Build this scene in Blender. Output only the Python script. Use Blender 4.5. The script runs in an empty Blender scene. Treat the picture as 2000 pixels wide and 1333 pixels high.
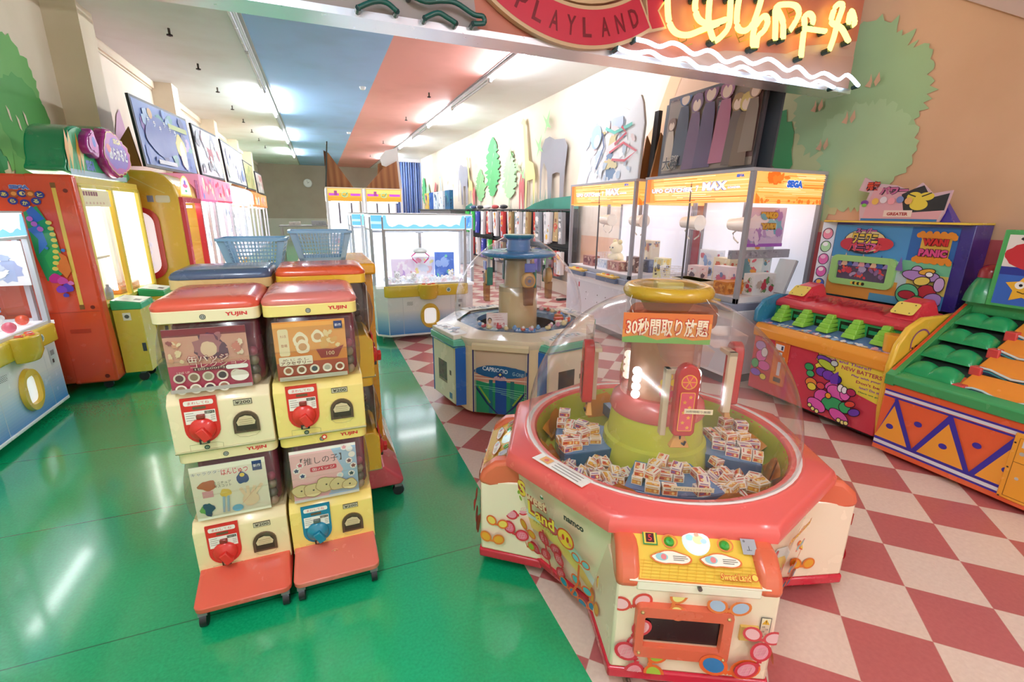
import bpy, math, random
from mathutils import Vector, Matrix
# ---------------------------------------------------------------- camera, world, exposure
sc = bpy.context.scene
COL = sc.collection
PI = math.pi
F_PX, PITCH, ROLL, YAW, EYE = 904.3, 0.271954, 0.0113306, 0.3868245, 1.594
cy, sy = math.cos(YAW), math.sin(YAW)
fw = Vector((sy*math.cos(PITCH), cy*math.cos(PITCH), -math.sin(PITCH)))
r0 = Vector((cy, -sy, 0)); u0 = r0.cross(fw)
rr = math.cos(ROLL)*r0+math.sin(ROLL)*u0
uu = -math.sin(ROLL)*r0+math.cos(ROLL)*u0
cam = bpy.data.cameras.new('camera'); cam.sensor_width = 36; cam.lens = 36*F_PX/2000; cam.clip_end = 200; cam.clip_start = .02
camo = bpy.data.objects.new('camera', cam); COL.objects.link(camo); sc.camera = camo
camo.matrix_world = Matrix(((rr.x, uu.x, -fw.x, 0), (rr.y, uu.y, -fw.y, 0), (rr.z, uu.z, -fw.z, EYE), (0, 0, 0, 1)))
sc.view_settings.view_transform = 'Standard'; sc.view_settings.look = 'None'; sc.view_settings.gamma = 1
sc.view_settings.exposure = 0.7
sc.view_settings.use_curve_mapping = False
sc.cycles.max_bounces = 8; sc.cycles.transparent_max_bounces = 24; sc.cycles.diffuse_bounces = 4
sc.cycles.caustics_reflective = False; sc.cycles.caustics_refractive = False
sc.cycles.sample_clamp_indirect = 6
wd = bpy.data.worlds.new('world'); sc.world = wd; wd.use_nodes = True
wd.node_tree.nodes['Background'].inputs[0].default_value = (1.0, .9, .8, 1)      # warm ambient fill, added through the open side behind the camera
wd.node_tree.nodes['Background'].inputs[1].default_value = .85
TUBE = 150.0
ROOM_H = 3.8
XL, XR, YB = -2.6, 4.45, 27.5
# ---------------------------------------------------------------- helpers
def lin(h):
    if not isinstance(h, str): return h
    h = h.lstrip('#')
    if len(h) == 3: h = ''.join(c*2 for c in h)
    v = [int(h[i:i+2], 16)/255 for i in (0, 2, 4)]
    return tuple((c/12.92 if c <= .04045 else ((c+.055)/1.055)**2.4) for c in v)+(1.0,)
MATS = {}
def rim_weight(N, L, sock, lo, hi):
    """reflectance of a thin clear sheet, the same from both sides"""
    lw = N.new('ShaderNodeLayerWeight'); lw.inputs['Blend'].default_value = .5
    p = N.new('ShaderNodeMath'); p.operation = 'POWER'; p.inputs[1].default_value = 4; L.new(lw.outputs['Facing'], p.inputs[0])
    r = N.new('ShaderNodeMapRange'); r.inputs['To Min'].default_value = lo; r.inputs['To Max'].default_value = hi; L.new(p.outputs[0], r.inputs[0]); L.new(r.outputs[0], sock)
def mat(kind):
    if kind in MATS: return MATS[kind]
    m = bpy.data.materials.new(kind); m.use_nodes = True
    nt = m.node_tree; N = nt.nodes; L = nt.links
    b = N['Principled BSDF']; out = N['Material Output']
    at = N.new('ShaderNodeAttribute'); at.attribute_name = 'Col'
    def noise(scale, lo, hi, sock, det=3):
        t = N.new('ShaderNodeTexNoise'); t.inputs['Scale'].default_value = scale; t.inputs['Detail'].default_value = det
        g = N.new('ShaderNodeTexCoord'); L.new(g.outputs['Object'], t.inputs['Vector'])
        r = N.new('ShaderNodeMapRange'); r.inputs['To Min'].default_value = lo; r.inputs['To Max'].default_value = hi
        L.new(t.outputs['Fac'], r.inputs['Value']); L.new(r.outputs['Result'], sock); return t
    if kind in ('glass', 'glass2'):
        N.remove(b)
        tr = N.new('ShaderNodeBsdfTransparent'); gl = N.new('ShaderNodeBsdfGlossy'); gl.inputs['Roughness'].default_value = .04
        L.new(at.outputs['Color'], tr.inputs['Color'])
        mx = N.new('ShaderNodeMixShader'); rim_weight(N, L, mx.inputs[0], .035 if kind == 'glass' else .02, .5 if kind == 'glass' else .3); L.new(tr.outputs[0], mx.inputs[1]); L.new(gl.outputs[0], mx.inputs[2])
        L.new(mx.outputs[0], out.inputs[0])
    elif kind == 'haze':       # scuffed clear acrylic
        N.remove(b)
        tr = N.new('ShaderNodeBsdfTransparent'); gl = N.new('ShaderNodeBsdfGlossy'); gl.inputs['Roughness'].default_value = .12
        df = N.new('ShaderNodeBsdfTranslucent'); df2 = N.new('ShaderNodeBsdfDiffuse')
        ad = N.new('ShaderNodeMixShader'); L.new(df.outputs[0], ad.inputs[1]); L.new(df2.outputs[0], ad.inputs[2]); ad.inputs[0].default_value = .5
        L.new(at.outputs['Color'], tr.inputs['Color'])
        m1 = N.new('ShaderNodeMixShader'); m1.inputs[0].default_value = .05
        noise(2.5, .01, .07, m1.inputs[0])
        L.new(tr.outputs[0], m1.inputs[1]); L.new(ad.outputs[0], m1.inputs[2])
        mx = N.new('ShaderNodeMixShader'); rim_weight(N, L, mx.inputs[0], .04, .6); L.new(m1.outputs[0], mx.inputs[1]); L.new(gl.outputs[0], mx.inputs[2])
        L.new(mx.outputs[0], out.inputs[0])
    elif kind.startswith('emit'):
        N.remove(b); e = N.new('ShaderNodeEmission'); e.inputs['Strength'].default_value = float(kind[4:])
        L.new(at.outputs['Color'], e.inputs['Color']); L.new(e.outputs[0], out.inputs[0])
    elif kind.startswith('back'):   # printed panel lit from behind; also cabinet interiors given glow to look lit
        e = float(kind[4:])
        L.new(at.outputs['Color'], b.inputs['Base Color']); L.new(at.outputs['Color'], b.inputs['Emission Color'])
        b.inputs['Emission Strength'].default_value = e; b.inputs['Roughness'].default_value = .3
    else:
        L.new(at.outputs['Color'], b.inputs['Base Color'])
        if kind == 'gloss': noise(9, .16, .34, b.inputs['Roughness']); b.inputs['Coat Weight'].default_value = .25; b.inputs['Coat Roughness'].default_value = .1
        elif kind == 'plastic': noise(14, .35, .5, b.inputs['Roughness'])
        elif kind == 'matte': b.inputs['Roughness'].default_value = .8; noise(30, .65, .9, b.inputs['Roughness'])
        elif kind == 'print': b.inputs['Roughness'].default_value = .35; noise(6, .25, .45, b.inputs['Roughness'])
        elif kind == 'metal': b.inputs['Metallic'].default_value = .85; noise(20, .22, .4, b.inputs['Roughness'])
        elif kind == 'fuzzy': b.inputs['Roughness'].default_value = .95; b.inputs['Sheen Weight'].default_value = .4
        elif kind == 'wood':
            t = noise(3, .45, .65, b.inputs['Roughness'])
            w = N.new('ShaderNodeTexWave'); w.inputs['Scale'].default_value = 3; w.inputs['Distortion'].default_value = 6; w.inputs['Detail'].default_value = 3
            mp = N.new('ShaderNodeMapping'); mp.inputs['Scale'].default_value = (1, 1, .15); g = N.new('ShaderNodeTexCoord')
            L.new(g.outputs['Object'], mp.inputs[0]); L.new(mp.outputs[0], w.inputs['Vector'])
            x = N.new('ShaderNodeMixRGB'); x.blend_type = 'MULTIPLY'; x.inputs['Color2'].default_value = (.62, .5, .42, 1)
            L.new(w.outputs['Fac'], x.inputs[0]); L.new(at.outputs['Color'], x.inputs[1]); L.new(x.outputs[0], b.inputs['Base Color'])
        elif kind == 'wall':
            t = noise(1.2, .6, .75, b.inputs['Roughness'], 6)
            x = N.new('ShaderNodeMixRGB'); x.blend_type = 'MULTIPLY'; x.inputs['Color2'].default_value = (.9, .87, .84, 1)
            r = N.new('ShaderNodeMapRange'); r.inputs['From Min'].default_value = .45; r.inputs['From Max'].default_value = .75; L.new(t.outputs['Fac'], r.inputs['Value'])
            L.new(r.outputs[0], x.inputs[0]); L.new(at.outputs['Color'], x.inputs[1]); L.new(x.outputs[0], b.inputs['Base Color'])
            t2 = N.new('ShaderNodeTexNoise'); t2.inputs['Scale'].default_value = 60; bp = N.new('ShaderNodeBump'); bp.inputs['Strength'].default_value = .08
            g = N.new('ShaderNodeTexCoord'); L.new(g.outputs['Object'], t2.inputs[0]); L.new(t2.outputs['Fac'], bp.inputs['Height']); L.new(bp.outputs[0], b.inputs['Normal'])
    MATS[kind] = m; return m
TXT = {}
def text_tris(s, bold):
    k = (s, bold)
    if k not in TXT:
        c = bpy.data.curves.new('t', 'FONT'); c.body = s; c.offset = bold; c.align_x = 'CENTER'; c.resolution_u = 2; c.fill_mode = 'FRONT'
        o = bpy.data.objects.new('t', c); COL.objects.link(o); bpy.context.view_layer.update()
        me = bpy.data.meshes.new_from_object(o.evaluated_get(bpy.context.evaluated_depsgraph_get()))
        vs = [v.co.to_2d() for v in me.vertices]; fs = [tuple(p.vertices) for p in me.polygons]
        if vs:
            x0 = min(v.x for v in vs); x1 = max(v.x for v in vs); y0 = min(v.y for v in vs); y1 = max(v.y for v in vs)
        else: x0, x1, y0, y1 = 0, 1, 0, 1
        cx, cyy = (x0+x1)/2, (y0+y1)/2
        TXT[k] = ([(v.x-cx, v.y-cyy) for v in vs], fs, x1-x0, y1-y0)
        bpy.data.objects.remove(o); bpy.data.curves.remove(c); bpy.data.meshes.remove(me)
    return TXT[k]
class B:
    """mesh collector: vertices, faces, one colour per face"""
    clip = None
    def __init__(s): s.v = []; s.f = []; s.c = []; s.lay = 0
    def add(s, vs, fs, c):
        n = len(s.v); s.v += [tuple(v) for v in vs]; s.f += [tuple(i+n for i in f) for f in fs]; s.c += [lin(c)]*len(fs); return s
    def box(s, x0, y0, z0, x1, y1, z1, c, M=None):
        vs = [(x, y, z) for x in (x0, x1) for y in (y0, y1) for z in (z0, z1)]
        if M is not None: vs = [M @ Vector(v) for v in vs]
        return s.add(vs, [(0, 1, 3, 2), (4, 6, 7, 5), (0, 4, 5, 1), (2, 3, 7, 6), (0, 2, 6, 4), (1, 5, 7, 3)], c)
    def loft(s, rings, c, cap0=True, cap1=True, closed=True):
        n = len(rings[0]); vs = [p for r in rings for p in r]; fs = []
        for i in range(len(rings)-1):
            for j in range(n if closed else n-1):
                k = (j+1) % n; fs.append((i*n+j, i*n+k, (i+1)*n+k, (i+1)*n+j))
        if closed and cap0: fs.append(tuple(range(n))[::-1])
        if closed and cap1: fs.append(tuple((len(rings)-1)*n+i for i in range(n)))
        return s.add(vs, fs, c)
    def prism(s, poly, z0, z1, c, M=None, k1=1.0):
        """2-D outline extruded along z (k1 scales the top)"""
        r0 = [(x, y, z0) for x, y in poly]; r1 = [(x*k1, y*k1, z1) for x, y in poly]
        if M is not None: r0 = [M @ Vector(p) for p in r0]; r1 = [M @ Vector(p) for p in r1]
        return s.loft([r0, r1], c)
    def xprism(s, prof, x0, x1, c):
        """outline in (y,z) extruded along x"""
        return s.loft([[(x0, y, z) for y, z in prof], [(x1, y, z) for y, z in prof]], c)
    def yprism(s, prof, y0, y1, c):
        return s.loft([[(x, y1, z) for x, z in prof], [(x, y0, z) for x, z in prof]], c)
    def cyl(s, p0, p1, r0, r1=None, c='888', n=16, caps=True):
        p0 = Vector(p0); p1 = Vector(p1); r1 = r0 if r1 is None else r1
        d = (p1-p0).normalized(); a = d.orthogonal().normalized(); b = d.cross(a)
        ring = lambda p, r: [p+(a*math.cos(t)+b*math.sin(t))*r for t in (2*PI*i/n for i in range(n))]
        return s.loft([ring(p0, r0), ring(p1, r1)], c, caps, caps)
    def lathe(s, prof, c, n=32, ctr=(0, 0), a0=0, a1=2*PI, sx=1, sy=1, M=None):
        full = abs(a1-a0-2*PI) < 1e-6; m = n if full else n+1
        vs = []; fs = []
        for r, z in prof:
            for i in range(m):
                t = a0+(a1-a0)*i/n; p = Vector((ctr[0]+r*sx*math.cos(t), ctr[1]+r*sy*math.sin(t), z)); vs.append(M @ p if M is not None else p)
        for k in range(len(prof)-1):
            for i in range(n):
                j = (i+1) % m; fs.append((k*m+i, k*m+j, (k+1)*m+j, (k+1)*m+i))
        return s.add(vs, fs, c)
    def ball(s, p, r, c, n=14, sx=1, sy=1, sz=1, M=None):
        k = n//2; prof = [(max(1e-4, r*math.sin(PI*i/k)), -r*math.cos(PI*i/k)) for i in range(k+1)]
        T = Matrix.Translation(p) @ Matrix.Diagonal((sx, sy, sz, 1))
        return s.lathe(prof, c, n, M=(M @ T) if M is not None else T)
    def tube(s, pts, r, c, n=8, closed=False, flat=1.0):
        P = [Vector(p) for p in pts]; rings = []
        for i, p in enumerate(P):
            a = P[(i-1) % len(P)] if (i or closed) else p; b = P[(i+1) % len(P)] if (i < len(P)-1 or closed) else p
            d = (b-a).normalized()
            ref = Vector((0, 0, 1)) if abs(d.z) < .9 else Vector((0, 1, 0))
            e = d.cross(ref).normalized(); g = e.cross(d)
            rings.append([p+(e*math.cos(t)*flat+g*math.sin(t))*r for t in (2*PI*j/n for j in range(n))])
        if closed: rings.append(rings[0])
        return s.loft(rings, c, not closed, not closed)
    def quad(s, a, b, c_, d, c): return s.add([a, b, c_, d], [(0, 1, 2, 3)], c)
    def merge(s, o, M=None):
        n = len(s.v); s.v += [tuple(M @ Vector(v)) if M is not None else v for v in o.v]
        s.f += [tuple(i+n for i in f) for f in o.f]; s.c += o.c; return s
    # printed artwork: flat shapes in a frame (origin O, axes U and V), each new shape 0.35 mm above the last
    def frame(s, O, U, V, step=.00035, base=.0006):
        s.O = Vector(O); s.U = Vector(U).normalized(); s.V = Vector(V).normalized(); s.N = s.U.cross(s.V); s.lay = 0; s.step = step; s.base = base; return s
    def pt(s, u, v):
        if s.clip: u = min(s.clip[2], max(s.clip[0], u)); v = min(s.clip[3], max(s.clip[1], v))
        return s.O+s.U*u+s.V*v+s.N*(s.base+s.lay*s.step)
    def poly(s, c, pts):
        s.lay += 1
        if sum(pts[i][0]*pts[(i+1) % len(pts)][1]-pts[(i+1) % len(pts)][0]*pts[i][1] for i in range(len(pts))) < 0: pts = pts[::-1]
        return s.add([s.pt(*p) for p in pts], [tuple(range(len(pts)))], c)
    def rect(s, c, u0, v0, u1, v1): return s.poly(c, [(u0, v0), (u1, v0), (u1, v1), (u0, v1)])
    def rrect(s, c, u0, v0, u1, v1, r, n=5):
        P = []
        for cu, cv, a in ((u1-r, v0+r, -90), (u1-r, v1-r, 0), (u0+r, v1-r, 90), (u0+r, v0+r, 180)):
            P += [(cu+r*math.cos(math.radians(a+90*i/n)), cv+r*math.sin(math.radians(a+90*i/n))) for i in range(n+1)]
        return s.poly(c, P)
    def disc(s, c, u, v, r, rv=None, n=20, rot=0):
        rv = r if rv is None else rv; ca, sa = math.cos(rot), math.sin(rot)
        return s.poly(c, [(u+r*math.cos(t)*ca-rv*math.sin(t)*sa, v+r*math.cos(t)*sa+rv*math.sin(t)*ca) for t in (2*PI*i/n for i in range(n))])
    def star(s, c, u, v, r, k=.45, n=5, rot=PI/2):
        return s.poly(c, [(u+(r if i % 2 == 0 else r*k)*math.cos(rot+PI*i/n), v+(r if i % 2 == 0 else r*k)*math.sin(rot+PI*i/n)) for i in range(2*n)])
    def line(s, c, pts, w):
        """a ribbon of width w along a polyline"""
        s.lay += 1; P = [Vector((p[0], p[1])) for p in pts]; vs = []
        for i, p in enumerate(P):
            d = (P[min(i+1, len(P)-1)]-P[max(i-1, 0)]); d = d.normalized() if d.length > 1e-9 else Vector((1, 0)); q = Vector((-d.y, d.x))*w/2
            vs += [s.pt(*(p+q)), s.pt(*(p-q))]
        return s.add(vs, [(2*i, 2*i+1, 2*i+3, 2*i+2) for i in range(len(P)-1)], c)
    def ring(s, c, u, v, r, w, rv=None, n=24):
        rv = r if rv is None else rv
        return s.line(c, [(u+r*math.cos(2*PI*i/n), v+rv*math.sin(2*PI*i/n)) for i in range(n+1)], w)
    def text(s, c, body, u, v, h, w=None, bold=.0, rot=0, curve=None):
        """text centred on u,v with cap height h, squeezed to width w"""
        s.lay += 1; vs, fs, tw, th = text_tris(body, bold)
        k = h/max(th, 1e-6); kx = k if w is None else w/max(tw, 1e-6); ca, sa = math.cos(rot), math.sin(rot); out = []
        for x, y in vs:
            x, y = x*kx, y*k
            if curve: t = x/curve; x, y = (curve+y)*math.sin(t), (curve+y)*math.cos(t)-curve
            out.append(s.pt(u+x*ca-y*sa, v+x*sa+y*ca))
        return s.add(out, fs, c)
    def otext(s, c, edge, body, u, v, h, w=None, bold=.0, o=.05, rot=0):
        """text with an outline colour"""
        s.text(edge, body, u, v, h*(1+.12), None if w is None else w*1.03, bold+o, rot); return s.text(c, body, u, v, h, w, bold, rot)
    def scrawl(s, cols, u0, v0, u1, v1, n, rs, seed=1):
        """loose abstract blobs standing in for busy printed pictures"""
        R = random.Random(seed)
        for i in range(n):
            a = R.uniform(0, PI); r = R.uniform(*rs); u = R.uniform(u0+r, u1-r) if u1-u0 > 2*r else (u0+u1)/2; v = R.uniform(v0+r, v1-r) if v1-v0 > 2*r else (v0+v1)/2
            m = R.randint(6, 9); k = R.uniform(.35, 1)
            P = []
            for j in range(m*2):
                t = PI*j/m; q = r*(1 if j % 2 == 0 else R.uniform(.62, 1)); x, y = q*math.cos(t), q*math.sin(t)*k
                P.append((min(u1, max(u0, u+x*math.cos(a)-y*math.sin(a))), min(v1, max(v0, v+x*math.sin(a)+y*math.cos(a)))))
            s.poly(R.choice(cols), P)
        return s
def mesh(bd, name):
    me = bpy.data.meshes.new(name); me.from_pydata(bd.v, [], bd.f); me.update()
    a = me.color_attributes.new('Col', 'FLOAT_COLOR', 'CORNER'); buf = []
    for p, c in zip(me.polygons, bd.c): buf += list(c)*p.loop_total
    a.data.foreach_set('color', buf); return me
def props(o, label=None, cat=None, group=None, kind=None):
    if label: o['label'] = label
    if cat: o['category'] = cat
    if group: o['group'] = group
    if kind: o['kind'] = kind
    return o
def obj(name, bd, m='gloss', parent=None, bev=0, smooth=None, label=None, seg=2, **kw):
    me = bd if isinstance(bd, bpy.types.Mesh) else mesh(bd, name)
    if not me.materials: me.materials.append(mat(m))
    o = bpy.data.objects.new(name, me); COL.objects.link(o)
    if parent is not None: o.parent = parent
    if bev:
        b = o.modifiers.new('bevel', 'BEVEL'); b.width = bev; b.segments = seg; b.limit_method = 'ANGLE'; b.angle_limit = .6; b.harden_normals = False
        smooth = 50 if smooth is None else smooth
    if smooth:
        me.polygons.foreach_set('use_smooth', [True]*len(me.polygons)); me.set_sharp_from_angle(angle=math.radians(smooth))
    if label: o['label'] = label
    for k, v in kw.items(): o[k] = v
    return o
def thing(name, label, cat, loc=(0, 0, 0), rz=0, group=None):
    o = bpy.data.objects.new(name, None); COL.objects.link(o); o.empty_display_size = .05
    o.location = loc; o.rotation_euler = (0, 0, rz); return props(o, label, cat, group)
def dup(root, loc=None, rz=None, label=None, group=None):
    def cp(o, par):
        c = o.copy(); COL.objects.link(c)
        if par is not None: c.parent = par
        for ch in kids.get(o, []): cp(ch, c)
        return c
    kids = {}
    st = [root]
    while st:
        o = st.pop()
        kids[o] = [x for x in bpy.data.objects if x.parent == o] if o is root else list(o.children); st += kids[o]
    c = cp(root, None)
    if loc is not None: c.location = loc
    if rz is not None: c.rotation_euler = (0, 0, rz)
    if label: c['label'] = label
    if group: c['group'] = group
    return c
def struct(name, bd, m='wall', **kw): return props(obj(name, bd, m, **kw), kind='structure')
def ngon(n, r, rot=0): return [(r*math.cos(rot+2*PI*i/n), r*math.sin(rot+2*PI*i/n)) for i in range(n)]
def rpoly(x0, y0, x1, y1, r, n=4):
    P = []
    for cu, cv, a in ((x1-r, y0+r, -90), (x1-r, y1-r, 0), (x0+r, y1-r, 90), (x0+r, y0+r, 180)):
        P += [(cu+r*math.cos(math.radians(a+90*i/n)), cv+r*math.sin(math.radians(a+90*i/n))) for i in range(n+1)]
    return P
def castor(parent, x, y, h=.07, name='caster', c='15161a'):
    b = B(); b.box(x-.016, y-.02, h*.75, x+.016, y+.02, h+.006, '777'); b.cyl((x-.012, y, h*.42), (x+.012, y, h*.42), h*.42, c=c, n=14)
    return obj(name, b, 'plastic', parent, smooth=40)
# ================================================================ THE ROOM
# floor: green vinyl aisle and a 45-degree checker of 303 mm tiles
fl = B()
fl.quad((XL-.4, -4, 0), (.7465, -4, 0), (.7465, YB, 0), (XL-.4, YB, 0), '00905a')
fl.quad((.7465, -4, 0), (XR, -4, 0), (XR, YB, 0), (.7465, YB, 0), 'ffffff')
fo = struct('floor', fl)
m = bpy.data.materials.new('green vinyl'); m.use_nodes = True; nt = m.node_tree; N = nt.nodes; L = nt.links; b = N['Principled BSDF']
g = N.new('ShaderNodeTexCoord'); t = N.new('ShaderNodeTexNoise'); t.inputs['Scale'].default_value = 90; t.inputs['Detail'].default_value = 4; L.new(g.outputs['Object'], t.inputs[0])
t2 = N.new('ShaderNodeTexNoise'); t2.inputs['Scale'].default_value = 1.1; t2.inputs['Detail'].default_value = 6; L.new(g.outputs['Object'], t2.inputs[0])
cr = N.new('ShaderNodeValToRGB'); cr.color_ramp.elements[0].color = lin('07985f'); cr.color_ramp.elements[1].color = lin('1cb87a'); cr.color_ramp.elements[0].position = .3; cr.color_ramp.elements[1].position = .7
mx = N.new('ShaderNodeMixRGB'); mx.inputs[0].default_value = .45; L.new(t.outputs['Fac'], mx.inputs[1]); L.new(t2.outputs['Fac'], mx.inputs[2]); L.new(mx.outputs[0], cr.inputs[0])
# thin welded seams every 1.82 m, crossing the aisle
sp = N.new('ShaderNodeSeparateXYZ'); L.new(g.outputs['Object'], sp.inputs[0])
def mth(op, a, b_=None):
    q = N.new('ShaderNodeMath'); q.operation = op
    for i, v in enumerate((a, b_)):
        if v is None: continue
        if isinstance(v, (int, float)): q.inputs[i].default_value = v
        else: L.new(v, q.inputs[i])
    return q.outputs[0]
seam = mth('LESS_THAN', mth('ABSOLUTE', mth('SUBTRACT', mth('FRACT', mth('DIVIDE', mth('ADD', sp.outputs['Y'], .42), .91)), .5)), .003)
m2 = N.new('ShaderNodeMixRGB'); m2.inputs['Color2'].default_value = lin('0b6b45'); L.new(seam, m2.inputs[0]); L.new(cr.outputs[0], m2.inputs[1]); L.new(m2.outputs[0], b.inputs['Base Color'])
r = N.new('ShaderNodeMapRange'); r.inputs['To Min'].default_value = .13; r.inputs['To Max'].default_value = .3; L.new(t2.outputs['Fac'], r.inputs[0]); L.new(r.outputs[0], b.inputs['Roughness'])
b.inputs['Coat Weight'].default_value = 1.0; b.inputs['Coat Roughness'].default_value = .1
bp = N.new('ShaderNodeBump'); bp.inputs['Strength'].default_value = .05; bp.inputs['Distance'].default_value = .01; L.new(mx.outputs[0], bp.inputs['Height']); L.new(bp.outputs[0], b.inputs['Normal'])
green = m
m = bpy.data.materials.new('checker tiles'); m.use_nodes = True; nt = m.node_tree; N = nt.nodes; L = nt.links; b = N['Principled BSDF']
g = N.new('ShaderNodeTexCoord'); sp = N.new('ShaderNodeSeparateXYZ'); L.new(g.outputs['Object'], sp.inputs[0])
TS = .303; OX, OY = 2.10295*EYE, .974846*EYE
dx = mth('SUBTRACT', sp.outputs['X'], OX); dy = mth('SUBTRACT', sp.outputs['Y'], OY)
k = 1/(TS*math.sqrt(2))
ua = mth('MULTIPLY', mth('SUBTRACT', dy, dx), k); ub = mth('MULTIPLY', mth('ADD', dx, dy), k)
fa = mth('FLOOR', ua); fb = mth('FLOOR', ub)
par = mth('FRACT', mth('MULTIPLY', mth('ADD', mth('ADD', fa, fb), 1000), .5)); isred = mth('GREATER_THAN', par, .25)
ga = mth('ABSOLUTE', mth('SUBTRACT', mth('FRACT', ua), .5)); gb = mth('ABSOLUTE', mth('SUBTRACT', mth('FRACT', ub), .5))
gr = mth('GREATER_THAN', mth('MAXIMUM', ga, gb), .4965)
t = N.new('ShaderNodeTexNoise'); t.inputs['Scale'].default_value = 55; t.inputs['Detail'].default_value = 5; L.new(g.outputs['Object'], t.inputs[0])
mw = N.new('ShaderNodeMixRGB'); mw.inputs['Color1'].default_value = lin('f0dccb'); mw.inputs['Color2'].default_value = lin('d9bfae'); L.new(t.outputs['Fac'], mw.inputs[0])
mr = N.new('ShaderNodeMixRGB'); mr.inputs['Color1'].default_value = lin('b25a5a'); mr.inputs['Color2'].default_value = lin('c6726e'); L.new(t.outputs['Fac'], mr.inputs[0])
mm = N.new('ShaderNodeMixRGB'); L.new(isred, mm.inputs[0]); L.new(mw.outputs[0], mm.inputs[1]); L.new(mr.outputs[0], mm.inputs[2])
mg = N.new('ShaderNodeMixRGB'); mg.inputs['Color2'].default_value = lin('c89c8c'); L.new(gr, mg.inputs[0]); L.new(mm.outputs[0], mg.inputs[1]); L.new(mg.outputs[0], b.inputs['Base Color'])
b.inputs['Roughness'].default_value = .28
check = m
fo.data.materials.clear(); fo.data.materials.append(green); fo.data.materials.append(check); fo.data.polygons[1].material_index = 1
# ceiling in four bands
cb = B()
for x0, x1, c in ((XL, -.64, 'e9ecea'), (-.64, 1.13, '9fc4f0'), (1.13, 2.8, 'eda79c'), (2.8, XR, 'e9ecea')):
    cb.quad((x0, -4, ROOM_H), (x0, YB, ROOM_H), (x1, YB, ROOM_H), (x1, -4, ROOM_H), c)
cb.box(-.66, -4, ROOM_H-.012, -.62, YB, ROOM_H-.001, 'a9abab'); cb.box(2.78, -4, ROOM_H-.012, 2.81, YB, ROOM_H-.001, 'a9a0a0')
struct('ceiling', cb)
def blob_outline(cu, cv, ru, rv, n, amp, seed, jag=1.0):
    R = random.Random(seed); P = []
    for i in range(n):
        t = 2*PI*i/n; k = 1+amp*(.6*math.sin(3*t+seed)+.4*math.sin(5*t+2*seed))+(jag*.05*R.uniform(-1, 1) if i % 2 else 0)
        P.append((cu+ru*k*math.cos(t), cv+rv*k*math.sin(t)))
    return P
# right wall with the painted mural (u runs towards the camera, v is height)
wr = B(); wr.quad((XR, -4, 0), (XR, YB, 0), (XR, YB, ROOM_H), (XR, -4, ROOM_H), 'e6d9c6')
wr.frame((XR, 0, 0), (0, -1, 0), (0, 0, 1), step=.0012, base=.002)
wr.rect('dcb191', -7.6, 0, 4, ROOM_H)
wr.poly('e6d9c6', [(-7.7, 1.2), (-7.7, 3.8), (-5.2, 3.8), (-5.5, 3.0), (-6.2, 2.4), (-6.0, 1.2)])
wr.line('e8b98f', [(-5.15, 3.8), (-5.5, 3.1), (-5.75, 2.6), (-5.7, 1.9)], .22)
wr.rect('c4585a', -5.3, 0, 4, 1.44); wr.rect('2f6d78', -5.3, .0, 4, .93)
wr.poly('c4c998', blob_outline(-3.35, 2.3, .58, .72, 80, .12, 4, 2.0)); wr.poly('a3c294', blob_outline(-3.02, 2.62, .56, .5, 110, .1, 3, 2.6))
wr.poly('aecb9f', blob_outline(-2.88, 2.1, .4, .46, 90, .1, 7, 2.4)); wr.line('9fc19a', [(-3.28, 2.0), (-3.2, 1.6), (-3.22, 1.44)], .16)
wr.poly('3f9a5a', blob_outline(-3.85, 2.28, .3, .42, 46, .22, 9, 3)); wr.line('57a06a', [(-3.9, 2.0), (-3.95, 1.44)], .06)
for u, v in ((-3.1, 2.4), (-3.42, 2.55), (-3.3, 2.2), (-2.95, 2.66)):
    wr.poly('dcb191', [(u, v), (u+.03, v+.04), (u+.035, v+.09), (u+.055, v+.03), (u+.05, v-.02)]); wr.poly('dcb191', [(u+.07, v+.02), (u+.1, v+.09), (u+.12, v+.02), (u+.09, v-.02)])
wr.poly('cfb5ae', [(-2.75, 3.8), (-2.7, 3.35), (-2.4, 3.12), (-1.9, 2.8), (-1.2, 2.75), (4, 2.75), (4, 3.8)]); wr.poly('d98a84', [(-3.3, 3.8), (-3.0, 3.42), (-2.6, 3.42), (-2.4, 3.8)])
def poplar(u, v0, h, w, c1, c2, s):
    wr.line(c2, [(u, v0), (u, v0+h*.25)], .035)
    P = []; R = random.Random(s); n = 40
    for i in range(n+1):
        t = i/n; k = w*(math.sin(PI*min(1, t*1.15+.02))**.6)*(1-.35*t)*(1+.34*R.uniform(-1, 1)); P.append((u+k/2, v0+h*.14+t*h*.86))
    for i in range(n, -1, -1):
        t = i/n; k = w*(math.sin(PI*min(1, t*1.15+.02))**.6)*(1-.35*t)*(1+.34*R.uniform(-1, 1)); P.append((u-k/2, v0+h*.14+t*h*.86))
    wr.poly(c1, P)
    for i in range(5): wr.poly('efe2cf', [(u-w*.2+.1*i*w*.8, v0+h*(.3+.1*i)), (u-w*.2+.1*i*w*.8+.05, v0+h*(.3+.1*i)+.12), (u-w*.16+.1*i*w*.8, v0+h*(.3+.1*i)+.16)])
poplar(-13.4, 1.72, 1.2, .95, '86bf83', '5aa468', 2); poplar(-12.35, 1.72, 2.02, 1.15, '59ab6c', '3b9a5e', 3); poplar(-11.1, 1.72, 1.5, 1.0, 'a6d3a0', '7cbf85', 5)
poplar(-21.2, 1.7, 1.5, .9, '4fae70', '3b9a5e', 8); poplar(-20.4, 1.7, 1.2, .8, 'a9d8b0', '7cbf85', 9)
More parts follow.
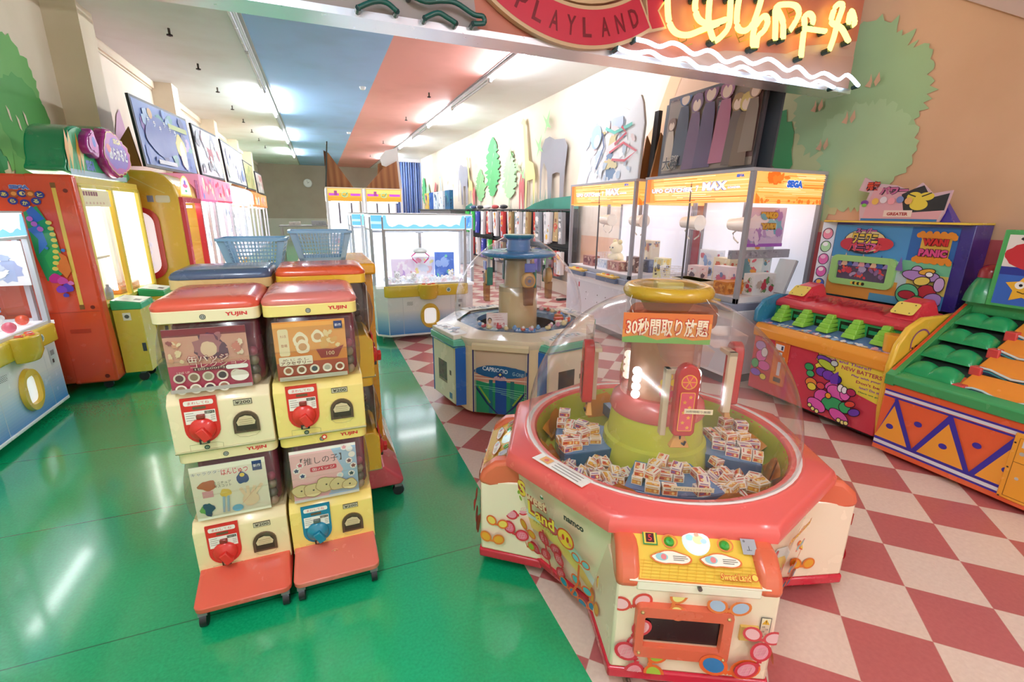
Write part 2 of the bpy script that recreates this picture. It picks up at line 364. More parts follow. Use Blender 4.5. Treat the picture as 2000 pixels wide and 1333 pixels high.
def elephant(u, v, k, c):
    wr.poly(c, [(u+x*k, v+y*k) for x, y in [(0, 0), (.12, 0), (.14, .5), (.3, .52), (.42, .5), (.44, 0), (.56, 0), (.6, .55), (.66, .9), (.55, 1.02), (.2, 1.05), (0, 1.12), (-.18, 1.1), (-.32, .95), (-.36, .6), (-.34, .1), (-.3, .1), (-.28, .55), (-.2, .72), (-.06, .55)]])
def giraffe(u, v, k, c):
    wr.poly(c, [(u+x*k, v+y*k) for x, y in [(0, 0), (.06, 0), (.08, .6), (.4, .62), (.42, 0), (.48, 0), (.52, .7), (.4, .95), (.16, 1.02), (-.1, 1.9), (-.2, 1.95), (-.34, 1.86), (-.2, 1.8), (-.04, .9)]])
def bird(u, v, k, c): wr.poly(c, [(u-.18*k, v+.16*k), (u-.03*k, v+.05*k), (u+.1*k, v+.2*k), (u+.05*k, v), (u+.16*k, v-.1*k), (u, v-.06*k), (u-.1*k, v-.18*k), (u-.04*k, v-.02*k)])
elephant(-8.9, 1.75, 1.15, '98989f'); giraffe(-10.05, 1.68, .98, 'efe49a'); elephant(-15.2, 1.8, 1.1, '9a9aa6'); giraffe(-14.4, 1.75, .75, 'f0dc90')
giraffe(-18.0, 1.7, .6, '8fb3cf')
wr.poly('c2686a', [(-10.4, 1.66), (-10.33, 1.66), (-10.3, 2.05), (-10.2, 1.66), (-10.13, 1.66), (-10.12, 2.2), (-10.2, 2.48), (-10.32, 2.44), (-10.42, 2.2)])
wr.poly('c2686a', [(-19.3, 1.7), (-19.1, 1.7), (-18.7, 2.6), (-18.9, 2.7), (-19.2, 2.3)]); wr.poly('c2686a', [(-13.95, 1.8), (-13.8, 1.8), (-13.75, 2.2), (-13.9, 2.3), (-14.05, 2.1)])
for u, v, k in ((-11.0, 2.95, 1), (-10.55, 2.6, 1), (-10.2, 2.4, .9), (-9.35, 2.9, 1.2), (-9.0, 3.3, 1.2)): bird(u, v, k, 'a5d89a')
for u, v, k in ((-16.5, 2.5, .8), (-16, 2.9, .8), (-17.2, 2.6, .7), (-13.9, 2.9, .7)): bird(u, v, k, 'd9d3c4')
wr.poly('3f8f7c', [(-10.9, 1.3), (-10.9, 1.5), (-10.2, 1.62), (-9.5, 1.78), (-8.9, 1.86), (-7.6, 1.9), (-7.6, 1.3)])
for i in range(14):
    u = -9.7+.08*i; wr.poly('3f8f7c', [(u, 1.7), (u+.02+.03*math.sin(i), 1.98+.1*math.sin(i*2.3)), (u+.045, 1.7)])
for i in range(10):
    u = -10.95+.06*i; wr.poly('4a9c86', [(u, 1.45), (u+.02, 1.68+.06*math.sin(i*2.3)), (u+.04, 1.45)])
wr.poly('3f8f7c', [(-15, 1.3), (-14.6, 1.75), (-14.0, 1.85), (-13.6, 1.6), (-13.6, 1.3)])
struct('wall_right', wr)
# left wall with painted trees
wl = B(); wl.quad((XL, YB, 0), (XL, -4, 0), (XL, -4, ROOM_H), (XL, YB, ROOM_H), 'ece0cc')
wl.frame((XL, 0, 0), (0, 1, 0), (0, 0, 1), step=.0012, base=.002)
wl.poly('3f9a68', blob_outline(5.35, 2.42, .75, .75, 70, .07, 2, 1.6)); wl.line('2f8f58', [(5.6, 2.1), (5.8, 1.2)], .4)
wl.poly('72b865', blob_outline(6.25, 2.52, .62, .66, 90, .07, 5, 1.6)); wl.poly('58a857', blob_outline(6.45, 2.35, .46, .48, 70, .09, 6, 1.5)); wl.line('6bb05f', [(6.15, 2.05), (6.0, 1.4)], .2)
for u, v in ((6.15, 2.42), (6.28, 2.36), (6.42, 2.42)): wl.poly('ece0cc', [(u-.02, v+.08), (u+.0, v-.04), (u+.03, v-.06), (u+.02, v+.04)])
wl.poly('cfa8c4', [(8.6, 2.3), (9.0, 2.9), (9.15, 3.0), (9.3, 2.6), (9.25, 2.2)]); wl.poly('a9cfa4', blob_outline(10.2, 2.85, .22, .3, 30, .15, 3, 2))
wl.rect('e8dcc6', 7.4, ROOM_H-.14, YB, ROOM_H); wl.rect('d8ccb4', 7.4, ROOM_H-.15, YB, ROOM_H-.13)
struct('wall_left', wl)
wb = B(); wb.quad((XL, YB, 0), (XR, YB, 0), (XR, YB, ROOM_H), (XL, YB, ROOM_H), 'b3a593')
wb.box(XL, YB-.02, 0, XR, YB-.002, 1.15, 'd2cbbd')
struct('wall_back', wb)
k = 1
for y in (7.33, 11.1, 14.95, 18.7, 22.4):
    p = B(); p.box(XL-.02, y, 0, -2.28, y+.42, ROOM_H, 'e9dcc3'); struct('trim_%d' % k, p); k += 1
cab = B(); cab.box(XL, 7.4, ROOM_H-.12, XL+.05, YB, ROOM_H, 'eee2ca'); struct('trim_%d' % k, cab)
# fluorescent battens: white channel, tube, end sockets
first = {}
n_f = 0
def batten(x, y0, y1, lit, label, grp):
    global n_f
    key = (lit, round(y1-y0, 1))
    if key in first:
        return dup(first[key][0], (x, y0, ROOM_H), label=label, group=grp)
    t = thing('fluorescent_light', label, 'ceiling light', (x, y0, ROOM_H), 0, grp); l = y1-y0
    obj('housing', B().xprism([(0, -.001), (l-.01, -.001), (l-.01, -.05), (0, -.05)], -.05, .05, 'd4d4d8').merge(B().box(-.03, 0, -.06, .03, l-.01, -.05, 'e4e4e6')), 'plastic', t)
    obj('tube', B().cyl((0, .05, -.09), (0, l-.06, -.09), .019, c='f2f8ff' if lit else 'c9ccd0', n=10), 'emit%g' % TUBE if lit else 'gloss', t, smooth=40, label='lit tube' if lit else 'unlit tube')
    for yy in (.01, l-.05): obj('socket', B().box(-.02, yy, -.12, .02, yy+.035, -.05, 'b9b9b4'), 'plastic', t)
    first[key] = (t, l); return t
rowL = [(.8, 3.25, 0), (3.25, 5.7, 0), (5.7, 8.15, 0), (8.15, 10.6, 0), (10.6, 13.2, 1), (13.2, 15.5, 0), (15.5, 18.1, 1), (18.1, 20.3, 0), (20.3, 22.7, 1)]
rowR = [(.8, 3.25, 0), (3.25, 5.7, 0), (5.7, 8.15, 1), (8.15, 10.6, 0), (10.6, 13.1, 1), (13.1, 15.3, 0), (15.3, 17.8, 1), (17.8, 20.2, 0), (20.2, 22.7, 1)]
for i, (a, b_, lit) in enumerate(rowL):
    batten(-.714, a, b_, lit, ('glowing' if lit else 'unlit')+' batten along the blue ceiling stripe, %s' % ['overhead behind the hanging sign', 'beyond it', 'over the first wall pillar', 'before the first glowing one', 'nearest glowing one in view', 'between the first two glowing ones', 'second glowing one in view', 'between the far glowing ones', 'farthest from the camera'][i], 'ceiling lights of the left row')
for i, (a, b_, lit) in enumerate(rowR):
    batten(2.87, a, b_, lit, ('glowing' if lit else 'unlit')+' batten along the pink ceiling stripe, %s' % ['overhead behind the camera side of the sign', 'above the hanging sign', 'coming out from under the sign', 'right after the nearest glowing one', 'second glowing one in view', 'between second and third glowing ones', 'third glowing one above the plywood boards', 'fourth from the wall clock side', 'farthest down the room'][i], 'ceiling lights of the right row')
for x, w_ in ((-.714, 'left'), (2.87, 'right')):  # unseen battens continuing both rows, added to light the foreground
    for y0, q_ in ((-4.2, 'outer'), (-1.7, 'inner')):
        batten(x, y0, y0+2.45, int((w_ == 'left') == (q_ == 'inner')), '%s batten of the %s ceiling row, added out of view behind the camera' % (q_, w_), 'added unseen ceiling lights')
# sprinkler drops and detectors on the ceiling
sp0 = thing('sprinkler_head', 'small dark sprinkler head on the left grey ceiling strip, nearest the camera', 'sprinkler', (-1.55, 6.3, ROOM_H), 0, 'ceiling sprinklers')
obj('stem', B().cyl((0, 0, 0), (0, 0, -.07), .014, c='555048', n=10), 'metal', sp0); obj('ring', B().lathe([(.012, -.07), (.035, -.072), (.035, -.085), (.012, -.09)], '302c28', 14), 'metal', sp0, smooth=40)
for i, y in enumerate((7.9, 9.5, 11.1, 12.8, 14.5, 16.2, 18, 20)): dup(sp0, (-1.55, y, ROOM_H), label='small dark sprinkler head on the left grey ceiling strip, %s from the camera' % ('second', 'third', 'fourth', 'fifth', 'sixth', 'seventh', 'eighth', 'farthest')[i])
for y, q_ in ((9.8, 'nearest'), (12.4, 'second'), (16.8, 'third'), (21, 'farthest')): dup(sp0, (2.2, y, ROOM_H), label='small dark sprinkler head on the pink ceiling stripe, %s from the camera' % q_, group='sprinklers in the pink stripe')
for i, (x, y) in enumerate(((.98, 9.9), (1.05, 15.5))):
    s_ = obj('smoke_detector', B().lathe([(.001, -.045), (.04, -.045), (.055, -.02), (.06, 0)], 'e6e6e2', 18), 'plastic', smooth=40); s_.location = (x, y, ROOM_H)
    props(s_, 'round white detector on the ceiling edge of blue and pink, %s' % ('nearer' if i == 0 else 'farther'), 'smoke detector')
cl = thing('wall_clock', 'round white clock high on the far beige wall', 'clock', (-.35, YB-.03, 2.92))
obj('case', B().lathe([(.001, 0), (.2, 0), (.22, .03), (.21, .06), (.19, .05)], 'dcdcd8', 24, M=Matrix.Rotation(PI/2, 4, 'X')), 'plastic', cl, smooth=40)
fc = B().frame((0, -.052, 0), (1, 0, 0), (0, 0, 1)); fc.disc('f2f2ee', 0, 0, .185); fc.line('222', [(0, 0), (.07, .06)], .014); fc.line('222', [(0, 0), (-.03, .13)], .01); obj('face', fc, 'print', cl)
# pleated curtain at the far right
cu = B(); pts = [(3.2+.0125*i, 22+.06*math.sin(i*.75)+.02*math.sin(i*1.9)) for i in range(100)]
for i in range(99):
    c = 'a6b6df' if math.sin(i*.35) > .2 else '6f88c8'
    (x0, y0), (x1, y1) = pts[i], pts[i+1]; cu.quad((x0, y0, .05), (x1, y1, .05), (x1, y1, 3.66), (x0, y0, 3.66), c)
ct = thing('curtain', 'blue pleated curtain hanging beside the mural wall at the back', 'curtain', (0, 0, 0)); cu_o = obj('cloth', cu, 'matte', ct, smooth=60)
so = cu_o.modifiers.new('thick', 'SOLIDIFY'); so.thickness = .006
obj('rail', B().box(3.15, 21.96, 3.67, 4.44, 22.04, ROOM_H, 'c9c9cc'), 'plastic', ct)
# ================================================================ CAPSULE TOY MACHINES (two tiers each)
CW, CD = .172, .20          # half width, half depth
def capsule_tier(root, z, cream, crank_c, card, h_body=.245, lid_top=False, chute='5c4433', lw='d9232b', brand='YUJIN'):
    """one vending unit: body, clear globe box with display card, lid band; front is local y=-CD"""
    zb = z+h_body; zg = zb+.27
    body = B()
    prof = [(-CD-.012, z), (-CD-.015, z+.02), (-CD-.015, zb-.035), (-CD+.015, zb), (CD, zb), (CD, z)]
    body.xprism(prof, -CW, CW, cream)
    body.xprism([(-CD-.019, z+.002), (-CD-.019, z+.012), (CD+.003, z+.012), (CD+.003, z+.002)], -CW-.001, CW+.001, 'b9b489')
    bo = obj('body', body, 'gloss', root, bev=.009)
    pr = B().frame((0, -CD-.0155, z), (1, 0, 0), (0, 0, 1))
    # crank plate
    pl = B().yprism([(-.125, zb-.012), (-.125, z+.1)]+[(-.067-.058*math.cos(t), z+.1-.058*math.sin(t)) for t in (PI*i/12 for i in range(1, 12))]+[(-.009, z+.1), (-.009, zb-.012)], -CD-.021, -CD-.013, crank_c)
    pl.frame((0, -CD-.021, z), (1, 0, 0), (0, 0, 1))
    pl.rrect('f4ede4', -.115, h_body-.042, -.019, h_body-.022, .007); pl.text(lw, 'まわしてね', -.067, h_body-.032, .011, .07)
    pl.rect('6a5238', -.088, h_body-.058, -.046, h_body-.047)
    pl.rect('f6efe6', -.117, h_body-.115, -.017, h_body-.064)
    for i in range(4): pl.rect('8d8078', -.113, h_body-.073-.009*i, -.088+.006*(i % 2), h_body-.071-.009*i)
    pl.rect('2a2624', -.052, h_body-.078, -.02, h_body-.067); pl.text('f2ead8', '100×2', -.036, h_body-.0725, .007, .027)
    for i in range(3): pl.rect('8d8078', -.034, h_body-.088-.008*i, -.02, h_body-.086-.008*i)
    po = obj('crank_plate', pl, 'print', root)
    zc = z+.1
    ck = B(); Rm = Matrix.Translation((-.067, -CD-.02, zc)) @ Matrix.Rotation(PI/2, 4, 'X')
    ck.lathe([(.001, .026), (.024, .024), (.043, .012), (.046, 0)], crank_c, 24, M=Rm)
    ck.box(-.016, -CD-.062, zc-.04, .016, -CD-.035, zc+.012, crank_c, M=Matrix.Translation((-.067, 0, zc)) @ Matrix.Rotation(-.5, 4, 'Y') @ Matrix.Translation((0, 0, -zc)))
    obj('crank', ck, 'gloss', root, bev=.004)
    sl = B(); sl.box(-.08, -CD-.034, zc+.045, -.052, -CD-.02, zc+.062, '8b2a22' if crank_c != '1f7f9e' else '55605c'); obj('coin_slot', sl, 'gloss', root, bev=.003)
    rt = B(); rt.box(-.083, -CD-.035, z+.042, -.05, -CD-.02, z+.062, '33221c'); rt.box(-.076, -CD-.037, z+.046, -.058, -CD-.034, z+.057, 'bfa080'); obj('coin_return', rt, 'gloss', root, bev=.002)
    # price plate and prize chute
    pp = B().box(.045, -CD-.0185, zb-.062, .108, -CD-.014, zb-.04, '5a5142'); pp.frame((0, -CD-.0185, 0), (1, 0, 0), (0, 0, 1)); pp.rect('c9c0a6', .047, zb-.06, .106, zb-.042); pp.text('3a3126', '¥200', .0765, zb-.051, .013, .052, .02)
    obj('price_plate', pp, 'print', root)
    ch = B(); arch = [(.034, z+.062), (.034, z+.1)]+[(.079-.045*math.cos(t), z+.105+.045*math.sin(t)) for t in (PI*i/12 for i in range(13))]+[(.124, z+.1), (.124, z+.062)]
    ch.yprism(arch, -CD-.024, -CD-.012, chute)
    ch.frame((0, -CD-.024, 0), (1, 0, 0), (0, 0, 1)); inn = [(.079+(x-.079)*.78, z+.1+(y-z-.1)*.78) for x, y in arch]; ch.poly('3b2b20', inn)
    ch.poly('d8c49c', [(.05, z+.094), (.108, z+.094), (.112, z+.108), (.1, z+.128), (.079, z+.134), (.058, z+.128), (.046, z+.108)])
    for i in range(3): ch.rect('8a7558', .056, z+.099+.009*i, .102, z+.1005+.009*i)
    obj('prize_chute', ch, 'gloss', root)
    hp = B().frame((0, -CD-.0155, 0), (1, 0, 0), (0, 0, 1)); hp.line('a89a6c', [(-.12, z+.002), (-.12, z+.036), (-.03, z+.036), (-.01, z+.03), (-.012, z+.002)], .0015); hp.disc('3d5242', -.065, z+.02, .0095); hp.disc('9aa890', -.065, z+.02, .005); hp.rect('333', -.066, z+.016, -.064, z+.024)
    hp.line('b8ab80', [(.034, z+.06), (.05, z+.044), (.079, z+.04), (.108, z+.044), (.124, z+.06)], .0015)
    obj('coin_box_lock', hp, 'gloss', root)
    # clear globe: bulging front and sides
    gz = [(0, 0), (.025, .018), (.07, .032), (.135, .037), (.2, .028), (.245, .01), (.27, 0)]
    rings = []
    for h, e in gz:
        P = rpoly(-CW+.012-e*.35, -CD+.012-e*1.15, CW-.012+e*.35, CD-.02, .03, 4); rings.append([(x, y, zb+h) for x, y in P])
    obj('clear_globe', B().loft(rings, 'f6f4f0', False, False), 'haze', root, smooth=60, label='scuffed clear plastic capsule bin')
    hr = B(); P = rpoly(-CW+.001, -CD-.032, CW-.001, CD-.02, .03, 4); hr.loft([[(x, y, zb+.132) for x, y in P], [(x*1.004, y*1.004, zb+.135) for x, y in P], [(x, y, zb+.138) for x, y in P]], 'fbf7f2', False, False)
    obj('globe_rib', hr, 'haze', root)
    # contents: dark red back shape and a few clear-wrapped capsules at the bottom
    inn = B(); inn.box(-CW+.04, -CD+.06, zb+.004, CW-.012, CD-.04, zb+.262, '7d1f3c'); R = random.Random(hash(card.__name__) % 99)
    obj('bin_liner', inn, 'gloss', root, bev=.02)
    for i in range(4):
        q = B().ball((CW-.045, -CD+.03+.004*i, zb+.025+.036*i), .021, ('a58a72', '6b5a52', '8c7a64', '9a3550')[i], 12); obj('capsule', q, 'gloss', root, smooth=60)
    # display card, curved slightly against the globe front
    cd = B(); cd.box(-CW+.028, -CD-.006, zb+.012, CW-.052, -CD-.003, zb+.25, 'e9dfd4'); cd.frame((-CW+.028, -CD-.006, zb+.012), (1, 0, 0), (0, 0, 1), step=.00025); card(cd, 2*CW-.08, .238)
    obj('display_card', cd, 'print', root)
    # band above the globe
    bd = B(); P0 = rpoly(-CW, -CD-.004, CW, CD, .03, 5); bd.loft([[(x, y, zg) for x, y in P0], [(x*1.0, y, zg+.045) for x, y in P0]], cream)
    bd.frame((0, -CD-.004, zg), (1, 0, 0), (0, 0, 1)); 
    bd.text('d2242c', brand, .098, .024, .018, .072, .04)
    bd.disc('4c4a44', -.01, .02, .01); bd.disc('a4a398', -.01, .02, .0075); bd.disc('4c4a44', -.01, .02, .0045); bd.rect('eee', -.011, .017, -.009, .023)
    obj('lid_band', bd, 'gloss', root, bev=.003)
    return zg+.045
def capsule_base(root, z1, col, ext=.17):
    b = B(); b.loft([[(x, y, .075) for x, y in rpoly(-CW-.0, -CD-ext, CW+.0, CD, .03, 4)], [(x, y, .1) for x, y in rpoly(-CW-.001, -CD-ext-.004, CW+.001, CD, .03, 4)], [(x, y, z1) for x, y in rpoly(-CW+.006, -CD-.03, CW-.006, CD-.01, .02, 4)]], col)
    obj('base', b, 'gloss', root, bev=.008)
    for x in (-CW+.025, CW-.025):
        for y in (-CD-ext+.03, CD-.04): castor(root, x, y, .075)
def capsule_lid(root, z, col, cap='gloss'):
    b = B(); n = 5; rings = []
    for h, e in ((0, -.002), (.012, -.004), (.026, .004), (.036, .018), (.041, .04)):
        rings.append([(x, y, z+h) for x, y in rpoly(-CW+e, -CD+e*1.2, CW-e, CD-e*.5, max(.012, .04-e*.4), 5)])
    obj('lid', b.loft(rings, col), 'gloss', root, smooth=50)
def card_a(b, w, h):
    b.rect('c9466b', 0, 0, w, h); b.rect('d8a08c', 0, h*.42, w, h); b.rect('7e3038', 0, h*.88, w, h)
    b.scrawl(['6a3450', '8c4660', 'a86a70', '59304a'], w*.25, h*.45, w*.85, h*.95, 12, (.02, .05), 3)
    b.poly('e9c9a8', blob_outline(w*.52, h*.66, .026, .03, 24, .05, 2)); b.scrawl(['f0d9b0', 'e0a080', '9a4a50'], 0, h*.45, w*.22, h*.85, 9, (.008, .02), 5); b.scrawl(['f0dcc0', 'd08070'], w*.78, h*.5, w, h*.85, 8, (.006, .02), 6)
    b.otext('fbe8dc', 'a52a44', '缶バッジ', w*.5, h*.52, .026, w*.5, .01); b.otext('f6d6cc', 'b03048', 'コレクション', w*.62, h*.42, .022, w*.7, .0)
    b.rrect('5a1a2a', w*.3, h*.33, w*.72, h*.38, .004); b.text('f0e0d0', '1回200円', w*.5, h*.355, .009, w*.36)
    b.text('f4d7d0', 'LINE UP', w*.18, h*.32, .008, .04)
    for i in range(5):
        for j in range(2 if i < 4 else 1): b.disc('efdfd2', w*.12+i*.046, h*.23-j*.044, .019); b.disc(('6a3a48', '9b7a68', 'b4a490', '54404a', 'a06a5a')[(i+j) % 5], w*.12+i*.046, h*.232-j*.044, .013)
    b.disc('f4eadf', w*.86, h*.2, .03, .022); b.rrect('fff', w*.7, h*.32, w*.98, h*.39, .008); b.rect('b8ada6', 0, 0, w, h*.06)
def card_b(b, w, h):
    b.rect('e08a3c', 0, 0, w, h); b.rect('b5523a', 0, 0, w, h*.3); b.rect('eda656', 0, h*.5, w, h*.98)
    b.rrect('f6e6bb', w*.06, h*.42, w*.2, h*.88, .008); b.text('b9552a', '大人気', w*.13, h*.76, .012, .022); b.text('b9552a', '登場', w*.13, h*.6, .012, .022)
    for u, v, r in ((.36, .68, .028), (.6, .72, .024), (.38, .56, .026)): b.poly('fbeecf', blob_outline(w*u, h*v, r, r*1.1, 20, .12, 3)); b.disc('d8a06a', w*u, h*v, r*.6)
    b.poly('9b2a2c', [(w*.56, h*.5), (w*.62, h*.34), (w*.86, h*.34), (w*.96, h*.54), (w*.8, h*.48), (w*.7, h*.5)]); b.scrawl(['f3d9a0', 'e8b060'], w*.6, h*.48, w*.95, h*.85, 9, (.008, .02), 2)
    b.text('f4d7a8', '100', w*.76, h*.42, .016, .03); b.rect('26386a', w*.84, h*.84, w*.96, h*.97); b.text('fff', '新作', w*.9, h*.9, .012, .024)
    b.rrect('fbf0da', w*.04, h*.26, w*.5, h*.41, .006); b.text('7a3020', 'めじるし', w*.27, h*.355, .01, w*.36); b.text('7a3020', 'アクセサリー', w*.27, h*.3, .014, w*.42, .02)
    for i in range(5): b.disc('f6ead8', w*.15+i*.048, h*.17, .018); b.disc(('b06a4a', '8c5a3a', '4a4a5a', 'c8c0b0', 'a04a30')[i], w*.15+i*.048, h*.172, .011)
    b.rect('b8b09a', w*.02, 0, w*.98, h*.07); b.rect('8d8878', w*.05, h*.02, w*.5, h*.028)
def card_c(b, w, h):
    b.rect('ece6cf', 0, 0, w, h); b.otext('555', 'fff', 'キャラクター', w*.22, h*.87, .014, w*.4); b.otext('d2442c', 'fff', 'はんじゅつ', w*.58, h*.84, .028, w*.36, .02)
    b.rect('2c3c6c', w*.82, h*.78, w*.95, h*.96); b.text('fff', '新作', w*.885, h*.87, .014, .026)
    b.poly('b9653c', blob_outline(w*.2, h*.64, .03, .022, 22, .2, 5)); b.rect('d99aa0', w*.12, h*.42, w*.26, h*.54); b.poly('27407c', blob_outline(w*.67, h*.68, .022, .026, 22, .15, 3)); b.disc('e8c94a', w*.67, h*.74, .009)
    b.text('4a4038', 'ミニチュア', w*.4, h*.66, .012, .06); b.text('4a4038', 'マスコット', w*.4, h*.6, .012, .06)
    b.poly('6fae52', blob_outline(w*.14, h*.2, .02, .026, 18, .3, 5)); b.poly('2a4a6a', blob_outline(w*.17, h*.2, .018, .03, 18, .35, 7)); b.poly('e2c050', blob_outline(w*.42, h*.46, .02, .018, 18, .15, 2))
    for i in range(4): b.line('efd2ae', [(w*.72, h*.24), (w*(.62+.1*i), h*(.5+.02*(i % 2)))], .012)
    b.poly('efd2ae', blob_outline(w*.74, h*.26, .03, .03, 20, .06, 2)); b.line('e0a088', [(w*.62, h*.2), (w*.8, h*.42)], .0015)
    for u in (.36, .42): b.line('9fb9cc', [(w*u, h*.1), (w*(u+.03), h*.4)], .008)
    b.disc('6fb4d8', w*.55, h*.14, .02, .015)
def card_d(b, w, h):
    b.rect('f3bfc0', 0, 0, w, h); b.poly('a9c4e0', [(w*.6, h), (w, h), (w, 0), (w*.5, 0), (w*.78, h*.5)]); b.rect('fff4ee', 0, h*.95, w, h)
    b.text('463a3c', '【推しの子】', w*.46, h*.77, .034, w*.62, .0); b.rrect('d2364c', w*.28, h*.55, w*.68, h*.64, .006); b.text('fff', '缶バッジ', w*.48, h*.595, .014, w*.34)
    for u, v, c in ((.08, .62, '3a4c6c'), (.16, .5, '34407a'), (.14, .72, 'c85a6a'), (.9, .9, 'eee'), (.93, .78, 'f4f0e8'), (.88, .66, '7a3a40'), (.94, .55, '8c4a44'), (.9, .4, '3a4a50'), (.72, .4, 'd8e6ea'), (.82, .95, 'e8a0a8')): b.disc('f7ece8', w*u, h*v, .014); b.star(c, w*u, h*v, .011, .6)
    for i, (u, v, r) in enumerate(((.12, .22, .035), (.3, .2, .038), (.5, .27, .042), (.68, .24, .035), (.86, .2, .03))): b.poly('a8885a', blob_outline(w*u, h*v, r+.003, r*.8+.003, 24, .1, i)); b.poly('e4cf9a', blob_outline(w*u, h*v, r, r*.8, 24, .1, i)); b.disc('5a4a3a', w*u, h*v, .004)
    b.rect('cfc6bc', 0, 0, w, h*.05)
def two_tier(name, label, x, y, rz, creams, cranks, cards, base, lid, ext=.17, z0=.128):
    t = thing(name, label, 'capsule toy machine', (x, y, 0), rz, None)
    capsule_base(t, z0+.03, base, ext)
    z = capsule_tier(t, z0, creams[0], cranks[0], cards[0], .24); z = capsule_tier(t, z, creams[1], cranks[1], cards[1], .24)
    capsule_lid(t, z, lid); return t
two_tier('capsule_machine', 'cream two-tier capsule machine with red lid and red cranks, nearest on the left', -.415, 2.155, 0, ('f2dfae', 'f4e4bb'), ('d8322c', 'd6302a'), (card_c, card_a), 'e0604c', 'de5a44')
o2 = two_tier('capsule_machine', 'yellow two-tier capsule machine with pinkish red lid and one blue crank, nearest on the right', -.061, 2.155, 0, ('f5d878', 'f6dd84'), ('1f7f9e', 'd8342a'), (card_d, card_b), 'de7462', 'd97a70')
st = B().frame((.06, -CD-.016, .67), (1, 0, 0), (0, 0, 1)); st.disc('d9382c', -.06, .0, .011); st.disc('f4e8d0', -.06, 0, .006); obj('round_sticker', st, 'print', o2)
st = B().frame((0, -CD-.075, .148), (1, 0, 0), (0, -.42, 1)); st.ring('f3b08c', -.005, 0, .012, .003); st.star('f8d8a0', -.005, 0, .006, .5, 6); obj('round_sticker', st, 'print', o2)
# machines standing back to back behind them, turned to the sides
def slim_side(label, x, y, rz, cream, lidc, basec, ext, brand='HY'):
    t = thing('capsule_machine', label, 'capsule toy machine', (x, y, 0), rz)
    capsule_base(t, .2, basec, ext)
    def card_e(b, w, h): b.rect('8a3a2c', 0, 0, w, h); b.scrawl(['e0a030', 'b04028', '6a2a20', 'd8c8b0'], 0, 0, w, h, 22, (.015, .05), 4)
    z = capsule_tier(t, .19, cream, 'd8322c', card_e, .235, brand=''); z = capsule_tier(t, z, cream, 'd8322c', card_e, .235, brand='')
    capsule_lid(t, z, lidc)
    for zz in (.32, .85):
        q = B().frame((CW, 0, zz), (0, 1, 0), (0, 0, 1)); q.text('3a3226', 'CITY', -.09, 0, .04, .12, .03, rot=-.1); obj('side_logo', q, 'print', t)
    return t
slim_side('yellow capsule machine with orange red lid turned to the right, its clear bins bulging sideways', -.012, 2.585, PI/2, 'f3c23c', 'dd5a2c', 'd0505c', .13)
slim_side('capsule machine with dark blue lid turned to the left behind the cream one', -.43, 2.585, -PI/2, 'e9c98c', '4e5f7e', '5a6a8a', .06)
# taller cabinets behind: a yellow-topped one and a small red/orange one that carry the baskets
t = thing('capsule_cabinet', 'tall cabinet with thick yellow top slab and yellow side panel behind the capsule machines', 'toy machine', (.055, 3.17, 0))
obj('body', B().box(-.17, -.2, .06, .16, .36, 1.235, '7c7f8c'), 'gloss', t, bev=.01)
b = B().box(.165, -.3, .05, .21, -.12, 1.235, 'efa62c'); b.box(.165, -.12, .05, .2, .36, 1.235, '8d8fa2'); b.frame((.21, -.21, 0), (0, 1, 0), (0, 0, 1)); b.disc('c9352c', 0, .8, .035); b.disc('d9682c', 0, .72, .02); b.disc('1f7f8e', 0, .32, .03); b.disc('1f5f4e', 0, .24, .022)
obj('side_panel', b, 'gloss', t, bev=.006)
obj('top_slab', B().box(-.2, -.38, 1.235, .225, .4, 1.3, 'f0ac2e'), 'gloss', t, bev=.014)
obj('display_window', B().box(-.165, -.215, .75, .155, -.205, 1.2, '6a3040'), 'gloss', t, bev=.004)
obj('foot', B().loft([[(.1, -.32, 0), (.29, -.32, 0), (.29, .3, 0), (.1, .3, 0)], [(.1, -.3, .17), (.225, -.3, .17), (.225, .3, .17), (.1, .3, .17)]], 'f0a85c'), 'gloss', t, bev=.01)
t = thing('capsule_cabinet', 'narrow cabinet with orange side and dark red rounded column, under the left basket', 'toy machine', (-.36, 3.15, 0))
obj('body', B().box(-.2, -.17, .06, .135, .3, 1.262, 'd8923a'), 'gloss', t, bev=.01)
obj('side_column', B().prism(rpoly(.14, -.2, .215, .1, .03), .05, 1.262, 'a8181e'), 'gloss', t, bev=.01)
obj('front_panel', B().box(-.19, -.19, .3, .1, -.172, 1.2, 'c8732c'), 'gloss', t, bev=.004)
obj('foot', B().box(-.21, -.19, 0, .2, .3, .06, '444'), 'plastic', t, bev=.005)
